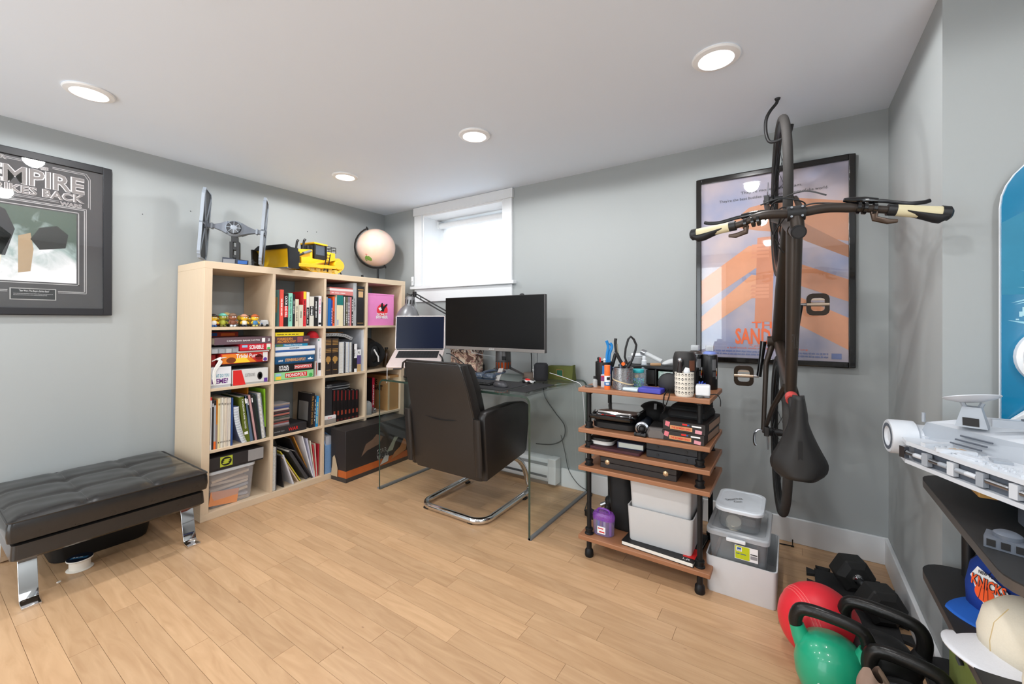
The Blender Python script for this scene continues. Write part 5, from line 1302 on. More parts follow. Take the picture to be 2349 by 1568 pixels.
# ---------------- desk lamp
SH = mat('lamp_grey', (128, 128, 130), .35, .4)
hd = P(938, 690, y=-.25); la = T('desk_lamp', 'grey metal architect lamp clamped to the desk behind the laptop', 'lamp', (1.15, -.12, ZD))
tl = Matrix.Scale(1.14, 3) @ Matrix.Rotation(math.radians(6), 3, 'Y') @ Matrix.Rotation(math.radians(-4), 3, 'X')
hc = Vector((hd.x, hd.y, 1.215))
MB(tl, hc).lathe([(.088, -.07), (.085, -.055), (.075, -.025), (.058, .005), (.038, .028), (.032, .034), (.032, .082), (.029, .094), (.018, .1), (0, .1)], 32, cap=False).build('shade', SH, la, solid=.0015)
q = MB(tl, hc)
for k_ in range(10):
    a = k_ * math.pi / 5; q.cbox((.0325 * math.cos(a), .0325 * math.sin(a), .06), (.002, .007, .03), RZ(math.degrees(a)))
q.build('vent_slots', MATTE, la)
MB(tl, hc).cyl((0, 0, .1), (0, 0, .112), .008, n=10).build('cap', BLACK, la)
MB(tl, hc).tube(smoothpts([(-.03, -.01, .115), (-.005, 0, .112), (.02, .02, .12), (.06, .03, .11), (.075, .03, .085)], 5), .0028, 6).build('cord', BLACK, la)
jt = P(951, 675, y=-.22); j2 = P(1024, 716, y=-.2)
e2 = Vector((j2.x + .14, -.17, j2.z - .075))
for dz in (.012, -.012): MB().cyl(jt + V(0, 0, dz), e2 + V(0, 0, dz), .0055, n=8).build('upper_arm', BLACK, la)
MB().cbox(jt, (.03, .02, .045)).build('head_joint', BLACK, la, bev=.004)
MB().cyl(jt, hc + tl @ Vector((.03, 0, .05)), .006, n=8).build('head_bracket', BLACK, la)
MB().cbox(e2, (.035, .025, .05)).build('elbow', BLACK, la, bev=.004)
for dx in (.011, -.011): MB().cyl(e2 + V(dx, 0, 0), (1.19 + dx, -.06, ZD + .06), .0055, n=8).build('lower_arm', BLACK, la)
MB().lathe([(0, 0), (.02, 0), (.02, .05), (.01, .06), (0, .06)], 16, (1.19, -.06, ZD + .004)).build('pivot', BLACK, la)
MB().box((1.165, -.085, ZD), (1.215, -.035, ZD + .012)).build('clamp', BLACK, la, bev=.003)
MB().tube([jt + V(.0, 0, -.02), jt + V(.012, 0, -.06), jt + V(.02, .005, -.1)], .0016, 5).build('pull_chain', STEEL, la)

# ---------------- things on the desk top
MATM = mat('desk_mat', (40, 40, 42), .8)
MB(RZ(0)).prism(rrect(.64, .33, .012, 4, 1.50, -.525), ZD, ZD + .003).build('desk_mat', MATM, None, 'long dark grey felt desk mat under keyboard and mouse', 'mat', smooth=0)
MB().prism(rrect(.12, .33, .008, 3, 1.90, -.50), ZD, ZD + .0025).build('side_mat', mat('mat_black', (34, 34, 36), .6), None, 'narrow black mat with a pale mark beside the big desk mat', 'mat', smooth=0)
kb = T('keyboard', 'compact black keyboard on the desk mat', 'keyboard', (1.47, -.54, ZD + .003))
kc = MB().box((1.28, -.60, ZD + .003), (1.665, -.475, ZD + .015)).build('case', BLACK, kb, bev=.003)
for r in range(5):
    for k_ in range(15):
        MB().box((1.286 + k_ * .025, -.597 + r * .0238, ZD + .015), (1.286 + k_ * .025 + .021, -.597 + r * .0238 + .02, ZD + .02)).build('key', mat('keycap', (52, 52, 54), .5), kc, smooth=0)
ms = T('mouse', 'low black computer mouse on the desk mat', 'mouse', (1.735, -.585, ZD + .003))
q = MB(RZ(-18), (1.735, -.585, ZD + .003)); q.loft([[(x * .06 * s_, y * .033 * s_ , z) for x, y in disc(0, 0, 1, 20)] for z, s_ in ((0, .95), (.006, 1.0), (.014, .96), (.024, .78), (.03, .45), (.031, .1))]); q.build('shell', mat('mouse_grey', (62, 62, 66), .35), ms)
MB(RZ(-18), (1.735, -.585, ZD + .003)).cbox((.03, 0, .026), (.014, .005, .006)).build('wheel', BLACK, ms, bev=.001)
# two glossy blue round cases
GB = mat('gloss_blue', (52, 66, 84), .15, coat=.6)
for (px, py, lb) in ((1097, 861, 'glossy slate blue headphone cup resting beside the monitor foot'), (1124, 865, 'glossy slate blue headphone cup resting nearer the mouse')):
    pass
hp = T('headphones', 'glossy slate blue over-ear headphones lying on the desk mat', 'headphones', (1.5, -.43, ZD + .003))
for (x, y) in ((1.455, -.425), (1.545, -.435)):
    q = MB(RZ(8), (x, y, ZD + .003)); q.loft([[(a * .045 * s_, b_ * .036 * s_, z) for a, b_ in disc(0, 0, 1, 24)] for z, s_ in ((0, .9), (.004, .98), (.02, 1.0), (.036, .97), (.046, .82), (.05, .5), (.05, .05))]); q.build('ear_cup', GB, hp)
    q = MB(RZ(8), (x, y, ZD + .003)); q.tube([(a * .045, b_ * .036, .024) for a, b_ in disc(0, 0, 1, 24)], .003, 6, True); q.build('cup_trim', STEEL, hp)
q = MB(); q.tube(smoothpts([(1.455, -.39, ZD + .045), (1.46, -.33, ZD + .052), (1.5, -.29, ZD + .055), (1.56, -.3, ZD + .052), (1.58, -.37, ZD + .048), (1.56, -.40, ZD + .044)], 6), .009, 8, sx=1.8); q.build('headband', GB, hp)
# speaker
MB(RZ(20), (1.79, -.205, ZD)).loft([[(x, y, z) for x, y in rrect(.092 * s_, .088 * s_, .03 * s_, 5)] for z, s_ in ((0, .82), (.006, .95), (.025, 1), (.085, 1), (.104, .93), (.112, .75))]).build('speaker', mat('speaker_mesh', (34, 34, 38), .8, bump=.3, scale=300), None, 'rounded black fabric speaker with a white cross', 'speaker')
spk = [o for o in bpy.data.objects if o.name == 'speaker'][0]
sn = RZ(20) @ Vector((-.7071, -.7071, 0)); sn = Vector((-.25, -.97, 0)).normalized(); su = Vector((0.97, -.25, 0)).normalized()
fo = Vector((1.79, -.205, ZD)) + sn * .0475
flat(spk, 'white_cross', fo - su * .02, su, (0, 0, 1), rect(-.0015, .02, .0015, .095), INKW, off=.001); flat(spk, 'white_cross', fo - su * .02, su, (0, 0, 1), rect(-.011, .068, .011, .072), INKW, off=.0012)
# green canvas pouch
gp = T('green_pouch', 'olive green canvas pouch with a small emblem at the back of the desk', 'pouch', (1.87, -.075, ZD))
OLV = mat('olive_canvas', (92, 98, 46), .85, bump=.25, scale=120)
q = MB(); q.loft([[(x, -.075 + y, ZD + z) for y, z in ((-.035, 0), (.035, 0), (.036 * s_, .05), (.03 * s_, h_), (-.03 * s_, h_), (-.036 * s_, .05))] for x, s_, h_ in ((1.755, .7, .072), (1.78, 1, .085), (1.87, 1.05, .088), (1.945, 1, .09), (1.965, .6, .098))]); q.build('bag', OLV, gp, smooth=30)
flat(gp, 'emblem', (1.855, -.1135, ZD + .02), (1, 0, 0), (0, -.03, 1), rect(0, 0, .05, .048), ink((150, 110, 60)), off=.001); flat(gp, 'emblem', (1.859, -.1135, ZD + .024), (1, 0, 0), (0, -.03, 1), rect(0, 0, .042, .04), ink((36, 92, 66)), off=.0016)
# round wooden lamp base / wireless charger behind the speaker
wl = T('round_charger', 'round brown charging base with two cords behind the speaker', 'charger', (1.68, -.13, ZD))
MB().lathe([(0, 0), (.064, 0), (.066, .004), (.066, .03), (.06, .034), (0, .034)], 32, (1.68, -.13, ZD)).build('base', mat('taupe_cloth', (122, 108, 98), .7), wl)
MB().tube(smoothpts([(1.66, -.11, ZD + .034), (1.655, -.1, ZD + .09), (1.64, -.08, ZD + .16), (1.62, -.07, ZD + .24)], 6), .004, 6).build('cord', BLACK, wl)
MB().tube(smoothpts([(1.70, -.11, ZD + .034), (1.70, -.1, ZD + .09), (1.69, -.08, ZD + .16), (1.69, -.07, ZD + .24)], 6), .003, 6).build('cord', STEEL, wl)
# little brick-built car
cr2 = T('toy_car', 'tiny red and white brick racing car on the desk mat', 'toy', (1.775, -.36, ZD + .003))
def CB_(): return MB(RZ(-18), (1.80, -.375, ZD + .003))
CB_().cbox((0, 0, .012), (.075, .02, .01)).build('chassis', INKW, cr2, bev=.001); CB_().cbox((-.01, 0, .021), (.03, .016, .01)).build('cockpit', INKR, cr2, bev=.001)
CB_().cbox((.036, 0, .016), (.006, .044, .003)).build('front_wing', INKW, cr2); CB_().cbox((-.036, 0, .028), (.006, .036, .003)).build('rear_wing', BLACK, cr2)
for x in (-.025, .024):
    for y in (-.02, .02): CB_().cyl((x, y - .005, .009), (x, y + .005, .009), .009, n=12).build('wheel', BLACK, cr2)
# patterned cardboard boxes under the monitor
PAT = mat('pattern_pink', (206, 168, 150), .7)
def pattern(nm, cs):
    m = bpy.data.materials.new(nm); m.use_nodes = True; nt = m.node_tree; b = nt.nodes['Principled BSDF']; N = nt.nodes.new; L = nt.links.new
    tc = N('ShaderNodeTexCoord'); nz = N('ShaderNodeTexNoise'); nz.inputs['Scale'].default_value = 14; nz.inputs['Detail'].default_value = 1.5; nz.inputs['Distortion'].default_value = 2.2
    L(tc.outputs['Object'], nz.inputs['Vector']); r = N('ShaderNodeValToRGB'); r.color_ramp.interpolation = 'CONSTANT'; e = r.color_ramp.elements
    e[0].position = 0; e[0].color = rgb(cs[0]); e[1].position = .42; e[1].color = rgb(cs[1])
    for p_, c_ in ((.47, cs[2]), (.5, cs[3]), (.56, cs[1]), (.62, cs[4])): x = e.new(p_); x.color = rgb(c_)
    L(nz.outputs['Fac'], r.inputs[0]); L(r.outputs[0], b.inputs['Base Color']); b.inputs['Roughness'].default_value = .7
    return m
PT1 = pattern('print_swirl', ((110, 76, 66), (226, 202, 176), (120, 86, 74), (204, 150, 140), (236, 220, 200)))
pbx = T('patterned_box', 'swirl printed pink and cream gift box standing behind the laptop', 'box', (1.08, -.11, ZD))
MB().box((.96, -.155, ZD), (1.205, -.065, ZD + .15)).build('carton', PT1, pbx, bev=.001)
MB().box((.957, -.158, ZD + .15), (1.208, -.062, ZD + .185)).build('lid', pattern('print_swirl_lid', ((80, 60, 60), (214, 190, 170), (90, 70, 66), (230, 224, 214), (190, 140, 130))), pbx, bev=.001)
# cables on and under the desk
def cable(pts, r, m, label, k=6, n=6): return MB().tube(smoothpts(pts, k), r, n).build('cable', m, None, label, 'cable')
cable([(1.165, -.43, .905), (1.2, -.42, .90), (1.26, -.4, .86), (1.33, -.36, .80), (1.4, -.3, .76), (1.46, -.26, ZD + .006)], .0035, BLACK, 'black cable running from the laptop across the desk')
cable([(1.165, -.40, .905), (1.19, -.38, .87), (1.22, -.36, .81), (1.26, -.34, .77), (1.31, -.3, ZD + .005)], .0022, mat('cable_grey', (120, 110, 105), .5), 'thin grey cable drooping beside the patterned box')
cable([(1.2, -.2, .9), (1.32, -.2, .885), (1.45, -.2, .878), (1.495, -.255, .875)], .002, WHITE, 'white cable from the gift box to the monitor stand')
cable([(1.84, -.18, ZD + .05), (1.9, -.15, ZD + .03), (1.99, -.16, ZD + .01), (2.05, -.15, ZD - .02), (2.062, -.14, .6), (2.062, -.1, .3), (2.062, -.07, .1), (2.06, -.06, .006)], .0019, WHITE, 'white cable from the speaker down beside the desk')
dongle = cable([(1.13, -.46, .90), (1.15, -.455, .875), (1.155, -.45, .845)], .006, BLACK, 'short black dongle hanging from the laptop side', 4)
cable([(1.7, -.02, .7), (1.72, -.025, .6), (1.8, -.025, .5), (1.87, -.025, .42), (1.86, -.025, .33), (1.78, -.03, .28), (1.66, -.05, .27)], .004, BLACK, 'black power cord looping down the wall under the desk')
cable([(1.84, -.0185, .35), (1.87, -.0185, .24), (1.9, -.0185, .12), (1.97, -.0185, .04), (2.045, -.0185, .012), (2.075, -.04, .005), (2.09, -.14, .005), (2.13, -.28, .006)], .0028, BLACK, 'thin black cord trailing to the floor by the desk side')
cable([(.87, -.12, ZD + .004), (.80, -.14, .70), (.72, -.2, .55), (.68, -.26, .43), (.76, -.22, .36), (.88, -.1, .328)], .003, BLACK, 'black cord hanging beside the bookcase end')
cable([(.845, -.642, .872), (.83, -.648, .84), (.818, -.65, .79), (.816, -.65, .74), (.81, -.648, .70)], .0025, WHITE, 'white charger cord dangling from the laptop')
# black rail (printer arm / shelf) behind the display box seen through the glass
q = T('desk_shelf', 'low black shelf unit against the back wall left of the desk', 'shelf', (.65, -.16, 0))
MB().box((.46, -.22, .30), (.836, -.03, .325)).build('board', BLACK, q, bev=.003)
for x in (.48, .80): MB().box((x, -.2, 0), (x + .02, -.05, .30)).build('leg', BLACK, q, bev=.002)
# ================================================================ framed collage on the left wall
fy1, fz0, fz1 = -1.889, 1.16, 1.965; fy0 = fy1 - .86; fx = .03
cf_ = T('framed_collage', 'black framed film collage with silver outlined title and a photograph on the left wall', 'picture', (.015, (fy0 + fy1) / 2, fz0))
FRB = mat('frame_black', (26, 26, 30), .5)
q = MB(); t = .035
q.box((0.002, fy0, fz0), (fx, fy0 + t, fz1)).box((0.002, fy1 - t, fz0), (fx, fy1, fz1)).box((0.002, fy0 + t, fz0), (fx, fy1 - t, fz0 + t)).box((0.002, fy0 + t, fz1 - t), (fx, fy1 - t, fz1))
q.build('frame', FRB, cf_, bev=.002)
MATB = mat('collage_mat', (74, 72, 74), .8)
MB().box((.004, fy0 + t, fz0 + t), (.018, fy1 - t, fz1 - t)).build('mat_board', MATB, cf_, smooth=0)
xm = .0185; BUo, BVo = Vector((0, 1, 0)), Vector((0, 0, 1)); SIL = mat('silver_line', (170, 168, 168), .5)
def cline(pts, w_, closed=False, m=SIL):
    q = MB(); k_ = len(pts)
    for i in range(k_ if closed else k_ - 1):
        a, b_ = Vector((xm, *pts[i])), Vector((xm, *pts[(i + 1) % k_])); d_ = (b_ - a).normalized(); n_ = Vector((0, -d_.z, d_.y)) * w_ / 2
        q.add([a - n_ - d_ * w_ / 2, b_ - n_ + d_ * w_ / 2, b_ + n_ + d_ * w_ / 2, a + n_ - d_ * w_ / 2], [(0, 1, 2, 3)])
    return q.build('silver_border', m, cf_, smooth=0)
# photograph (plain snowy scene), silver double borders, plaque
py1, pz0, pz1 = -2.025, 1.325, 1.69; py0 = py1 - .46
def snow():
    m = bpy.data.materials.new('snow_print'); m.use_nodes = True; nt = m.node_tree; b = nt.nodes['Principled BSDF']; N = nt.nodes.new; L = nt.links.new
    tc = N('ShaderNodeTexCoord'); nz = N('ShaderNodeTexNoise'); nz.inputs['Scale'].default_value = 9; nz.inputs['Detail'].default_value = 6; nz.inputs['Distortion'].default_value = .6
    sp_ = N('ShaderNodeSeparateXYZ'); L(tc.outputs['Generated'], sp_.inputs[0]); L(tc.outputs['Object'], nz.inputs['Vector'])
    ad = N('ShaderNodeMath'); ad.operation = 'MULTIPLY_ADD'; ad.inputs[1].default_value = 1.1; L(nz.outputs['Fac'], ad.inputs[0]); 
    sb = N('ShaderNodeMath'); sb.operation = 'MULTIPLY'; sb.inputs[1].default_value = -.75; L(sp_.outputs[2], sb.inputs[0]); L(sb.outputs[0], ad.inputs[2])
    r = N('ShaderNodeValToRGB'); e = r.color_ramp.elements; e[0].position = .0; e[0].color = rgb((70, 86, 74)); e[1].position = .42; e[1].color = rgb((232, 230, 232))
    x = e.new(.16); x.color = rgb((150, 166, 164)); L(ad.outputs[0], r.inputs[0]); L(r.outputs[0], b.inputs['Base Color']); b.inputs['Roughness'].default_value = .5
    return m
MB().box((xm - .001, py0, pz0), (xm + .0005, py1, pz1)).build('photograph', snow(), cf_, smooth=0)
def ph(nm, pts, c): flat(cf_, nm, (xm + .0006, py1, pz0), (0, 1, 0), (0, 0, 1), pts, ink(c), off=.0003)
ph('photo_shape', [(-.42, .06), (-.38, .05), (-.36, .18), (-.34, .3), (-.37, .33), (-.41, .31), (-.43, .2)], (40, 42, 52))
ph('photo_shape', [(-.34, .12), (-.24, .12), (-.21, .25), (-.24, .34), (-.28, .36), (-.33, .33), (-.35, .24)], (34, 32, 36))
ph('photo_shape', [(-.13, .16), (-.04, .18), (-.03, .25), (-.07, .29), (-.13, .27), (-.16, .21)], (38, 38, 36))
ph('photo_shape', [(-.30, .03), (-.26, .04), (-.25, .13), (-.22, .22), (-.26, .26), (-.31, .22)], (214, 206, 190))
ph('photo_shape', [(-.20, .04), (-.16, .05), (-.15, .16), (-.16, .24), (-.2, .22)], (166, 142, 112))
cline([(py0, pz0 - .008), (py1 + .008, pz0 - .008), (py1 + .008, pz1 + .008), (py0, pz1 + .008)], .004)
cline([(py0, pz0 - .045), (-2.26, pz0 - .045)], .004); cline([(-2.09, pz0 - .045), (py1 + .03, pz0 - .045), (py1 + .03, pz1 + .026), (py0, pz1 + .026)], .004)
cline([(py0, pz0 - .052), (-2.26, pz0 - .052)], .003); cline([(-2.09, pz0 - .052), (py1 + .037, pz0 - .052), (py1 + .037, pz1 + .033), (py0, pz1 + .033)], .003)
flat(cf_, 'plaque', (xm + .0004, -2.252, pz0 - .092), BUo, BVo, rect(0, 0, .154, .058), ink((170, 168, 166)), off=.0006); flat(cf_, 'plaque', (xm + .0008, -2.248, pz0 - .088), BUo, BVo, rect(0, 0, .146, .05), ink((34, 34, 36)), off=.0008)
text(cf_, '"Star Wars: The Empire Strikes Back"', (xm + .0015, -2.222, pz0 - .054), BUo, BVo, .1, .011, INKW, off=.0006)
for dz, w_ in ((-.064, .13), (-.071, .11)): text(cf_, 'Mark Hamill (Luke Skywalker) Carrie Fisher (Princess Leia) Harrison Ford', (xm + .0015, -2.24, pz0 + dz), BUo, BVo, w_, .004, INKW, off=.0006)
# title in outlined capitals
tz = 1.74
for k_, (st, y0, z0, w_, h_) in enumerate((('EMPIRE', -2.325, 1.798, .33, .085), ('STRIKES BACK', -2.365, 1.752, .37, .042), ('THE', -2.19, 1.888, .065, .016), ('STAR', -2.345, 1.905, .085, .02), ('WARS', -2.085, 1.725, .08, .02))):
    text(cf_, st, (xm, y0, z0), BUo, BVo, w_, h_, mat('title_silver', (188, 184, 184), .45, .2), bold=.05, off=.0006)
    text(cf_, st, (xm, y0 + .0015, z0 + .0012), BUo, BVo, w_ - .003, h_ - .0024, mat('title_grey', (126, 120, 118), .6), bold=.012, off=.0010)
for k_ in (0, .007): cline([(-2.5, 1.745 - k_), (-2.09, 1.745 - k_)], .002); cline([(-2.0 + .02 + k_, 1.735 - k_), (-1.98 + k_, 1.88 + k_), (-1.995 + k_, 1.905 + k_), (-2.11, 1.905 + k_)], .0025); cline([(-2.2, 1.912 + k_), (-2.5, 1.912 + k_)], .0025)
GLZ = glass_mat('picture_glass', (.985, .985, .985, 1), .0)
MB().box((.0215, fy0 + t, fz0 + t), (.0235, fy1 - t, fz1 - t)).build('glazing', GLZ, cf_, smooth=0)

# ================================================================ film poster on the back wall
gx0, gx1, gz0, gz1 = 2.70, 3.403, .905, 1.925
ps = T('framed_poster', 'large black framed film poster with orange title behind the hanging bicycle', 'poster', ((gx0 + gx1) / 2, -.012, gz0))
q = MB(); t = .026
q.box((gx0, -.026, gz0), (gx0 + t, -.001, gz1)).box((gx1 - t, -.026, gz0), (gx1, -.001, gz1)).box((gx0 + t, -.026, gz0), (gx1 - t, -.001, gz0 + t)).box((gx0 + t, -.026, gz1 - t), (gx1 - t, -.001, gz1))
q.build('frame', mat('frame_gloss_black', (20, 17, 15), .15, coat=.4), ps, bev=.003)
def skyprint():
    m = bpy.data.materials.new('sky_print'); m.use_nodes = True; nt = m.node_tree; b = nt.nodes['Principled BSDF']; N = nt.nodes.new; L = nt.links.new
    tc = N('ShaderNodeTexCoord'); nz = N('ShaderNodeTexNoise'); nz.inputs['Scale'].default_value = 3.2; nz.inputs['Detail'].default_value = 4
    L(tc.outputs['Object'], nz.inputs['Vector']); r = N('ShaderNodeValToRGB'); e = r.color_ramp.elements
    e[0].position = .36; e[0].color = rgb((148, 152, 182)); e[1].position = .66; e[1].color = rgb((204, 184, 184)); L(nz.outputs['Fac'], r.inputs[0]); L(r.outputs[0], b.inputs['Base Color']); b.inputs['Roughness'].default_value = .5
    return m
MB().box((gx0 + t - .002, -.012, gz0 + t - .002), (gx1 - t + .002, -.008, gz1 - t + .002)).build('print_sheet', skyprint(), ps, smooth=0)
PU, PV = Vector((1, 0, 0)), Vector((0, 0, 1)); PW, PH = gx1 - gx0 - 2 * t, gz1 - gz0 - 2 * t
def pflat(pts, c, off): flat(ps, 'printed_shape', (gx0 + t, -.012, gz0 + t), PU, PV, [(max(0, min(1, x)) * PW, max(0, min(1, y)) * PH) for x, y in pts], ink(c), off=off)
TAN = [(228, 158, 118), (234, 166, 126), (222, 150, 110)]
# broad warm bands meeting in the middle (a plain stand-in for the printed picture)
pflat([(0, .30), (.0, .44), (.36, .62), (.5, .6), (.42, .5)], TAN[0], .0004)
pflat([(0, .14), (0, .23), (.38, .46), (.5, .44), (.44, .36)], TAN[1], .0005)
pflat([(1, .30), (1, .41), (.62, .53), (.52, .5), (.6, .42)], TAN[2], .0006)
pflat([(1, .06), (1, .22), (.62, .36), (.54, .3), (.66, .2)], TAN[0], .0007)
pflat([(.2, .74), (.36, .83), (.62, .86), (1, .80), (1, .60), (.7, .66), (.42, .7)], (206, 142, 104), .0008)
pflat([(1, .58), (1, .52), (.74, .62), (.6, .70), (.72, .72)], (176, 120, 88), .0009)
pflat([(.40, .2), (.52, .2), (.54, .66), (.42, .66)], (214, 140, 104), .0010)
for k_ in range(4): pflat([(.37 + .005 * k_, .55 + .02 * k_), (.5, .55 + .02 * k_), (.5, .564 + .02 * k_), (.38, .564 + .02 * k_)], (226, 154, 118), .0011)
for k_ in range(4): pflat([(.37, .33 + .02 * k_), (.5, .33 + .02 * k_), (.5, .344 + .02 * k_), (.38, .344 + .02 * k_)], (226, 154, 118), .0011)
OT = mat('title_orange', (244, 106, 40), .5)
def ptext(st, x, y, w_, h_, m, bold=0): text(ps, st, (gx0 + t + x * PW, -.012, gz0 + t + y * PH), PU, PV, w_ * PW, h_ * PH, m, off=.0018, bold=bold)
ptext("They're more than a team.", .30, .905, .42, .02, INKK); ptext("They're the best buddies in the entire history of the world.", .14, .872, .74, .02, INKK)
ptext('THE', .38, .165, .2, .035, OT, .02); ptext('SANDLOT', .26, .075, .44, .09, OT, .03)
ptext('A piece of paradise', .36, .062, .3, .012, OT); ptext('a half block wide and a whole summer long.', .2, .048, .56, .012, OT)
for (x, w_, y) in ((.04, .42, .030), (.1, .34, .014), (.62, .26, .030), (.6, .28, .014)): ptext('~11', x, y, w_, .013, mat('credit_blue', (110, 124, 176), .6), .01)
flat(ps, 'studio_mark', (gx0 + t + .9 * PW, -.012, gz0 + t + .012 * PH), PU, PV, rect(0, 0, .06 * PW, .028 * PH), mat('credit_blue'), off=.0016)
MB().box((gx0 + t - .002, -.0165, gz0 + t - .002), (gx1 - t + .002, -.015, gz1 - t + .002)).build('glazing', GLZ, ps, smooth=0)

# ================================================================ ottoman
OX0, OX1, OY0, OY1 = .03, .665, -2.325, -1.665
ot = T('ottoman', 'black leather tufted ottoman on bent chrome legs', 'ottoman', ((OX0 + OX1) / 2, (OY0 + OY1) / 2, 0))
LE2 = mat('ottoman_leather', (36, 34, 33), .27, var=.15, scale=26, bump=.12, coat=.25)
W_, D_ = OX1 - OX0, OY1 - OY0; ocx, ocy = (OX0 + OX1) / 2, (OY0 + OY1) / 2
def top(u, v):
    x, y = OX0 + W_ * u, OY0 + D_ * v
    def seam(s_): return min(abs(s_ - 1 / 3), abs(s_ - 2 / 3))
    d = .007 * math.exp(-(seam(u) / .022) ** 2) + .007 * math.exp(-(seam(v) / .022) ** 2)
    tuft = .005 * sum(math.exp(-(((u - a) ** 2 + (v - b_) ** 2) / .0035)) for a in (1 / 3, 2 / 3) for b_ in (1 / 3, 2 / 3))
    e = min(u, 1 - u, v, 1 - v); ed = .022 * math.exp(-(e / .035) ** 1.5)
    wr = .0012 * math.sin(31 * u + 9 * v) * math.sin(23 * v - 7 * u)
    return Vector((x, y, .372 - d - tuft - ed + wr))
q = MB(); q.grid(top, 48, 48)
def ring_(s_, z_): return [(ocx + x * s_, ocy + y * s_, z_) for x, y in rrect(W_, D_, .02, 4)]
q.build('cushion_top', LE2, ot, smooth=60)
q = MB(); q.loft([ring_(.995, .353), ring_(1.008, .335), ring_(1.012, .30), ring_(1.0, .272)]); q.build('cushion_side', LE2, ot, smooth=50)
MB().tube(ring_(1.001, .352), .004, 6, True).build('piping', LE2, ot)
q = MB(); q.loft([ring_(.93, .262), ring_(.965, .256), ring_(.975, .2), ring_(.94, .19)]); q.build('lower_frame', LE2, ot, smooth=50)
MB().prism(rrect(W_ * .9, D_ * .9, .02, 3, ocx, ocy), .258, .275).build('core', MATTE, ot)
for uu in (1 / 3, 2 / 3):
    for (f_, nm) in ((lambda s_: top(uu, s_), 0), (lambda s_: top(s_, uu), 1)):
        for dd in (.006,):
            q = MB()
            for i in range(40):
                a, b_ = f_(.03 + .94 * i / 40), f_(.03 + .94 * (i + .55) / 40)
                off = Vector((dd, 0, .0012)) if nm == 0 else Vector((0, dd, .0012))
                q.tube([a + off, b_ + off], .0008, 4)
            q.build('stitching', mat('thread_grey', (120, 116, 112), .7), ot, kind='stuff')
for y in (-2.262, -1.722):
    for x_, s_ in ((.60, 1), (.1, -1)):
        pr = [(x_ - s_ * .06, .195), (x_ - s_ * .04, .165), (x_ - s_ * .01, .05), (x_, .014), (x_ + s_ * .018, .005), (x_ + s_ * .06, .0045)]
        q = MB(); rg = []
        for i, (a, z) in enumerate(pr):
            p0 = Vector((pr[max(0, i - 1)][0], 0, pr[max(0, i - 1)][1])); p1 = Vector((pr[min(len(pr) - 1, i + 1)][0], 0, pr[min(len(pr) - 1, i + 1)][1]))
            d_ = (p1 - p0).normalized(); n_ = Vector((-d_.z, 0, d_.x)) * .0045
            c_ = Vector((a, y, z)); rg.append([c_ - n_ - V(0, .027, 0), c_ - n_ + V(0, .027, 0), c_ + n_ + V(0, .027, 0), c_ + n_ - V(0, .027, 0)])
        q.loft(rg); lg_ = q.build('leg', CHROME, ot, bev=.0012, smooth=50)
        MB().cbox((x_ - s_ * .038, y - .005, .178), (.006, .03, .022)).build('leg_bracket', STEEL, lg_, bev=.002)
        MB().cyl((x_ - s_ * .034, y - .005, .178), (x_ - s_ * .03, y - .005, .178), .005, n=10).build('bolt', STEEL, lg_)
bb_ = T('black_tub', 'black plastic tub pushed under the ottoman', 'tub', (.22, -1.99, 0))
q = MB(); q.loft([[(.215 + x, -1.985 + y, z) for x, y in rrect(.26 * s_, .40 * s_, .05, 5)] for z, s_ in ((.0, .84), (.006, .88), (.13, 1.0), (.135, 1.04), (.142, 1.04), (.142, 1.0))]); q.build('tub_shell', mat('tub_black', (20, 20, 20), .55), bb_)
sp2 = T('fishing_line_spool', 'white spool of line with a dark blue printed top on the floor under the ottoman', 'spool', (.45, -2.09, 0))
MB().lathe([(0, 0), (.044, 0), (.046, .003), (.044, .005), (.036, .007), (.036, .042), (.044, .044), (.046, .047), (.044, .05), (0, .05)], 32, (.45, -2.09, 0)).build('spool_body', mat('spool_white', (226, 218, 206), .4), sp2)
MB().lathe([(0, 0), (.044, 0), (.044, .0012), (0, .0012)], 32, (.45, -2.09, .05)).build('top_label', mat('spool_label', (22, 30, 44), .4), sp2)
flat(sp2, 'label_print', (.45, -2.09, .0513), Vector((.6, .8, 0)), Vector((-.8, .6, 0)), rect(-.03, -.014, .03, .004), ink((50, 110, 150))); text(sp2, '~1', (.45 - .012, -2.112, .0515), Vector((.6, .8, 0)), Vector((-.8, .6, 0)), .035, .008, INKW)
p = P(135, 1335, z=0); MB().cbox(p + V(0, 0, .002), (.008, .012, .004), RZ(30)).build('paper_scrap', PAPER, None, 'scrap of white paper on the floor by the ottoman leg', 'scrap')
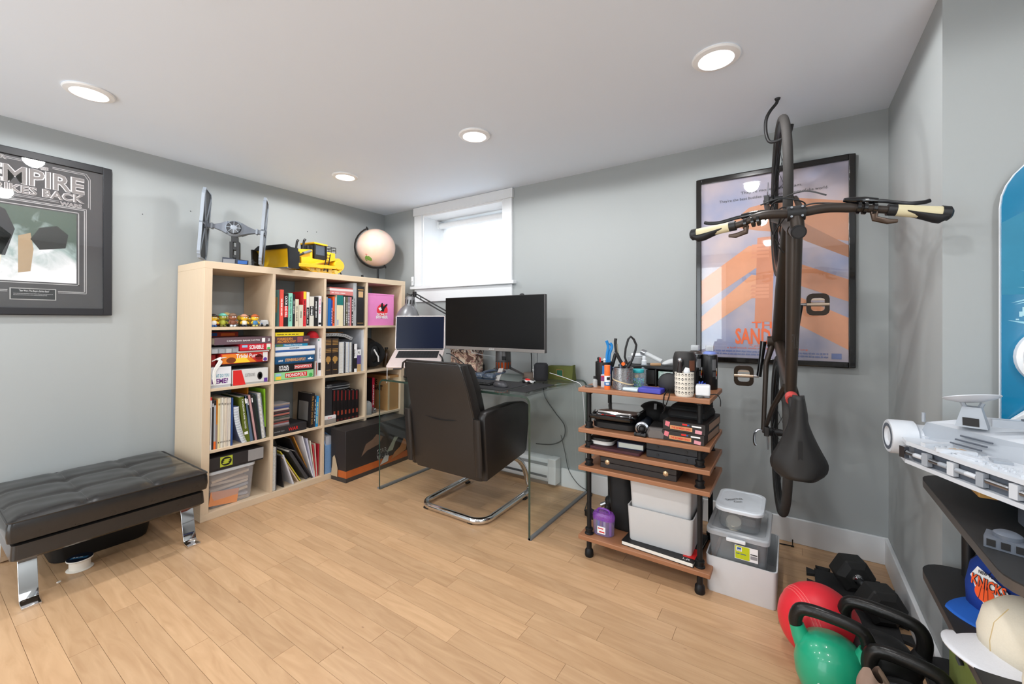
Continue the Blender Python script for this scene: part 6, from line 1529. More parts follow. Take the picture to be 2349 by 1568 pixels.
# ================================================================ pipe shelving unit
CX0, CX1, CY0, CY1 = 2.3005, 2.878, -.74, -.385
WAL = mat('walnut_board', (158, 108, 76), .45, var=.14, scale=6, stretch=(2, 26, 26))
PIPE = mat('pipe_black', (26, 26, 27), .5, .3)
ct = T('pipe_shelf', 'five tier shelf of walnut boards on black pipe posts', 'shelf', ((CX0 + CX1) / 2, (CY0 + CY1) / 2, 0))
TIERS = [.811, .618, .524, .438, .108]                # board tops
for z in TIERS: MB().box((CX0, CY0, z - .020), (CX1, CY1, z)).build('board', WAL, ct, bev=.003)
lev = TIERS[::-1]
posts = [(CX0 + .04, CY0 + .04), (CX1 - .045, CY0 + .04), (CX0 + .04, CY1 - .04), (CX1 - .045, CY1 - .04)]
for (x, y) in posts:
    for a, b_ in zip(lev[:-1], lev[1:]):
        pp_ = MB().cyl((x, y, a), (x, y, b_ - .02), .0105, n=14).build('pipe', PIPE, ct)
        MB().lathe([(0, 0), (.021, 0), (.021, .004), (.0165, .007), (.0165, .018), (.0185, .019), (.0185, .027), (.012, .03), (0, .03)], 16, (x, y, a)).build('floor_flange', PIPE, pp_)
        MB().lathe([(0, 0), (.012, 0), (.018, .003), (.018, .012), (0, .012)], 6, (x, y, b_ - .032)).build('nut', PIPE, pp_)
    MB().lathe([(0, .0), (.02, .0), (.02, .005), (.015, .009), (0, .010)], 16, (x, y, TIERS[0])).build('post_cap', mat('cap_steel', (96, 94, 92), .4, .6), ct)
    MB().lathe([(0, 0), (.019, 0), (.021, .006), (.019, .03), (.012, .038), (.012, .088), (0, .088)], 16, (x, y, 0)).build('foot', PIPE, ct)
Z1, Z2, Z3, Z4, Z5 = TIERS
# ---------------- top board
def at(px, py, z): p = P(px, py, z=z); return p
gs = T('glue_stick', 'orange and white glue stick with a blue label standing on the top board', 'glue stick', (2.44, -.70, Z1))
g0 = (2.437, -.715, Z1)
for nm, a, b_, m in (('base', 0, .018, INKO), ('label_blue', .018, .034, mat('label_blue', (40, 110, 176), .4)), ('label_white', .034, .064, WHITE), ('label_orange', .064, .084, INKO), ('cap', .084, .112, mat('cap_orange', (246, 118, 50), .4))):
    MB().lathe([(0, a), (.0135, a), (.0135, b_ - .0008), (.0128, b_), (0, b_)], 20, g0).build(nm, m, gs)
sdir = (CAM - Vector(g0)).normalized(); sdir.z = 0; sdir.normalize(); srt = Vector((-sdir.y, sdir.x, 0))
def stick(parent, nm, c0, r, z0, z1, a0, a1, m, n=8):
    """a printed patch wrapped on a round body, angles in degrees from the side facing the room"""
    q = MB(); pts = []
    for i in range(n + 1):
        a = math.radians(a0 + (a1 - a0) * i / n); d_ = sdir * math.cos(a) + srt * math.sin(a)
        pts.append(Vector(c0) + d_ * r)
    q.add([p + V(0, 0, z) for z in (z0, z1) for p in pts], [(i, i + 1, n + 2 + i, n + 1 + i) for i in range(n)])
    return q.build(nm, m, parent)
stick(gs, 'label_print', g0, .0138, .044, .058, -10, 60, INKK); stick(gs, 'label_print', g0, .0138, .024, .03, -30, 40, INKW)
def mesh_mat(nm, c, holes=260):
    m = bpy.data.materials.new(nm); m.use_nodes = True; nt = m.node_tree; b = nt.nodes['Principled BSDF']; N = nt.nodes.new; L = nt.links.new
    tc = N('ShaderNodeTexCoord'); vo = N('ShaderNodeTexVoronoi'); vo.inputs['Scale'].default_value = holes; L(tc.outputs['Object'], vo.inputs['Vector'])
    gt = N('ShaderNodeMath'); gt.operation = 'GREATER_THAN'; gt.inputs[1].default_value = .42; L(vo.outputs['Distance'], gt.inputs[0])
    ml = N('ShaderNodeMath'); ml.operation = 'MULTIPLY_ADD'; ml.inputs[1].default_value = .55; ml.inputs[2].default_value = .45; L(gt.outputs[0], ml.inputs[0])
    b.inputs['Base Color'].default_value = rgb(c); b.inputs['Metallic'].default_value = .7; b.inputs['Roughness'].default_value = .35; L(ml.outputs[0], b.inputs['Alpha'])
    return m
# silver mesh cup with scissors, knife, rubber band
mcx, mcy = 2.495, -.665
mcup = T('mesh_cup', 'silver wire mesh pencil cup with a rubber band round it', 'cup', (mcx, mcy, Z1))
MM = mesh_mat('wire_mesh', (150, 150, 152))
MB().lathe([(.046, .004), (.046, .098)], 32, (mcx, mcy, Z1), cap=False).build('mesh_wall', MM, mcup)
for z in (.003, .098): MB().tube([(mcx + .046 * math.cos(a), mcy + .046 * math.sin(a), Z1 + z) for a in [k_ * math.pi / 12 for k_ in range(24)]], .0028, 6, True).build('rim', STEEL, mcup)
MB().lathe([(0, 0), (.046, 0), (.046, .003), (0, .003)], 24, (mcx, mcy, Z1)).build('bottom', STEEL, mcup)
MB().tube([(mcx + .0475 * math.cos(a), mcy + .0475 * math.sin(a), Z1 + .036 - .012 * math.cos(a - .2)) for a in [k_ * math.pi / 12 for k_ in range(24)]], .0028, 6, True, sx=.5).build('rubber_band', mat('rubber_tan', (206, 186, 150), .7), mcup)
sc_ = T('scissors', 'large black and grey handled scissors standing in the mesh cup', 'scissors', (mcx, mcy, Z1 + .01))
cu = Vector((_c, _s, 0))          # spread across the view
o_ = Vector((mcx, mcy, Z1))
def sp3(a, z): return o_ + cu * a + V(0, 0, z)
loop = [(.018, .12), (.008, .15), (.012, .19), (.024, .232), (.036, .245), (.05, .232), (.062, .205), (.058, .18), (.046, .145), (.036, .122), (.026, .112)]
MB().tube([sp3(a, z) for a, z in loop], .0052, 8, True).build('handle', mat('handle_black', (30, 30, 32), .6), sc_)
MB().tube(smoothpts([sp3(.012, .1), sp3(-.012, .13), sp3(-.03, .17), sp3(-.036, .215), sp3(-.034, .236)], 5), [.008] * 10 + [.007] * 11, 8).build('handle', mat('handle_black'), sc_)
MB().tube(smoothpts([sp3(-.004, .115), sp3(-.02, .145), sp3(-.028, .18), sp3(-.031, .21)], 5), .0058, 8).build('grip_insert', mat('grip_grey', (150, 146, 130), .6), sc_)
MB().cyl(sp3(.0, .118) - sdir * -.006, sp3(.0, .118) + sdir * .012, .0085, n=14).build('pivot', INKO, sc_)
MB().hexa([sp3(-.012, .012), sp3(-.002, .012), sp3(.0, .012) - sdir * .003, sp3(-.012, .012) - sdir * .003], [sp3(.005, .11), sp3(.03, .12), sp3(.03, .12) - sdir * .003, sp3(.005, .11) - sdir * .003]).build('blade', STEEL, sc_, smooth=0)
MB().tube([sp3(.02, .10), sp3(.03, .115), sp3(.036, .125)], .009, 8).build('shank', mat('handle_black'), sc_)
for k_, (a, z1, m, nm, lb) in enumerate(((.03, .115, INKR, 'red_marker', 'red marker standing in the mesh cup'), (-.012, .125, mat('blue_grey_knife', (120, 132, 150), .4), 'craft_knife', 'grey blue craft knife standing in the mesh cup'), (.018, .12, mat('pencil_wood', (206, 180, 150), .6), 'pencil', 'pale pencil standing in the mesh cup'))):
    t = T(nm, lb, 'pen', sp3(a * .5, .005)); MB().cyl(sp3(a * .5, .006) - sdir * .012, sp3(a, z1) - sdir * .016, .005, n=10).build('barrel', m, t); MB().cyl(sp3(a, z1) - sdir * .016, sp3(a * 1.05, z1 + .012) - sdir * .0165, .0052, .003, n=10).build('tip', m, t)
# black pen cup further back with tools
bcx, bcy = 2.375, -.60
bcup = T('black_pen_cup', 'black and blue pen cup crowded with tools at the corner of the top board', 'cup', (bcx, bcy, Z1))
MB().lathe([(0, 0), (.04, 0), (.041, .003), (.041, .115), (.039, .116), (.039, .006), (0, .006)], 28, (bcx, bcy, Z1)).build('cup_body', BLACK, bcup)
stick(bcup, 'blue_label', (bcx, bcy, Z1), .0414, .02, .1, -10, 60, mat('label_blue'))
def inb(a, z): return Vector((bcx, bcy, Z1)) + cu * a + V(0, 0, z)
pl = T('pliers', 'pliers with bright blue grips standing in the black pen cup', 'pliers', (bcx, bcy, Z1 + .01))
for a0, a1 in ((.004, .012), (.016, .03)): MB().tube(smoothpts([inb(a0 + .01, .1), inb(a0 + .012, .15), inb(a1 + .01, .19), inb(a1 - .004 + .005, .224 - a0)], 5), .0075, 8).build('grip', mat('grip_blue', (36, 130, 200), .4), pl)
MB().cyl(inb(.01, .02), inb(.016, .11), .008, n=10).build('jaw', STEEL, pl)
for k_, (a0, a1, z1, r, m, lb) in enumerate(((.02, .06, .16, .009, BLACK, 'black handled ratchet leaning in the black pen cup'), (-.016, -.02, .13, .006, INKR, 'red handled tool in the black pen cup'), (-.025, -.026, .132, .006, BLACK, 'short black pen in the black pen cup'), (.0, .004, .125, .006, WHITE, 'white marker in the black pen cup'))):
    t = T('hand_tool', lb, 'tool', inb(a0, .01), 'tools in the black pen cup'); MB().cyl(inb(a0, .02), inb(a1, z1), r, n=10).build('handle', m, t); MB().ball(inb(a1, z1), r * 1.25, 10, 8).build('end_knob', STEEL if k_ == 0 else m, t)
# small bottles and boxes on the left corner
vb = T('glass_vial', 'tiny clear vial with a black cap at the corner of the top board', 'vial', (2.355, -.685, Z1))
MB().lathe([(0, 0), (.011, 0), (.011, .032), (.006, .038), (.006, .042)], 16, (2.362, -.68, Z1 + .0005), cap=False).build('glass', clear('vial_glass', (220, 225, 225), .3), vb); MB().cyl((2.362, -.68, Z1 + .04), (2.362, -.68, Z1 + .052), .0075).build('cap', BLACK, vb)
pbox = T('purple_box', 'small purple and grey carton behind the glue stick', 'box', (2.405, -.685, Z1))
MB().box((2.388, -.672, Z1), (2.428, -.642, Z1 + .06)).build('carton', ink((206, 200, 204)), pbox, bev=.001); flat(pbox, 'label', (2.388, -.672, Z1 + .03), (1, 0, 0), (0, 0, 1), rect(0, 0, .04, .026), ink((130, 50, 110))); flat(pbox, 'label', (2.392, -.672, Z1 + .05), (1, 0, 0), (0, 0, 1), rect(0, 0, .015, .004), INKR, off=.0008)
# bead jar
jx, jy = 2.545, -.60
jar = T('bead_jar', 'clear jar of blue and green beads with a teal lid', 'jar', (jx, jy, Z1))
MB().lathe([(.0, .001), (.028, .001), (.031, .006), (.031, .062), (.026, .072), (.024, .078)], 28, (jx, jy, Z1), cap=False).build('glass', clear('jar_glass', (220, 228, 228), .15), jar)
MB().lathe([(0, .074), (.026, .074), (.0275, .076), (.0275, .088), (.026, .09), (0, .09)], 28, (jx, jy, Z1)).build('lid', mat('lid_teal', (50, 170, 176), .4), jar)
bd = [MB() for _ in range(4)]
for i in range(420):
    r = .027 * math.sqrt(random.random()); a = random.uniform(0, 6.283); z = random.uniform(.005, .045)
    bd[i % 4].ball((jx + r * math.cos(a), jy + r * math.sin(a), Z1 + z), .0028, 6, 4)
for k_, c in enumerate(((40, 110, 200), (50, 180, 170), (130, 190, 230), (60, 190, 110))): bd[k_].build('beads', ink(c, .2), jar, kind='stuff')
# spray bottle behind
sb = T('spray_bottle', 'small clear spray bottle with white pump', 'bottle', (2.545, -.5, Z1))
MB().lathe([(0, 0), (.02, 0), (.021, .004), (.021, .09), (.014, .103), (.011, .106)], 20, (2.545, -.5, Z1 + .0005)).build('bottle', clear('spray_plastic', (200, 215, 225), .3), sb)
MB().lathe([(0, .104), (.0125, .104), (.0125, .122), (.009, .126), (.009, .14), (.007, .146), (0, .146)], 16, (2.545, -.5, Z1)).build('pump', mat('pump_clear', (220, 224, 228), .3), sb)
# blue pocket device and white case
MB(RZ(-4), (2.635, -.70, Z1)).cbox((0, 0, .012), (.1, .06, .022)).build('blue_device', mat('device_blue', (62, 62, 168), .4), None, 'flat blue plastic gadget on the edge of the top board', 'gadget', bev=.004)
wc = T('clear_card_case', 'pale translucent card case beside the blue gadget', 'case', (2.55, -.705, Z1))
MB(RZ(-4), (2.548, -.70, Z1)).cbox((0, 0, .01), (.07, .05, .012)).build('case_lid', mat('case_ice', (206, 222, 230), .3), wc, bev=.003); MB(RZ(-4), (2.548, -.70, Z1)).cbox((0, 0, .0025), (.074, .054, .004)).build('case_base', GREYP, wc, bev=.001)
# black desk tray at the back with odds and ends on it
tray = T('black_organiser', 'low black two level desk organiser at the back of the top board', 'organiser', (2.61, -.44, Z1))
MB().box((2.42, -.52, Z1 + .085), (2.79, -.38, Z1 + .1)).build('upper_tray', BLACK, tray, bev=.003)
MB().box((2.42, -.385, Z1), (2.79, -.38, Z1 + .085)).build('back', BLACK, tray); 
for x in (2.42, 2.6, 2.785): MB().box((x, -.51, Z1), (x + .006, -.385, Z1 + .085)).build('divider', BLACK, tray)
dr_ = MB().box((2.426, -.515, Z1 + .01), (2.6, -.505, Z1 + .08)).build('drawer', mat('drawer_black', (18, 17, 18), .5), tray, bev=.002); MB().cyl((2.515, -.515, Z1 + .045), (2.515, -.524, Z1 + .045), .008, n=14).build('drawer_knob', GOLD, dr_)
TOP = Z1 + .1005
pap = T('mint_papers', 'pale mint printed papers standing in the organiser', 'papers', (2.68, -.5, Z1)); MB().box((2.615, -.505, Z1 + .002), (2.77, -.495, Z1 + .075)).build('sheets', pattern('print_mint', ((170, 200, 190), (206, 224, 216), (150, 180, 176), (214, 226, 224), (190, 214, 206))), pap, smooth=0)
MB().cbox((2.49, -.45, TOP + .018), (.075, .05, .036)).build('grey_block', ink((150, 152, 154)), None, 'small grey block on top of the black organiser', 'block', bev=.003)
MB(RZ(20), (2.5, -.43, TOP + .037)).cbox((0, 0, .007), (.08, .03, .014)).build('white_tube', WHITE, None, 'white plastic tube lying on the grey block', 'tube', bev=.004)
fl_ = T('torch', 'clear and silver torch lying across the organiser', 'torch', (2.58, -.45, TOP)); q = MB(); q.cyl((2.53, -.44, TOP + .055), (2.62, -.46, TOP + .018), .011, n=14); q.build('barrel', clear('torch_clear', (225, 228, 230), .5), fl_); MB().cyl((2.515, -.437, TOP + .061), (2.535, -.441, TOP + .053), .015, n=14).build('head', STEEL, fl_)
ir = T('computer_mouse', 'pale grey oval computer mouse lying on the organiser', 'mouse', (2.68, -.46, TOP)); q = MB(RZ(25) @ RY(-14), (2.675, -.46, TOP + .014)); q.loft([[(x * .055 * s_, y * .027 * s_, z) for x, y in disc(0, 0, 1, 20)] for z, s_ in ((0, .9), (.006, 1), (.014, .9), (.02, .5), (.021, .1))]); q.build('shell', mat('mouse_pale', (196, 198, 198), .35), ir); MB(RZ(25) @ RY(-14), (2.675, -.46, TOP + .014)).cbox((.035, 0, .018), (.012, .005, .004)).build('button', GREYP, ir)
for k_, (x, y, c, lb) in enumerate(((2.60, -.5, (190, 150, 110), 'tan wooden stick on the organiser'), (2.74, -.5, (206, 160, 90), 'small amber piece on the organiser'), (2.45, -.5, (90, 40, 36), 'dark red lighter on the organiser'))): MB(RZ(30 + 40 * k_), (x, y, TOP)).cbox((0, 0, .006), (.05, .012, .012)).build('oddment', ink(c), None, lb, 'oddment', bev=.002)
# black bottle-like cylinder, spray cans
cyl_ = T('black_canister', 'matte black canister with rusty marks behind the patterned mug', 'canister', (2.765, -.62, Z1))
MB().lathe([(0, 0), (.046, 0), (.048, .004), (.048, .15), (.043, .172), (.038, .18), (0, .181)], 32, (2.752, -.60, Z1)).build('body', mat('canister_black', (40, 38, 37), .5, var=.3, scale=30), cyl_)
stick(cyl_, 'rust_mark', (2.752, -.60, Z1), .0484, .10, .145, 15, 50, mat('rust', (110, 66, 46), .8, var=.3))
MB().ball((2.752, -.60, Z1 + .135) + sdir * .046 if False else Vector((2.752, -.60, Z1 + .135)) + sdir * .044 - srt * .022, .02, 14, 10, (.6, .6, 1.1)).build('button', MATTE, cyl_)
for k_, (x, y, top_c, lb, sw_) in enumerate(((2.768, -.437, (60, 52, 48), 'black spray paint can with a dark collar', -20), (2.832, -.437, (122, 140, 206), 'black spray paint can with a blue collar', 0))):
    t = T('spray_can', lb, 'spray can', (x, y, Z1), 'spray paint cans')
    MB().lathe([(0, 0), (.031, 0), (.033, .003), (.033, .155), (.031, .158)], 28, (x, y, Z1)).build('can_body', GLOSSB if k_ == 0 else mat('can_black', (28, 28, 29), .35), t)
    MB().lathe([(.0315, .157), (.0335, .159), (.0335, .162), (.03, .164)], 28, (x, y, Z1)).build('rim', STEEL, t)
    MB().lathe([(.031, .163), (.028, .17), (.02, .176), (0, .177)], 28, (x, y, Z1)).build('collar', ink(top_c, .35), t)
    MB().cbox((x, y, Z1 + .19), (.034, .034, .026)).build('cap', clear('cap_clear', (225, 228, 230), .45), t, bev=.003); MB().cbox((x, y, Z1 + .186), (.02, .02, .018)).build('nozzle', GREYP, t, bev=.003)
    stick(t, 'label_text', (x, y, Z1), .0333, .09, .14, 5, 38, ink((110, 110, 112))); stick(t, 'label_text', (x, y, Z1), .0333, .06, .084, 8, 36, ink((80, 80, 82)))
    for j, c in enumerate(((220, 220, 220), (210, 60, 40), (240, 160, 60), (240, 240, 240))): stick(t, 'label_ring', (x, y, Z1), .0334 + j * .0001, .05 + j * .012, .064 + j * .012, 36 + j * 2, 44 + j * 2, ink(c))
# mug with drawn faces (plain scribbles), spoon and dark tool inside
ux_, uy_ = 2.772, -.70
mg = T('patterned_mug', 'white mug printed with rows of small black doodles', 'mug', (ux_, uy_, Z1))
MB().lathe([(0, 0), (.034, 0), (.036, .004), (.0385, .012), (.0385, .1), (.0355, .1), (.0355, .01), (0, .008)], 36, (ux_, uy_, Z1)).build('body', mat('mug_white', (232, 226, 214), .25), mg)
for r in range(5):
    for k_ in range(9):
        a = math.radians(-80 + 20 * k_); d_ = sdir * math.cos(a) + srt * math.sin(a); tv = srt * math.cos(a) - sdir * math.sin(a)
        o_ = Vector((ux_, uy_, Z1 + .018 + r * .0185)) + d_ * .0387
        jj = random.random()
        o2 = [(math.cos(b_) * .0042, math.sin(b_) * .0055) for b_ in [i * math.pi / 5 for i in range(10)]]; i2 = [(x * .72, y * (.5 + .3 * jj) - .001 * jj) for x, y in o2]
        q = MB(); q.add([o_ + tv * x + V(0, 0, y) for x, y in o2] + [o_ + tv * x + V(0, 0, y) for x, y in i2], [(i, (i + 1) % 10, 10 + (i + 1) % 10, 10 + i) for i in range(10)])
        q.add([o_ + tv * x + V(0, 0, y) for x, y in ((-.0036, .002), (.0036, .002), (.003, .0052), (-.003, .0052))], [(0, 1, 2, 3)]); q.build('printed_doodle', INKK, mg, smooth=0)
wp = T('white_paddle', 'white rounded paddle standing in the patterned mug', 'utensil', (ux_, uy_, Z1 + .02)); q = MB(); q.tube([Vector((ux_, uy_, Z1 + .03)), Vector((ux_ + .006, uy_ + .0, Z1 + .09)), Vector((ux_ + .01, uy_, Z1 + .105)), Vector((ux_ + .012, uy_, Z1 + .12))], [.006, .009, .0135, .008], 12, sx=.6); q.build('paddle', WHITE, wp)
bt_ = T('black_brush', 'dark brush and tool standing in the patterned mug', 'brush', (ux_ - .015, uy_, Z1 + .02)); MB().tube([(ux_ - .01, uy_, Z1 + .02), (ux_ - .02, uy_ + .005, Z1 + .1), (ux_ - .018, uy_ + .005, Z1 + .145)], [.008, .011, .007], 10).build('handle', mat('brush_dark', (36, 26, 24), .4), bt_); MB().ball((ux_ - .018, uy_ + .005, Z1 + .15), .011, 12, 8).build('tip', STEEL, bt_)
# white charger cube and small black cord
chg = T('charger_cube', 'white cube charger on the corner of the top board', 'charger', (2.845, -.69, Z1)); MB(RZ(8), (2.842, -.682, Z1)).cbox((0, 0, .004), (.052, .052, .006)).build('foot', GREYP, chg, bev=.002); MB(RZ(8), (2.842, -.682, Z1)).cbox((0, 0, .029), (.056, .056, .044)).build('body', WHITE, chg, bev=.007, seg=3)
cable([(2.86, -.655, Z1 + .006), (2.89, -.65, Z1 + .01), (2.905, -.66, Z1 - .01), (2.906, -.67, Z1 - .035)], .0022, BLACK, 'short black cord hanging off the corner of the top board')
# black soft case with strap
sfc = T('black_pouch', 'black rounded zip pouch with dangling strap on the top board', 'pouch', (2.705, -.66, Z1))
MB().ball((2.70, -.65, Z1 + .04), .05, 24, 14, (.95, .62, .9), v0=0, v1=.79).build('shell', mat('pouch_black', (44, 43, 45), .65), sfc)
MB().tube([(2.70 + .049 * math.cos(a), -.652 - .016 * math.sin(a) * 0 + .0, Z1 + .04 + .046 * math.sin(a)) for a in [math.radians(-20 + 220 * i / 16) for i in range(17)]], .0016, 5).build('zip', BLACK, sfc)
MB().tube(smoothpts([(2.705, -.69, Z1 + .02), (2.70, -.735, Z1 + .004), (2.698, -.748, Z1 - .03), (2.704, -.748, Z1 - .055), (2.694, -.748, Z1 - .075)], 5), .005, 6, sx=.4).build('strap', MATTE, sfc)
MB().tube(smoothpts([(2.715, -.69, Z1 + .02), (2.72, -.738, Z1 + .004), (2.712, -.749, Z1 - .03), (2.70, -.75, Z1 - .06)], 5), .004, 6, sx=.4).build('strap', MATTE, sfc)
br = T('blue_yarn', 'small ball of blue cord between mug and spray cans', 'cord', (2.80, -.56, Z1)); q = MB()
for k_ in range(5): q.tube([(2.812 + .02 * math.cos(a) * math.cos(k_ * .7), -.53 + .02 * math.sin(a), Z1 + .024 + .02 * math.cos(a) * math.sin(k_ * .7)) for a in [i * math.pi / 8 for i in range(16)]], .003, 5, True)
q.build('loops', mat('cord_blue', (60, 90, 200), .7), br)
# ---------------- second board
gm = T('contact_grill', 'chrome lidded black contact grill on the second board', 'grill', (2.44, -.57, Z2))
def GR(s_, z, dx=0): return [(2.455 + x * s_, -.575 + y * s_ + dx, z) for x, y in rrect(.22, .24, .04, 5)]
q = MB(); q.loft([GR(.9, Z2 + .001), GR(.97, Z2 + .006), GR(.98, Z2 + .03), GR(.93, Z2 + .036)]); q.build('base', BLACK, gm)
q = MB(); q.loft([GR(.98, Z2 + .042), GR(1.03, Z2 + .046), GR(1.03, Z2 + .066), GR(.97, Z2 + .078)]); q.build('lid_rim', GLOSSB, gm)
q = MB(); q.loft([GR(.96, Z2 + .077), GR(.93, Z2 + .084), GR(.8, Z2 + .088)]); q.build('chrome_lid', mat('grill_chrome', (200, 198, 196), .12, .9), gm)
MB().tube(smoothpts([(2.35, -.69, Z2 + .055), (2.36, -.715, Z2 + .06), (2.44, -.722, Z2 + .062), (2.53, -.715, Z2 + .06), (2.55, -.69, Z2 + .055)], 5), .011, 8).build('handle', GLOSSB, gm)
MB().box((2.36, -.68, Z2), (2.40, -.66, Z2 + .034)).build('drip_tray', ink((190, 170, 160)), gm)
text(gm, '~2', (2.40, -.700, Z2 + .066), (1, 0, 0), (0, 0, 1), .07, .007, INKR)
bh = T('black_mitts', 'pair of black padded gloves lying behind the grill', 'gloves', (2.62, -.47, Z2))
q = MB(); q.ball((2.585, -.47, Z2 + .05), .08, 24, 12, (1, .95, .8), v1=.72); q.build('glove', MATTE, bh); q = MB(RZ(-12), (2.67, -.48, Z2 + .04)); q.ball((0, 0, 0), .075, 24, 12, (1.15, .9, .78), v1=.72); q.build('glove', MATTE, bh); flat(bh, 'label', (2.60, -.53, Z2 + .085), (1, .2, 0), (-.1, .6, .8), rect(0, 0, .012, .03), ink((150, 150, 150)), off=.004)
dv = T('blue_torch', 'dark blue cylindrical torch with a round lens lying on the second board', 'torch', (2.60, -.66, Z2)); MB().cyl((2.57, -.52, Z2 + .028), (2.595, -.70, Z2 + .028), .026, n=24).build('barrel', mat('torch_blue', (30, 40, 56), .35), dv); MB().lathe([(.026, 0), (.03, .003), (.03, .016), (.022, .02), (.018, .014), (0, .014)], 24, (2.593, -.69, Z2 + .03), frame((.137, -.99, 0))).build('bezel', STEEL, dv); MB().ball((2.596, -.708, Z2 + .03), .016, 16, 8).build('lens', BLACK, dv)
ck = T('binocular_strap', 'black twin roller clip at the edge of the second board', 'clip', (2.595, -.725, Z2)); MB().cyl((2.57, -.728, Z2 + .008), (2.62, -.732, Z2 + .008), .008, n=12).build('roller', BLACK, ck); 
for x in (2.574, 2.596, 2.617): MB().cyl((x - .004, -.7285, Z2 + .0095), (x + .004, -.7295, Z2 + .0095), .0095, n=12).build('ring', BLACK, ck)
hs = T('hard_case', 'grey fronted hard sunglasses case on the second board', 'case', (2.66, -.64, Z2)); q = MB(RZ(6), (2.652, -.645, Z2)); q.loft([[(x, y, z) for x, z in ((-.04 * s_, .001), (.04 * s_, .001), (.043 * s_, .02), (.03 * s_, .046 * s_), (-.03 * s_, .046 * s_), (-.043 * s_, .02))] for y, s_ in ((.08, .8), (.06, 1), (-.06, 1))]); q.build('shell', MATTE, hs, smooth=30); q = MB(RZ(6), (2.652, -.645, Z2)); q.loft([[(x, y, z) for x, z in ((-.04 * s_, .002), (.04 * s_, .002), (.043 * s_, .02), (.03 * s_, .046 * s_), (-.03 * s_, .046 * s_), (-.043 * s_, .02))] for y, s_ in ((-.06, 1.0), (-.07, .95), (-.078, .75))]); q.build('end_cap', mat('case_grey', (110, 106, 104), .4, .4), hs, smooth=30)
for k_ in range(2):
    z = Z2 + .0005 + k_ * .043; t = T('sweets_box', ('black printed snack box under its twin on the second board', 'black printed snack box stacked on its twin on the second board')[k_], 'box', (2.79, -.6, z)); Rb = RZ(-4); ob = Vector((2.778 + .004 * k_, -.61, z))
    MB(Rb, ob).box((-.085, -.115, 0), (.085, .16, .042)).build('carton', mat('carton_black', (36, 30, 28), .5), t, bev=.001)
    fo = ob + Rb @ Vector((-.085, -.1155, 0)); fu = Rb @ Vector((1, 0, 0))
    flat(t, 'label', fo, fu, (0, 0, 1), rect(.03, .008, .12, .024), ink((206, 150, 100))); text(t, 'THE BOMBER BARS', fo + fu * .036 + V(0, 0, .0115), fu, (0, 0, 1), .078, .009, INKR, off=.001, bold=.02)
    flat(t, 'sticker', fo, fu, (0, 0, 1), [(.008, .02), (.026, .016), (.03, .036), (.012, .04)], ink((220, 120, 130))); flat(t, 'sticker', fo, fu, (0, 0, 1), [(.13, .004), (.156, .002), (.158, .016), (.132, .019)], ink((220, 150, 160))); flat(t, 'sticker', fo, fu, (0, 0, 1), rect(.118, .028, .155, .034), INKW); flat(t, 'sticker', fo, fu, (0, 0, 1), rect(.08, .03, .1, .037), INKR); flat(t, 'sticker', fo, fu, (0, 0, 1), rect(.1, .03, .108, .035), INKB)
    so = ob + Rb @ Vector((.0855, -.115, 0)); sv_ = Rb @ Vector((0, 1, 0)); flat(t, 'side_print', so, sv_, (0, 0, 1), rect(.06, .006, .26, .034), ink((160, 130, 110)))
bt2 = T('black_bag', 'folded black cloth bag lying on the snack boxes', 'bag', (2.78, -.56, Z2 + .087)); q = MB(RZ(-4), (2.775, -.56, Z2 + .0872)); q.loft([[(x * s_, y * s_, z) for x, y in rrect(.16, .2, .02, 3)] for z, s_ in ((0, .98), (.01, 1.02), (.024, .97), (.03, .9))]); q.build('fold', MATTE, bt2); q = MB(RZ(-4), (2.775, -.55, Z2 + .117)); q.loft([[(x * s_, y * s_, z) for x, y in rrect(.15, .17, .02, 3)] for z, s_ in ((0, .98), (.008, 1.0), (.018, .9))]); q.build('fold', MATTE, bt2)
# ---------------- third board
wcs = T('white_case', 'white rounded case with a black lid on the third board', 'case', (2.385, -.63, Z3 + .012)); 
rb = T('maroon_portfolio', 'dark maroon portfolio lying under the white case', 'portfolio', (2.46, -.6, Z3)); MB().prism(rrect(.24, .27, .012, 3, 2.468, -.585), Z3, Z3 + .013).build('cover', mat('maroon', (72, 34, 42), .6), rb, bev=.002); MB().prism(rrect(.23, .26, .008, 3, 2.466, -.585), Z3 + .003, Z3 + .0135).build('pages', mat('maroon_inner', (60, 30, 36), .7), rb)
q = MB(); q.loft([[(2.392 + x * s_, -.63 + y * s_, z) for x, y in rrect(.11, .13, .03, 4)] for z, s_ in ((Z3 + .0142, .93), (Z3 + .018, 1), (Z3 + .034, 1))]); q.build('base', mat('case_white', (214, 212, 208), .4), wcs)
q = MB(); q.loft([[(2.392 + x * s_, -.63 + y * s_, z) for x, y in rrect(.11, .13, .03, 4)] for z, s_ in ((Z3 + .034, 1), (Z3 + .046, .99), (Z3 + .05, .9))]); q.build('lid', BLACK, wcs)
nbk = T('navy_notebook', 'navy hardback notebook lying on the maroon portfolio', 'notebook', (2.53, -.6, Z3 + .014)); q = MB(RZ(3), (2.53, -.61, Z3 + .0142)); q.box((-.06, -.07, 0), (.06, .08, .003)).box((-.06, -.07, .026), (.06, .08, .029)).box((-.06, -.07, .003), (-.056, .08, .026)); q.build('cover', mat('navy', (38, 48, 78), .5), nbk, smooth=0); q = MB(RZ(3), (2.53, -.61, Z3 + .0142)); q.box((-.056, -.066, .003), (.057, .077, .026)); q.build('pages', ink((214, 216, 206)), nbk, smooth=0)
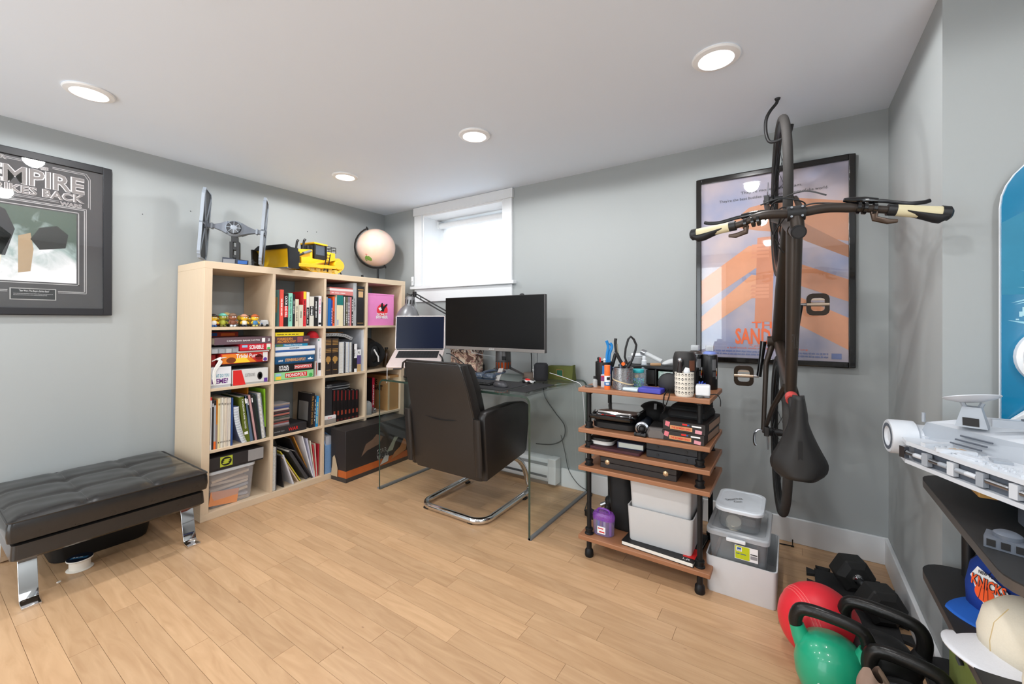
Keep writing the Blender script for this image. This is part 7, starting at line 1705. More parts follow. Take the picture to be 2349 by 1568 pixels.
for k_ in range(2):
    z = Z3 + .0005 + k_ * .034; t = T('black_case', ('flat black instrument case under its twin on the third board', 'flat black instrument case resting on its twin on the third board')[k_], 'case', (2.73, -.58, z)); MB(RZ(-2), (2.725, -.58, z)).box((-.11, -.12, 0), (.11, .12, .033)).build('shell', mat('case_slate', (40, 42, 46), .55), t, bev=.003)
    for x in (-.06, .06): MB(RZ(-2), (2.725, -.58, z)).cyl((x, -.12, .016), (x, -.123, .016), .006, n=12).build('snap', BLACK, t)
# ---------------- fourth board
bgb = T('backgammon_case', 'long dark brown game case with two brass clasps on the fourth board', 'case', (2.59, -.60, Z4)); DBR = mat('case_dark_brown', (48, 42, 40), .5)
x0_, x1_ = P(1377, 1090, y=-.70).x, P(1552, 1110, y=-.70).x
MB().box((x0_, -.70, Z4), (x1_, -.45, Z4 + .026)).build('lower_half', DBR, bgb, bev=.002); MB().box((x0_, -.70, Z4 + .027), (x1_, -.45, Z4 + .052)).build('upper_half', DBR, bgb, bev=.002)
for x in (x0_ + .035, x1_ - .045): MB().lathe([(0, 0), (.013, 0), (.012, .002), (.006, .004), (0, .005)], 6, (x, -.70, Z4 + .028), frame((0, -1, 0))).build('clasp', mat('brass', (206, 176, 140), .3, .7), bgb)
rbx = T('reddish_box', 'dark red box at the back of the fourth board', 'box', (2.38, -.50, Z4)); MB().box((2.335, -.56, Z4), (2.40, -.43, Z4 + .06)).build('carton', mat('wine', (84, 40, 38), .6), rbx, bev=.002); MB().box((2.333, -.562, Z4 + .045), (2.402, -.428, Z4 + .062)).build('lid', mat('wine'), rbx, bev=.002)
# ---------------- bottom board
LGB = mat('bin_grey', (206, 206, 206), .5, var=.02)
def tapered_bin(nm, label, x0, x1, y0, y1, z0, h_, m=LGB, tp=.94, th=.004, grp=None):
    t = T(nm, label, 'bin', ((x0 + x1) / 2, (y0 + y1) / 2, z0), grp); cx_, cy_ = (x0 + x1) / 2, (y0 + y1) / 2
    def rr_(s_, z_, ins=0): return [(cx_ + x * s_, cy_ + y * s_, z_) for x, y in rrect(x1 - x0 - ins, y1 - y0 - ins, .016, 4)]
    q = MB(); q.loft([rr_(tp, z0), rr_(tp + .01, z0 + .004), rr_(1, z0 + h_ - .004), rr_(1.004, z0 + h_), rr_(1, z0 + h_, 2 * th), rr_(tp, z0 + .006, 2 * th)]); q.build('walls', m, t, smooth=40)
    q = MB(); q.add(rr_(tp, z0 + .0061, 2 * th), [tuple(range(20))]); q.build('bottom', m, t); return t
mgz = T('art_book', 'large black covered book lying flat under the grey bins', 'book', (2.67, -.58, Z5)); MB(RZ(-3), (2.665, -.59, Z5)).box((-.155, -.13, 0), (.155, .15, .004)).build('back_cover', mat('bookcover_black', (30, 29, 30), .5), mgz, smooth=0)
MB(RZ(-3), (2.665, -.59, Z5)).box((-.152, -.132, .004), (.152, .147, .017)).build('pages', PAPER, mgz, smooth=0); MB(RZ(-3), (2.665, -.59, Z5)).box((-.155, -.13, .017), (.155, .15, .020)).build('front_cover', mat('bookcover_black'), mgz, smooth=0)
flat(mgz, 'red_patch', Vector((2.665, -.59, Z5 + .0202)) + RZ(-3) @ Vector((.105, -.1, 0)), RZ(-3) @ Vector((1, 0, 0)), RZ(-3) @ Vector((0, 1, 0)), rect(0, 0, .048, .09), INKR); text(mgz, 'LR', Vector((2.665, -.59, Z5 + .0202)) + RZ(-3) @ Vector((.11, -.122, 0)), RZ(-3) @ Vector((1, 0, 0)), RZ(-3) @ Vector((0, 1, 0)), .03, .012, INKW)
zb = Z5 + .0205
tapered_bin('storage_tub', 'light grey storage bin on the bottom board holding another bin', 2.522, 2.805, -.69, -.42, zb, .155, grp='light grey storage bins')
b2 = tapered_bin('storage_tub', 'light grey storage bin nested in the one on the bottom board', 2.53, 2.797, -.682, -.428, zb + .115, .165, grp='light grey storage bins', tp=.93)
bgp = T('black_backpack', 'slim black bag standing upright on the bottom board', 'bag', (2.46, -.5, Z5)); q = MB(RX(0), (2.462, -.50, Z5)); q.loft([[(x * a + dx, y * b_, z) for x, y in rrect(.11, .2, .035, 4)] for z, a, b_, dx in ((.001, .9, .9, .0), (.02, 1, 1, .0), (.16, 1.02, 1, -.01), (.26, .98, .95, -.02), (.295, .8, .8, -.022), (.303, .4, .5, -.022))]); q.build('bag_body', mat('bag_nylon', (30, 30, 31), .7), bgp, smooth=50)
MB().tube([(2.405, -.6, Z5 + .02), (2.402, -.604, Z5 + .16), (2.395, -.595, Z5 + .27)], .003, 6).build('piping', MATTE, bgp)
pc2 = T('marker_caddy', 'clear purple lidded caddy of markers on the bottom board', 'caddy', (2.395, -.66, Z5)); cxx, cyy = 2.40, -.665
def ovl(s_, z): return [(cxx + x * s_, cyy + y * s_, z) for x, y in rrect(.105, .06, .029, 6)]
q = MB(); q.loft([ovl(.9, Z5 + .001), ovl(.95, Z5 + .004), ovl(1, Z5 + .075)], cap=False); q.add(ovl(.9, Z5 + .001), [tuple(range(28))]); q.build('tub', clear('caddy_clear', (170, 150, 200), .35), pc2)
q = MB(); q.loft([ovl(1.02, Z5 + .072), ovl(1.03, Z5 + .077), ovl(1.03, Z5 + .088), ovl(.98, Z5 + .096), ovl(.86, Z5 + .104)]); q.build('lid', clear('caddy_purple', (160, 90, 200), .45), pc2)
MB().tube(smoothpts([(cxx - .03, cyy, Z5 + .1), (cxx - .025, cyy, Z5 + .115), (cxx, cyy, Z5 + .119), (cxx + .025, cyy, Z5 + .115), (cxx + .03, cyy, Z5 + .1)], 5), .005, 8).build('handle', mat('handle_purple', (120, 60, 160), .3), pc2)
for i, c in enumerate(((40, 160, 70), (70, 120, 200), (90, 60, 150), (200, 200, 210), (60, 60, 70), (140, 90, 180))): MB().cyl((cxx - .036 + i * .0145, cyy + .008 * (-1) ** i, Z5 + .004), (cxx - .036 + i * .0145, cyy + .008 * (-1) ** i, Z5 + .066), .0065, n=10).build('marker', ink(c), pc2)
flat(pc2, 'label', (cxx - .02, cyy - .0305, Z5 + .012), (1, 0, 0), (0, 0, 1), rect(0, 0, .04, .034), INKW, off=.001); flat(pc2, 'label', (cxx - .02, cyy - .0305, Z5 + .012), (1, 0, 0), (0, 0, 1), rect(.004, .022, .03, .027), INKR, off=.0014); flat(pc2, 'label', (cxx - .02, cyy - .0305, Z5 + .012), (1, 0, 0), (0, 0, 1), rect(.01, .006, .036, .012), INKR, off=.0014)
# power brick and camera-like thing on the floor behind the post
pw = T('power_strip', 'black power strip and adapter on the floor between desk and shelf', 'power strip', (2.2, -.35, 0)); MB(RZ(-25), (2.215, -.33, 0)).box((-.06, -.025, 0), (.10, .025, .035)).build('strip', BLACK, pw, bev=.004); MB(RZ(-25), (2.30, -.33, 0)).box((-.03, -.035, 0), (.03, .035, .05)).build('adapter', BLACK, pw, bev=.005)
hd2 = T('hand_drill', 'black cordless tool lying behind the pipe shelf post', 'tool', (2.33, -.46, Z5)); MB().lathe([(0, 0), (.022, 0), (.03, .01), (.034, .05), (.03, .09), (.02, .1), (0, .1)], 20, (2.33, -.44, Z5 + .05), frame((.6, .2, .35))).build('motor', BLACK, hd2); MB().tube([(2.34, -.44, Z5 + .05), (2.332, -.45, Z5 + .002)], .018, 10).build('grip', BLACK, hd2); MB().cyl((2.325, -.441, Z5 + .047), (2.30, -.449, Z5 + .034), .012, n=12).build('nose', STEEL, hd2)
# ---------------- white bin, clear bin and food container to the right
wb2 = tapered_bin('white_bin', 'open white storage bin on the floor with a clear bin set into it', 2.85, 3.104, -.665, -.31, 0, .15, mat('bin_white', (216, 217, 219), .45, var=.02), .965)
cb2 = T('clear_bin', 'clear lidded plastic bin with a yellow store label sitting in the white bin', 'bin', (2.955, -.50, .03)); c2x, c2y = 2.964, -.49
def cbr(s_, z, w_=.214, d_=.305): return [(c2x + x * s_, c2y + y * s_, z) for x, y in rrect(w_, d_, .022, 4)]
GCL = clear('bin_clear_grey', (200, 204, 208), .3, .2)
q = MB(); q.loft([cbr(.86, .02), cbr(.88, .026), cbr(.99, .235)], cap=False); q.add(cbr(.86, .02), [tuple(range(20))]); q.build('tub', GCL, cb2)
q = MB(); q.loft([cbr(1.0, .232), cbr(1.07, .236), cbr(1.08, .252), cbr(1.05, .258), cbr(.93, .259), cbr(.9, .252)]); q.build('lid', clear('lid_clear', (215, 218, 222), .5, .2), cb2)
MB().cbox((2.962, -.665, .237), (.07, .012, .014)).build('latch', WHITE, cb2, bev=.003)
MB().box((2.88, -.61, .03), (3.03, -.39, .12)).build('contents', ink((150, 148, 142)), cb2, bev=.01)
fo = Vector((2.957, -.652, .163)); fu = Vector((1, 0, 0)); fv = Vector((0, -.09, 1))
flat(cb2, 'label', fo, fu, fv, rect(0, 0, .082, .058), INKW, off=.003); flat(cb2, 'label', fo, fu, fv, rect(.002, .002, .053, .056), ink((196, 206, 30)), off=.0035); flat(cb2, 'label', fo, fu, fv, rect(.006, .034, .026, .052), INKW, off=.004); flat(cb2, 'label', fo, fu, fv, rect(.009, .042, .023, .05), INKB, off=.0045); text(cb2, 'KIS', fo + fu * .009 + fv * .036, fu, fv, .014, .005, INKB, off=.0045)
text(cb2, '~2', fo + fu * .006 + fv * .022, fu, fv, .034, .005, INKB, off=.0045); flat(cb2, 'label', fo, fu, fv, rect(.056, .03, .08, .034), INKK, off=.004); flat(cb2, 'label', fo, fu, fv, rect(.056, .012, .08, .026), ink((150, 150, 154)), off=.004)
fc2 = T('food_container', 'small clear food container with a white lid marked in black pen', 'container', (2.965, -.53, .26)); f2x, f2y = 2.968, -.525
def fcr(s_, z): return [(f2x + x * s_, f2y + y * s_, .2605 + (z - .2605) * 1.15) for x, y in rrect(.172, .225, .04, 5)]
q = MB(); q.loft([fcr(.82, .2605), fcr(.86, .266), fcr(.96, .328)], cap=False); q.add(fcr(.82, .2605), [tuple(range(24))]); q.build('tub', clear('tub_smoke', (150, 156, 160), .4, .15), fc2)
q = MB(); q.loft([fcr(1.0, .325), fcr(1.05, .328), fcr(1.06, .337), fcr(1.03, .341), fcr(.9, .342), fcr(.88, .340), fcr(.4, .340)]); q.build('lid', mat('lid_milk', (222, 228, 234), .4), fc2)
text(fc2, 'Dessert Pack', (2.92, -.56, .3535), (.75, .66, 0), (-.66, .75, 0), .075, .018, INKK, off=.0008); text(fc2, 'Clean', (2.95, -.565, .3535), (.75, .66, 0), (-.66, .75, 0), .035, .014, INKK, off=.0008)
MB().lathe([(0, 0), (.028, 0), (.03, .004), (.028, .03), (0, .03)], 20, (2.945, -.585, .264), frame((.1, -.5, .85))).build('tape_roll', ink((220, 214, 200)), fc2); MB().cbox((3.0, -.56, .285), (.05, .03, .03)).build('contents', ink((90, 92, 96)), fc2); MB().cbox((2.97, -.5, .276), (.1, .12, .02)).build('contents', ink((180, 176, 170)), fc2)
# ================================================================ bicycle hanging by its front wheel
FRM = mat('bike_bronze', (52, 43, 36), .4, .35, var=.05); TYRE = mat('tyre', (48, 45, 43), .8, var=.15, scale=90); RIM = mat('rim_black', (26, 25, 25), .35, .3); SPK = mat('spoke', (40, 40, 42), .4, .6)
psi = math.radians(5.5); LAT = Vector((math.cos(psi), math.sin(psi), 0)); UP = Vector((math.sin(psi), -math.cos(psi), 0)); FW = Vector((0, 0, 1))
RA = Vector((3.108, -.385, .635)); WB = 1.03; WR = .345
def K(f, u, l=0.0): return RA + FW * f + UP * u + LAT * l
bk = T('bicycle', 'dark bronze flat bar bicycle hanging vertically by its front wheel', 'bicycle', (RA.x, RA.y, RA.z - WR))
def wheel(c, nm, lat=LAT, up=UP):
    fw = lat.cross(up).normalized()
    R = Matrix((up, fw, lat)).transposed()
    def circ(r, l, n=64): return [c + R @ Vector((r * math.cos(2 * math.pi * i / n), r * math.sin(2 * math.pi * i / n), l)) for i in range(n)]
    t = MB().tube(circ(WR - .016, 0), .0165, 12, True).build('tyre', TYRE, bk)
    q = MB(R, c); q.lathe([(WR - .024, -.011), (WR - .024, .011), (WR - .046, .009), (WR - .05, 0), (WR - .046, -.009), (WR - .024, -.011)], 64, cap=False); rm = q.build('rim', RIM, bk)
    q = MB(R, c); q.lathe([(0, -.05), (.01, -.05), (.02, -.035), (.024, -.03), (.016, -.024), (.014, .024), (.024, .03), (.02, .035), (.01, .05), (0, .05)], 20); q.build('hub', BLACK, bk)
    n = 24
    for i in range(n):
        a = 2 * math.pi * i / n; s_ = 1 if i % 2 else -1; b_ = a + (.9 if (i // 2) % 2 else -.9)
        MB(R, c).tube([(.021 * math.cos(b_), .021 * math.sin(b_), s_ * .03), ((WR - .047) * math.cos(a), (WR - .047) * math.sin(a), 0)], .0011, 4, cap=False).build('spoke', SPK, rm)
    MB(R, c).cyl(((WR - .05), 0, 0), ((WR - .09), 0, 0), .003, n=6).build('valve', STEEL, rm)
    q = MB(R, c); q.lathe([(.04, -.048), (.08, -.048), (.08, -.046), (.04, -.046), (.04, -.048)], 40, cap=False); q.build('disc_rotor', STEEL, bk)
wheel(K(WB, 0), 'front'); wheel(K(0, 0), 'rear')
BBf, BBu = .40, -.065; STf, STu = .225, .42; HTf, HTu, HBf, HBu = .79, .56, .845, .385
MB().tube([K(HBf - .01, HBu), K(.62, .16), K(BBf, BBu)], [.026, .031, .029], 14, sx=1.0).build('down_tube', FRM, bk)
MB().tube([K(HTf + .005, HTu - .045), K(.5, .47), K(STf + .02, STu - .01)], [.024, .021, .017], 14, sx=1.25).build('top_tube', FRM, bk)
MB().tube([K(BBf, BBu), K(.3, .2), K(STf, STu + .02)], [.022, .018, .0175], 14).build('seat_tube', FRM, bk)
MB().tube([K(HBf + .012, HBu - .035), K(HTf, HTu - .02)], [.027, .0235], 16).build('head_tube', FRM, bk)
MB().cyl(K(BBf, BBu, -.045), K(BBf, BBu, .045), .024, n=18).build('bottom_bracket', FRM, bk)
for s_ in (-1, 1):
    MB().tube([K(STf + .03, STu - .05, s_ * .012), K(.16, .28, s_ * .045), K(0.0, .012, s_ * .062)], [.011, .009, .008], 10).build('seat_stay', FRM, bk)
    MB().tube([K(BBf - .01, BBu, s_ * .025), K(.30, -.05, s_ * .05), K(0, -.002, s_ * .064)], [.014, .011, .009], 10).build('chain_stay', FRM, bk)
    MB().tube([K(HBf + .02, HBu - .04, s_ * .018), K(HBf + .045, HBu - .1, s_ * .045), K(.95, .16, s_ * .054), K(WB, 0, s_ * .056)], [.017, .015, .012, .009], 10).build('fork_blade', FRM, bk)
MB().tube([K(HBf + .012, HBu - .03), K(HBf + .025, HBu - .055)], [.027, .03], 14).build('fork_crown', FRM, bk)
# headset spacers, stem, bar
MB().cyl(K(HTf, HTu - .022), K(HTf - .012, HTu + .022), .019, n=18).build('spacer', mat('spacer_silver', (150, 150, 154), .3, .5), bk)
BC_ = P(1826, 489, y=-.985)
MB().cyl(K(HTf - .010, HTu + .02), K(HTf - .022, HTu + .066), .0215, n=18).build('stem_clamp', BLACK, bk); MB().cyl(K(HTf - .022, HTu + .066), K(HTf - .0235, HTu + .072), .017, n=18).build('top_cap', mat('cap_bolt', (60, 60, 62), .3, .6), bk)
MB().tube([K(HTf - .015, HTu + .044), BC_ - FW * .01], [.019, .0205], 14).build('stem', FRM, bk)
MB().cyl(BC_ - LAT * .024, BC_ + LAT * .024, .0235, n=18).build('face_plate', BLACK, bk)
for s_ in (-1, 1):
    for dz in (-.014, .014): MB().cyl(BC_ + LAT * s_ * .014 + UP * .018 + FW * dz, BC_ + LAT * s_ * .014 + UP * .028 + FW * dz, .0035, n=8).build('bolt', STEEL, bk)
LG0, LG1 = P(1688, 517, y=-.985), P(1592, 538, y=-.965); RG0, RG1 = P(2035, 481, y=-.975), P(2170, 489, y=-.955)
bar = smoothpts([LG1, LG0, BC_ - LAT * .09 + FW * .004, BC_, BC_ + LAT * .09 + FW * .006, RG0, RG1], 6)
hb_ = MB().tube(bar, [.0112] * 10 + [.0145] * (len(bar) - 20) + [.0112] * 10, 14).build('handlebar', mat('bar_black', (52, 45, 40), .4, .3), bk)
GRIP = mat('grip_cream', (206, 196, 160), .55); 
for (a, b_, s_) in ((LG0, LG1, -1), (RG0, RG1, 1)):
    d_ = (b_ - a).normalized(); dn = (-FW * .9 + UP * .2).normalized()
    MB().tube([a, a + d_ * .02], .0165, 14).build('grip_clamp', BLACK, hb_)
    MB().tube([a + d_ * .02, a + d_ * .05, b_ - d_ * .03, b_ - d_ * .012], [.0165, .0168, .018, .0185], 14).build('grip', GRIP, hb_)
    q = MB(); q.loft([[a + d_ * t_ + dn * (w_ * .35 + w_ * .75 * (math.cos(k_) * .5 + .15)) + d_.cross(dn) * (.017 * math.sin(k_)) for k_ in [i * math.pi / 6 for i in range(12)]] for t_, w_ in ((.04, .012), (.07, .022), (.1, .034), (b_ - a).length > .12 and ((b_ - a).length - .015, .036) or (.115, .034), ((b_ - a).length, .022))]); q.build('grip_wing', mat('grip_black', (24, 24, 26), .6), hb_, smooth=50)
    MB().tube([b_ - d_ * .012, b_ + d_ * .006, b_ + d_ * .012], [.0205, .02, .013], 14).build('bar_end', BLACK, hb_)
    # brake lever on the far side of the bar (towards the front), shifter below
    lc = a - d_ * .03; ou = (FW * .75 - UP * .45).normalized()
    for o_ in (.012, .034, .05): MB().tube([lc - d_ * (o_ - .012) - d_ * .004, lc - d_ * (o_ - .012) + d_ * .004], .0175, 14).build('clamp', GLOSSB, hb_)
    m0 = lc + ou * .03 - d_ * .05; m1 = lc + ou * .034 + d_ * .012
    MB().tube([m0 - d_ * .02, m0, (m0 + m1) / 2, m1], [.006, .010, .012, .009], 10).build('brake_body', GLOSSB, hb_)
    e0 = m1 + d_ * .02; MB().tube(smoothpts([m1, e0, e0 + d_ * .05 - ou * .004, e0 + d_ * .085 + ou * .004, e0 + d_ * .1 + ou * .012], 4), .0058, 8, sx=.8).build('brake_lever', mat('lever_black', (30, 30, 32), .3, .4), hb_)
    MB().tube([lc + dn * .01, lc + dn * .03, lc + dn * .036 + d_ * .03, lc + dn * .032 + d_ * .052], [.01, .009, .008, .005], 8, sx=.6).build('shifter', mat('shifter_bronze', (70, 54, 42), .3, .4), hb_)
# cables: one thing of the bicycle each
lh = LG0 + FW * .03; rh = RG0 + FW * .03
for pts in ([P(1895, 447, y=-.95), P(1845, 438, y=-.9), P(1795, 455, y=-.82), P(1768, 475, y=-.75), P(1770, 530, y=-.7), P(1795, 570, y=-.68)],
            [P(1745, 470, y=-.96), P(1790, 455, y=-.93), P(1840, 462, y=-.9), P(1844, 475, y=-.86), P(1815, 490, y=-.8), P(1790, 520, y=-.74), P(1795, 568, y=-.7)],
            [P(1755, 505, y=-.99), P(1790, 478, y=-.94), P(1803, 478, y=-.88), P(1790, 500, y=-.8), P(1782, 530, y=-.74)],
            [P(1935, 467, y=-.97), P(1870, 466, y=-.94), P(1830, 478, y=-.9), P(1800, 500, y=-.84), P(1775, 545, y=-.76), P(1798, 580, y=-.72)]):
    MB().tube(smoothpts(pts, 7), .0024, 6).build('cable_housing', BLACK, bk)
# seat post and saddle
SP0, SP1 = K(STf, STu + .02), K(STf - .055, .60)
MB().cyl(SP0, SP1, .0135, n=14).build('seat_post', BLACK, bk); MB().cyl(K(STf + .004, STu + .008), K(STf - .006, STu + .034), .0195, n=16).build('seat_clamp', mat('seat_clamp_red', (190, 70, 66), .4), bk)
SADM = mat('saddle_black', (30, 29, 29), .55)
def sad(u, v):
    t_ = u; w_ = .019 + .052 * max(0, min(1, (t_ - .3) / .5)) ** 1.3 if t_ > .3 else .019 * min(1, .5 + t_ * 2)
    w_ = w_ if t_ < .86 else w_ * (1 - ((t_ - .86) / .14) ** 2 * .35)
    s_ = (v - .5) * 2
    return K(.262 - .252 * t_, .64 + .012 * math.cos(s_ * 1.5) * (1 + t_) - .022 * abs(s_) ** 3 + (.012 * (t_ - .6) ** 2 if t_ > .6 else 0), s_ * w_)
q = MB(); q.grid(sad, 22, 16); sd_ = q.build('saddle', SADM, bk, solid=.012, smooth=60)
q = MB(); q.add([K(.13, .667, -.005), K(.06, .667, -.006), K(.06, .667, .006), K(.13, .667, .005)], [(0, 1, 2, 3)]); q.build('saddle_groove', MATTE, sd_)
for l in (-.02, .02): MB().tube([K(.22, .62, l * .5), K(.18, .60, l), K(.08, .60, l), K(.05, .625, l)], .0035, 8).build('saddle_rail', STEEL, sd_)
# cranks, chainring, pedals
for s_, df in ((1, .165), (-1, -.165)):
    c0, c1 = K(BBf, BBu, s_ * .06), K(BBf + df, BBu + (.03 if s_ > 0 else -.01), s_ * .078)
    MB().tube([c0, (c0 + c1) / 2, c1], [.013, .010, .011], 10, sx=.8).build('crank_arm', GLOSSB, bk)
    pc = c1 + LAT * s_ * .062; MB().cyl(c1, c1 + LAT * s_ * .03, .0065, n=10).build('pedal_axle', STEEL, bk)
    ol = rrect(.082, .095, .022, 3); il = [(x * .6, y * .6) for x, y in ol]; Rp = Matrix((LAT, FW, UP)).transposed()
    p_ = MB(Rp, pc).ring(ol, il, -.007, .007).build('pedal', mat('pedal_bronze', (52, 42, 34), .3, .5), bk, bev=.001, smooth=30)
    MB(Rp, pc).cyl((-.04, 0, 0), (.04, 0, 0), .009, n=10).build('pedal_spindle', mat('pedal_pale', (190, 170, 150), .3, .6), p_); MB(Rp, pc).cbox((0, .022, 0), (.05, .008, .012)).build('pedal_cage', mat('pedal_pale'), p_)
Rc = Matrix((FW, UP, LAT)).transposed()
MB(Rc, K(BBf, BBu, .05)).ring(disc(0, 0, .09, 44), disc(0, 0, .08, 44), -.0015, .0015).build('chainring', GLOSSB, bk)
q = MB(Rc, K(BBf, BBu, .05))
for k_ in range(4): a = k_ * math.pi / 2 + .5; q.cbox((.045 * math.cos(a), .045 * math.sin(a), 0), (.09, .012, .004), RZ(math.degrees(a)))
q.build('chainring_arms', GLOSSB, bk)
MB(Rc, K(0, 0, .045)).lathe([(.0, -.012), (.05, -.012), (.045, -.004), (.035, .004), (.026, .012), (0, .012)], 28).build('cassette', STEEL, bk)
MB().tube([K(BBf, BBu + .088, .05), K(0, .045, .048)], .0035, 6).build('chain', mat('chain_grey', (70, 68, 66), .4, .6), bk); MB().tube([K(BBf, BBu - .088, .05), K(.03, -.06, .05), K(-.02, -.085, .05)], .0035, 6).build('chain', mat('chain_grey'), bk)
MB().tube([K(-.005, -.01, .07), K(-.04, -.05, .072), K(-.03, -.085, .066)], .011, 8).build('rear_derailleur', GLOSSB, bk)
MB().tube(smoothpts([K(0, 0, -.062), K(.004, .002, -.085), K(-.012, .012, -.098), K(-.05, .022, -.1), K(-.062, .024, -.092)], 4), .0045, 8, sx=1.4).build('quick_release', STEEL, bk)
MB().cbox(K(.02, .085, -.055), (.02, .03, .04)).build('brake_caliper', BLACK, bk, bev=.003); MB().cbox(K(WB - .02, .085, -.055), (.02, .03, .04)).build('brake_caliper', BLACK, bk, bev=.003)
text(bk, 'FX 6', K(.40, .512, -.007), LAT, FW, .016, .05, mat('frame_print', (40, 32, 26), .5), off=.005) 
# ceiling hook
hk = T('ceiling_hook', 'black bent steel hook screwed into the ceiling holding the bicycle wheel', 'hook', (3.095, -.385, RH - .01))
wt = K(WB + WR - .055, 0)
MB().tube(smoothpts([(3.098, -.385, RH), (3.094, -.385, RH - .02), (3.07, -.387, RH - .05), (3.055, -.388, RH - .085), (3.054, -.388, RH - .14), (3.066, -.388, wt.z - .024), (3.09, -.386, wt.z - .03), (wt.x + .01, wt.y, wt.z - .022), (wt.x + .034, wt.y, wt.z - .008), (wt.x + .044, wt.y, wt.z + .03)], 5), .0068, 10).build('rod', mat('hook_black', (34, 33, 34), .5), hk)
MB().lathe([(0, 0), (.012, 0), (.009, -.008), (0, -.01)], 14, (3.098, -.385, RH)).build('collar', mat('hook_black'), hk)
# little corner bracket on the floor by the wall
fb_ = T('floor_bracket', 'thin black metal bracket on the floor against the baseboard', 'bracket', (3.13, -.05, 0)); p0, p1 = P(1788, 1247, z=0), P(1818, 1253, z=0)
MB().tube([p0 + V(0, 0, .003), p1 + V(0, 0, .003), p1 + V(0, 0, .035)], .003, 6).build('rod', BLACK, fb_); MB().cbox(p1 + V(0, 0, .002), (.012, .012, .004)).build('foot', BLACK, fb_)
# ================================================================ exercise gear in the corner
tile = T('foam_tile', 'black interlocking foam floor tile under the dumbbell', 'mat', (3.36, -.45, 0)); FOAM = mat('foam_black', (42, 42, 43), .85, bump=.2, scale=200)
MB().box((3.235, -.74, 0), (3.475, -.245, .012)).build('tile', FOAM, tile, bev=.002)
for i in range(5):
    y = -.70 + i * .1
    MB().hexa([(3.475, y, 0), (3.505, y - .01, 0), (3.505, y + .045, 0), (3.475, y + .035, 0)], [(3.475, y, .012), (3.505, y - .01, .012), (3.505, y + .045, .012), (3.475, y + .035, .012)]).build('tooth', FOAM, tile)
    MB().hexa([(3.205, y - .01, 0), (3.235, y, 0), (3.235, y + .035, 0), (3.205, y + .045, 0)], [(3.205, y - .01, .012), (3.235, y, .012), (3.235, y + .035, .012), (3.205, y + .045, .012)]).build('tooth', FOAM, tile)
for i in range(3): x = 3.25 + i * .085; MB().hexa([(x, -.245, 0), (x + .035, -.245, 0), (x + .045, -.215, 0), (x - .01, -.215, 0)], [(x, -.245, .012), (x + .035, -.245, .012), (x + .045, -.215, .012), (x - .01, -.215, .012)]).build('tooth', FOAM, tile)
RUB = mat('rubber_black', (36, 36, 36), .6, bump=.1, scale=150)
db = T('dumbbell', 'black rubber hex dumbbell with a chrome handle', 'dumbbell', (3.40, -.45, .012)); d0, d1 = Vector((3.36, -.33, .075)), Vector((3.425, -.52, .075)); dd = (d1 - d0).normalized(); Rd = frame(dd, (0, 0, 1)); Rd = Rd @ RZ(30)
for c in (d0, d1): MB(Rd, c).lathe([(.045, -.048), (.068, -.036), (.072, -.03), (.072, .03), (.068, .036), (.045, .048)], 6).build('hex_head', RUB, db, bev=.004, smooth=20)
MB().tube([d0, d0 + dd * .07, (d0 + d1) / 2, d1 - dd * .07, d1], [.014, .0145, .0165, .0145, .014], 14).build('handle', CHROME, db)
for c in (d0 + dd * .052, d1 - dd * .052): MB(frame(dd), c).lathe([(.018, -.006), (.021, 0), (.018, .006)], 16).build('collar', CHROME, db)
mb_ = T('exercise_ball', 'red rubber medicine ball standing by the kettlebells', 'ball', (3.218, -.846, 0)); REDR = mat('red_rubber', (222, 44, 56), .42, var=.05, scale=80, bump=.05)
MB().ball((3.226, -.84, .118), .118, 40, 24).build('ball', REDR, mb_)
for k_, z in enumerate((-.06, -.052, -.044)): r = math.sqrt(.118 ** 2 - z * z) + .0002; MB(frame((1, .55, .15)), (3.226, -.84, .118)).tube([(r * math.cos(a), r * math.sin(a), z) for a in [i * math.pi / 24 for i in range(48)]], .0014, 5, True).build('moulded_line', mat('red_line', (240, 110, 110), .4), mb_)
MB().ball(Vector((3.226, -.84, .118)) + Vector((.35, -.75, .56)).normalized() * .1175, .004, 8, 6).build('valve', mat('brass', (206, 176, 140), .3, .7), mb_)
def kettlebell(x, y, r, label, body, hdl, ang, lettering=None, hw=.088, hh=None):
    t = T('kettlebell', label, 'kettlebell', (x, y, 0), 'kettlebells'); hh = hh or r * 2 + .085; o = Vector((x, y, 0)); a_ = math.radians(ang); d = Vector((math.cos(a_), math.sin(a_), 0))
    MB().lathe([(0, .0), (r * .62, .0), (r * .8, .012), (r * .96, r * .55), (r, r * .95), (r * .93, r * 1.4), (r * .72, r * 1.75), (r * .4, r * 1.93), (0, r * 1.96)], 40, o).build('body', body, t)
    def hp(s_, z): return o + d * s_ + V(0, 0, z)
    zb = r * 1.45; arc = [hp(-hw * .86, zb), hp(-hw * .98, zb + .03), hp(-hw * 1.04, hh - .055), hp(-hw * .9, hh - .022), hp(-hw * .55, hh - .012), hp(0, hh - .01), hp(hw * .55, hh - .012), hp(hw * .9, hh - .022), hp(hw * 1.04, hh - .055), hp(hw * .98, zb + .03), hp(hw * .86, zb)]
    pts = smoothpts(arc, 4); n = len(pts); MB().tube(pts, [.0185 for i in range(n)], 14).build('handle', hdl, t)
    for s_ in (-1, 1): MB().tube([hp(s_ * hw * .68, r * 1.2), hp(s_ * hw * .9, zb + .018), hp(s_ * hw * 1.0, zb + .045)], [.03, .024, .0205], 14).build('horn', body, t)
    if lettering: 
        n_ = Vector((CAM.x - x, CAM.y - y, 0)).normalized(); u_ = Vector((-n_.y, n_.x, 0)); text(t, lettering, o + n_ * (r * 1.0) - u_ * .03 + V(0, 0, r * .75), u_, (0, 0, 1), .06, .02, INKW, off=.002)
    return t
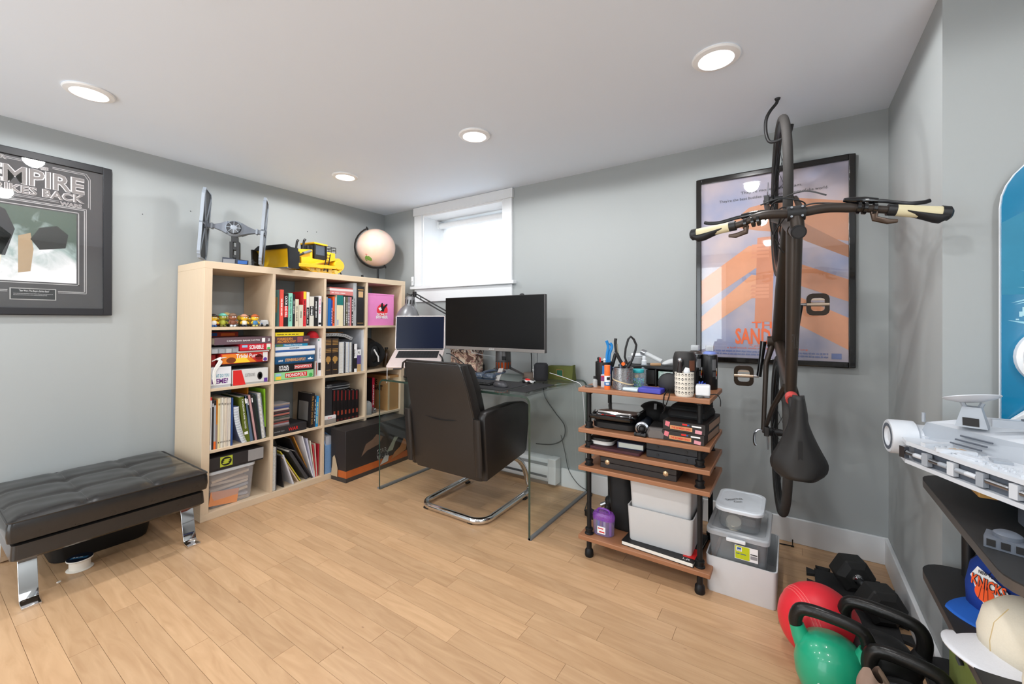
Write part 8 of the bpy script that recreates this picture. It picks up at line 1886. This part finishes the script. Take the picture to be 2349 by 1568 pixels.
IRON = mat('cast_iron', (34, 33, 32), .28, .3, bump=.25, scale=140); TEALV = mat('vinyl_green', (32, 160, 120), .3, coat=.3); BVIN = mat('vinyl_black', (28, 28, 29), .5)
kettlebell(3.247, -1.0, .092, 'green vinyl coated kettlebell with black handle marked 30LB', TEALV, IRON, -8, '30LB', .085, .248)
kettlebell(3.378, -.905, .088, 'black kettlebell beside the hex dumbbell', BVIN, IRON, -12)
kettlebell(3.405, -1.07, .078, 'black kettlebell beside the green one in front of the rack', BVIN, IRON, -10, None, .074, .235)
# brown cloth bag and round black plate next to them
cl = T('taupe_cloth', 'crumpled taupe cloth pouch lying by the kettlebells', 'cloth', (3.33, -1.2, 0)); TPM = mat('taupe_fabric', (146, 122, 108), .85, bump=.2, scale=160)
def fold(u, v):
    a = 6.2832 * u; r = (.052 + .012 * math.sin(3 * a + 4 * v) + .007 * math.sin(5 * a - 9 * v)) * (1 - .75 * v ** 3)
    return Vector((3.352 + r * math.cos(a) * 1.25 - .03 * v * v, -1.185 + r * math.sin(a), .235 * v + .014 * math.sin(2 * a) * v))
MB().grid(fold, 40, 18).build('folds', TPM, cl, smooth=60)
MB().tube([(3.352 + .055 * math.cos(a), -1.185 + .045 * math.sin(a), .19 + .012 * math.sin(2 * a)) for a in [i * math.pi / 8 for i in range(16)]], .004, 6, True).build('drawstring', mat('cord_dark', (40, 40, 46), .7), cl)
pd_ = T('black_cushion_disc', 'round black balance disc on the floor beside the rack', 'disc', (3.39, -1.2, 0)); MB().lathe([(0, 0), (.075, 0), (.085, .012), (.08, .03), (.05, .038), (0, .039)], 32, (3.385, -1.235, 0)).build('disc_body', BVIN, pd_); MB().tube([(3.385 + .083 * math.cos(a), -1.235 + .083 * math.sin(a), .015) for a in [i * math.pi / 16 for i in range(32)]], .005, 6, True).build('rim', MATTE, pd_)

# ================================================================ black rack in the alcove
rk = T('black_rack', 'three tier black rack with rounded corners in the alcove', 'rack', (3.85, -1.18, 0)); RKM = mat('rack_black', (40, 40, 41), .5, var=.1, scale=30, bump=.05); RKE = mat('rack_edge', (92, 86, 82), .4, .3)
TZ = (.676, .415, .145); rx0, rx1, ry0, ry1 = 3.462, 4.36, -1.52, -.862
for k_, z in enumerate(TZ):
    w_ = .0 if k_ else 0.0
    MB().prism(rrect(rx1 - rx0, ry1 - ry0, .07, 6, (rx0 + rx1) / 2, (ry0 + ry1) / 2), z - .003, z).build('tier_top', RKM, rk, smooth=0)
    MB().prism(rrect(rx1 - rx0, ry1 - ry0, .07, 6, (rx0 + rx1) / 2, (ry0 + ry1) / 2), z - .022, z - .003).build('tier_edge', RKE, rk, smooth=30)
for x, y in ((3.56, -.9), (4.3, -.9), (4.3, -1.46), (3.75, -1.5)): MB().cyl((x, y, 0), (x, y, TZ[0] - .02), .014, n=14).build('post', BLACK, rk)
# ---------------- spaceship model (a plain generic brick-built freighter)
SG = mat('brick_pale', (206, 210, 216), .35); SG2 = mat('brick_grey', (160, 166, 174), .35); SDK = mat('brick_slate', (92, 98, 108), .4); STN = mat('brick_tan', (196, 150, 84), .4)
z0 = .752
sh = T('toy_freighter', 'large pale grey brick-built spaceship model with a dish on top of the black rack', 'toy', (3.75, -1.2, TZ[0]))
out = [(3.4, -1.0), (3.4, -1.075), (3.475, -1.22), (3.555, -1.36), (3.68, -1.47), (3.86, -1.5), (4.08, -1.42), (4.2, -1.22), (4.14, -1.0), (3.98, -.9), (3.7, -.885), (3.5, -.93)]
def sc_o(s_, dx=0): return [(3.78 + (x - 3.78) * s_ + dx, -1.19 + (y + 1.19) * s_) for x, y in out]
MB().prism(sc_o(1.0), z0, z0 + .010).build('lower_plate', SG, sh, smooth=0)
MB().prism(sc_o(.955), z0 + .010, z0 + .048).build('core', SDK, sh, smooth=0)
MB().prism(sc_o(.995), z0 + .048, z0 + .058).build('upper_plate', SG, sh, smooth=0)
MB().hexa([(x, y, z0 + .058) for x, y in ((3.44, -1.0), (3.60, -1.22), (4.05, -1.34), (4.05, -.92))], [(x, y, z0 + .1) for x, y in ((3.455, -1.0), (3.612, -1.207), (4.04, -1.31), (4.04, -.93))]).build('upper_hull', SG2, sh, smooth=0)
MB().hexa([(x, y, z0 + .1) for x, y in ((3.455, -1.0), (3.612, -1.207), (4.04, -1.31), (4.04, -.93))], [(x, y, z0 + .13) for x, y in ((3.56, -1.02), (3.68, -1.13), (3.94, -1.15), (3.94, -.98))]).build('roof_plate', SG, sh, smooth=0)
random.seed(11)
def inside(x, y, poly):
    c = False; n = len(poly)
    for i in range(n):
        (x1, y1), (x2, y2) = poly[i], poly[i - 1]
        if (y1 > y) != (y2 > y) and x < (x2 - x1) * (y - y1) / (y2 - y1) + x1: c = not c
    return c
up = sc_o(.93); hull = [(3.43, -1.02), (3.6, -1.27), (4.0, -1.31), (4.0, -.91)]
stud = MB().lathe([(0, 0), (.0042, 0), (.0042, .003), (0, .003)], 8)
sm = [MB() for _ in range(2)]; 
for i in range(70):
    for j in range(70):
        x, y = 3.39 + i * .0125, -1.5 + j * .0125
        if inside(x, y, up) and not inside(x, y, hull) and (math.sin(x * 40) + math.sin(y * 55 + x * 20)) > -.3: sm[0].lathe([(.0042, 0), (.0042, .0032), (.0, .0033)], 7, (x, y, z0 + .058), cap=False)
sm[0].build('studs', SG, sh, kind='stuff')
n = 0
while n < 70:
    x, y = random.uniform(3.4, 4.1), random.uniform(-1.45, -.9)
    if inside(x, y, up) and not inside(x, y, hull):
        a, b_ = random.choice(((.05, .02), (.03, .03), (.07, .012), (.02, .05))); MB(RZ(random.choice((0, 0, -58, 32))), (x, y, z0 + .058)).box((-a / 2, -b_ / 2, 0), (a / 2, b_ / 2, random.choice((.003, .006, .009)))).build('deck_plate', random.choice((SG, SG, SG, SG2, SG2, STN if n % 5 == 0 else SG)), sh, smooth=0); n += 1
for i in range(26):
    x, y = random.uniform(3.55, 3.93), random.uniform(-1.14, -.98); a, b_ = random.choice(((.05, .014), (.026, .026), (.07, .008))); MB(RZ(random.choice((0, 90, 20))), (x, y, z0 + .13)).box((-a / 2, -b_ / 2, -.004), (a / 2, b_ / 2, random.choice((.004, .008, .014)))).build('roof_detail', random.choice((SG, SG2, SDK, STN)), sh, smooth=0)
# pipes and blocks in the side gap
for i in range(16):
    t_ = i / 15; p = Vector((3.392, -1.08, 0)).lerp(Vector((3.555, -1.365, 0)), t_) + Vector((.006, .004, z0 + .03)); dr = Vector((.163, -.285, 0)).normalized()
    (MB().cyl(p - dr * .012, p + dr * .012, .006, n=10) if i % 3 else MB(RZ(-60), p).box((-.008, -.006, -.016), (.008, .006, .014))).build('side_greeble', random.choice((SG, SG2, STEEL)), sh)
for z_ in (z0 + .068, z0 + .078, z0 + .088): MB().tube([(3.475 + (z_ - z0 - .058) * .9, -1.08, z_), (3.515 + (z_ - z0 - .058) * .9, -1.135, z_)], .0022, 5).build('vent_slat', SDK, sh)
# docking cylinder on its left
ca = Vector((3.378, -.985, z0 + .048)); cd = Vector((.93, .12, .0)).normalized()
MB(frame(cd), ca).lathe([(0, .006), (.022, .006), (.028, 0), (.044, 0), (.047, .004), (.047, .055), (.038, .062), (.038, .12), (0, .1)], 28).build('docking_tube', SG, sh); MB(frame(cd), ca).lathe([(.028, -.001), (.037, -.001), (.037, .002), (.028, .002)], 20, cap=False).build('tube_ring', SDK, sh)
# dish on a tower
tw = Vector((3.525, -1.07, z0 + .112)); MB(RZ(-20), tw).hexa([(-.028, -.022, 0), (.028, -.022, 0), (.028, .022, 0), (-.028, .022, 0)], [(-.016, -.014, .05), (.016, -.014, .05), (.016, .014, .05), (-.016, .014, .05)]).build('dish_tower', SG2, sh, smooth=0)
flat(sh, 'tower_window', tw + RZ(-20) @ Vector((-.014, -.0215, .004)), RZ(-20) @ Vector((1, 0, 0)), (0, .15, 1), rect(0, 0, .028, .02), INKK, off=.001)
dn_ = Vector((-.12, .25, 1)).normalized(); dc = tw + Vector((0.0, 0, .064)); MB(frame(dn_), dc).lathe([(0, -.004), (.02, -.003), (.045, .004), (.052, .009), (.051, .011), (.044, .007), (.02, 0), (0, -.001)], 36).build('dish', SG, sh)
for s_ in (-1, 1): MB().tube([tw + Vector((s_ * .012, 0, .045)), dc + Vector((s_ * .018, 0, -.004))], .005, 6).build('dish_bracket', SG2, sh)
MB().cyl((3.45, -1.0, z0 + .1), (3.45, -1.0, z0 + .125), .004, n=8).build('antenna', SG2, sh)
for x, y in ((3.6, -1.2), (3.9, -1.3), (3.85, -1.0)): MB().box((x - .03, y - .03, TZ[0] + .0005), (x + .03, y + .03, z0)).build('landing_gear', SDK, sh, bev=.003)
MB().box((3.50, -1.21, z0 - .022), (3.56, -1.15, z0)).build('belly_block', STN, sh, bev=.002)
gr_ = T('brick_turret', 'small dark grey brick piece standing on the rack under the spaceship model', 'toy', (3.5, -1.34, TZ[0])); MB(RZ(-20), (3.505, -1.345, TZ[0] + .0005)).box((-.03, -.022, 0), (.03, .022, .022)).build('block', SDK, gr_, smooth=0)
for i in range(3): MB(RZ(-20), (3.505, -1.345, TZ[0])).box((-.026 + i * .019, -.0235, .005), (-.014 + i * .019, -.021, .018)).build('slot', INKK, gr_)
MB(RZ(-20), (3.505, -1.345, TZ[0])).lathe([(0, .022), (.02, .022), (.02, .03), (.014, .034), (0, .034)], 20).build('turret', SDK, gr_)
# ---------------- snowboard on the alcove wall
sn_ = T('snowboard', 'teal blue snowboard with white binding leaning on the alcove wall', 'snowboard', (3.78, -.862, TZ[0])); SBL = mat('board_teal', (0, 118, 160), .18, coat=.5)
def sbo(w_, z0_, z1_): return [(3.79 + x, z) for x, z in [(w_ * math.cos(a), z1_ - w_ + w_ * 1.0 * math.sin(a)) for a in [i * math.pi / 16 for i in range(17)]]] + [(3.79 - w_, z0_), (3.79 + w_, z0_)]
Rs = Matrix(((1, 0, 0), (0, 0, 1), (0, 1, 0)))
MB().prism(sbo(.156, .70, 1.60), -.858, -.85, R=Rs).build('deck', SBL, sn_, smooth=30); MB().prism(sbo(.1585, .6995, 1.602), -.8505, -.848, R=Rs).build('edge', INKW, sn_, smooth=30)
for i in range(7): a = .25 + i * .5; flat(sn_, 'deck_print', (3.645, -.858, 1.22 + .02 * math.sin(i * 2.1)), (1, 0, 0), (0, 0, 1), [(i * .006, .03 * i - .09), (.03 + i * .008, .03 * i - .1 + .02 * math.sin(i)), (.05, .03 * i - .095), (.03 + i * .008, .03 * i - .094 + .02 * math.sin(i))], ink((150, 206, 222)), off=.0008)
for i in range(10): a = i * .3; flat(sn_, 'deck_print', (3.66 + .006 * i, -.858, 1.13 + .012 * math.sin(a * 3)), (1, 0, 0), (0, 0, 1), rect(0, 0, .006, .004 + .01 * (i % 3)), ink((170, 214, 226)), off=.0008)
flat(sn_, 'deck_print', (3.634, -.858, 1.40), (1, 0, 0), (0, 0, 1), [(.0, 0), (.08, .05), (.2, .08), (.2, -.2), (0, -.2)], ink((40, 128, 160)), off=.0005)
bn_ = MB(frame((0, -1, 0)), (3.74, -.858, 1.03)).lathe([(0, 0), (.085, 0), (.085, .02), (.075, .026), (.07, .02), (.06, .026), (.055, .02), (.045, .026), (.04, .02), (0, .02)], 36).build('binding_disc', WHITE, sn_)
MB().hexa([(3.645, -.872, .855), (3.66, -.872, .845), (3.66, -.86, .845), (3.645, -.86, .855)], [(3.735, -.91, .95), (3.75, -.91, .94), (3.75, -.86, .94), (3.735, -.86, .95)]).build('binding_highback', WHITE, sn_, bev=.003)
# ---------------- caps and green bag on the middle tier
zc = TZ[1]
def cap_thing(label, x, y, yaw, crown, brim, under, z=zc, tilt=0, h_=.115, r=.085, bw=1.0):
    t = T('baseball_cap', label, 'cap', (x, y, z), 'caps on the middle tier'); R = RZ(yaw) @ RY(tilt); o = Vector((x, y, z))
    MB(R, o).lathe([(r * 1.0, 0), (r * 1.02, h_ * .3), (r * .93, h_ * .65), (r * .62, h_ * .93), (.012, h_), (0, h_)], 28, cap=False).build('crown', crown, t, solid=.003, smooth=60)
    MB(R, o).ball((0, 0, h_ + .002), .007, 10, 6).build('button', crown, t)
    q = MB(R, o); q.grid(lambda u, v: Vector(((r * .86 + .075 * v * bw) * math.cos((u - .5) * 2.0 * (1 - .12 * v)), (r * 1.0 + .03 * v) * math.sin((u - .5) * 2.0 * (1 - .1 * v)) , .010 - .010 * v - .035 * ((u - .5) * 2) ** 2 * .35)), 16, 8); q.build('brim', brim, t, solid=.004, smooth=60)
    for k_ in range(6):
        a = k_ * math.pi / 3; q = MB(R, o); q.tube([(r * 1.02 * math.cos(a), r * 1.02 * math.sin(a), .005), (r * 1.035 * math.cos(a), r * 1.035 * math.sin(a), h_ * .3), (r * .945 * math.cos(a), r * .945 * math.sin(a), h_ * .65), (r * .63 * math.cos(a), r * .63 * math.sin(a), h_ * .94)], .0012, 4); q.build('seam', under, t)
    return t, R, o
BLU = mat('cap_blue', (24, 62, 150), .8, bump=.15, scale=300); BLUB = mat('brim_blue', (30, 96, 190), .8, bump=.15, scale=300); CREAM = mat('cap_cream', (226, 216, 196), .85, bump=.15, scale=300); CAPW = mat('cap_white', (226, 226, 230), .8, bump=.15, scale=300); NAVY = mat('cap_navy', (18, 22, 40), .85)
t, R, o = cap_thing('royal blue baseball cap with an orange and white basketball team emblem', 3.615, -1.06, 214, BLU, BLUB, NAVY, h_=.15, r=.095)
# embroidered emblem on the front of the blue cap
nf = R @ Vector((.9, .1, 0)); nf = Vector((nf.x, nf.y, 0)).normalized(); fu = Vector((-nf.y, nf.x, 0)); fo = o + nf * .1005 - fu * .034 + V(0, 0, .052)
fv = Vector((0, 0, 1)) - nf * .12
flat(t, 'emblem', fo, fu, fv, [(x * .78, y * .78) for x, y in [(-.004, .05), (.012, .084), (.085, .05), (.098, .035), (.084, .03), (.09, .004), (.068, .0), (.06, .01), (.036, -.018), (.018, .004), (.006, .03)]], INKW, off=.004)
flat(t, 'emblem', fo, fu, fv, [(x * .78, y * .78) for x, y in disc(.036, .014, .024, 24, .026)], mat('emblem_orange', (240, 88, 34), .6), off=.006)
for k_ in (-.012, 0, .012): flat(t, 'emblem', fo, fu, fv, [(x * .78, y * .78) for x, y in [(.036 + k_ - .0006, -.008), (.036 + k_ + .0006, -.008), (.036 + k_ * .6 + .0006, .036), (.036 + k_ * .6 - .0006, .036)]], INKK, off=.0066)
text(t, 'KNICKS', fo + fv * .0203 + fu * .0016, fu, fv, .067, .0265, NAVY, off=.0068, bold=.06); text(t, 'KNICKS', fo + fv * .021 + fu * .0024, fu, fv, .0655, .025, mat('emblem_orange'), off=.0076, bold=.02); text(t, 'NEW YORK', fo + fv * .0515 + fu * .014, fu, fv, .039, .008, NAVY, off=.0068, bold=.03)
cap_thing('white baseball cap with a cream crown beside the blue cap', 3.58, -1.235, 205, CREAM, CAPW, mat('seam_tan', (200, 176, 130), .8), h_=.11, bw=1.1)
t, R, o = cap_thing('white baseball cap with a printed white patch and teal lining', 3.60, -1.395, 205, CREAM, CAPW, mat('seam_tan'), h_=.11, bw=1.1)
nf = Vector((-.5, -.85, 0)).normalized(); fu = Vector((-nf.y, nf.x, 0)); fo = o + nf * .088 + V(0, 0, .03)
flat(t, 'patch', fo, fu, V(0, 0, 1), [(x, y) for x, y in rrect(.09, .032, .015, 4, .02, .01)], CAPW, off=.002); flat(t, 'patch', fo, fu, V(0, 0, 1), disc(-.005, .01, .011, 16), INKB, off=.0026); text(t, 'ENGI\nTESTE\nMARK', fo + fu * .012 + V(0, 0, .0), fu, V(0, 0, 1), .04, .02, INKB, off=.003)
gbg = T('green_bag', 'olive green cloth bag standing on the lowest tier under the caps', 'bag', (3.55, -1.2, TZ[2])); GRB = mat('bag_green', (112, 124, 58), .85, var=.2, scale=40, bump=.15)
q = MB(); q.loft([[(3.62 + x * s_, -1.17 + y * s_, z) for x, y in rrect(.24, .4, .03, 4)] for z, s_ in ((TZ[2] + .0005, .95), (TZ[2] + .02, 1), (TZ[2] + .2, 1), (TZ[2] + .232, .95))]); q.build('bag_body', GRB, gbg, smooth=40); MB().tube([(3.498, -1.10, TZ[2] + .2), (3.492, -1.11, TZ[2] + .15), (3.496, -1.115, TZ[2] + .14)], .006, 6, sx=.4).build('pull_tab', BLACK, gbg)
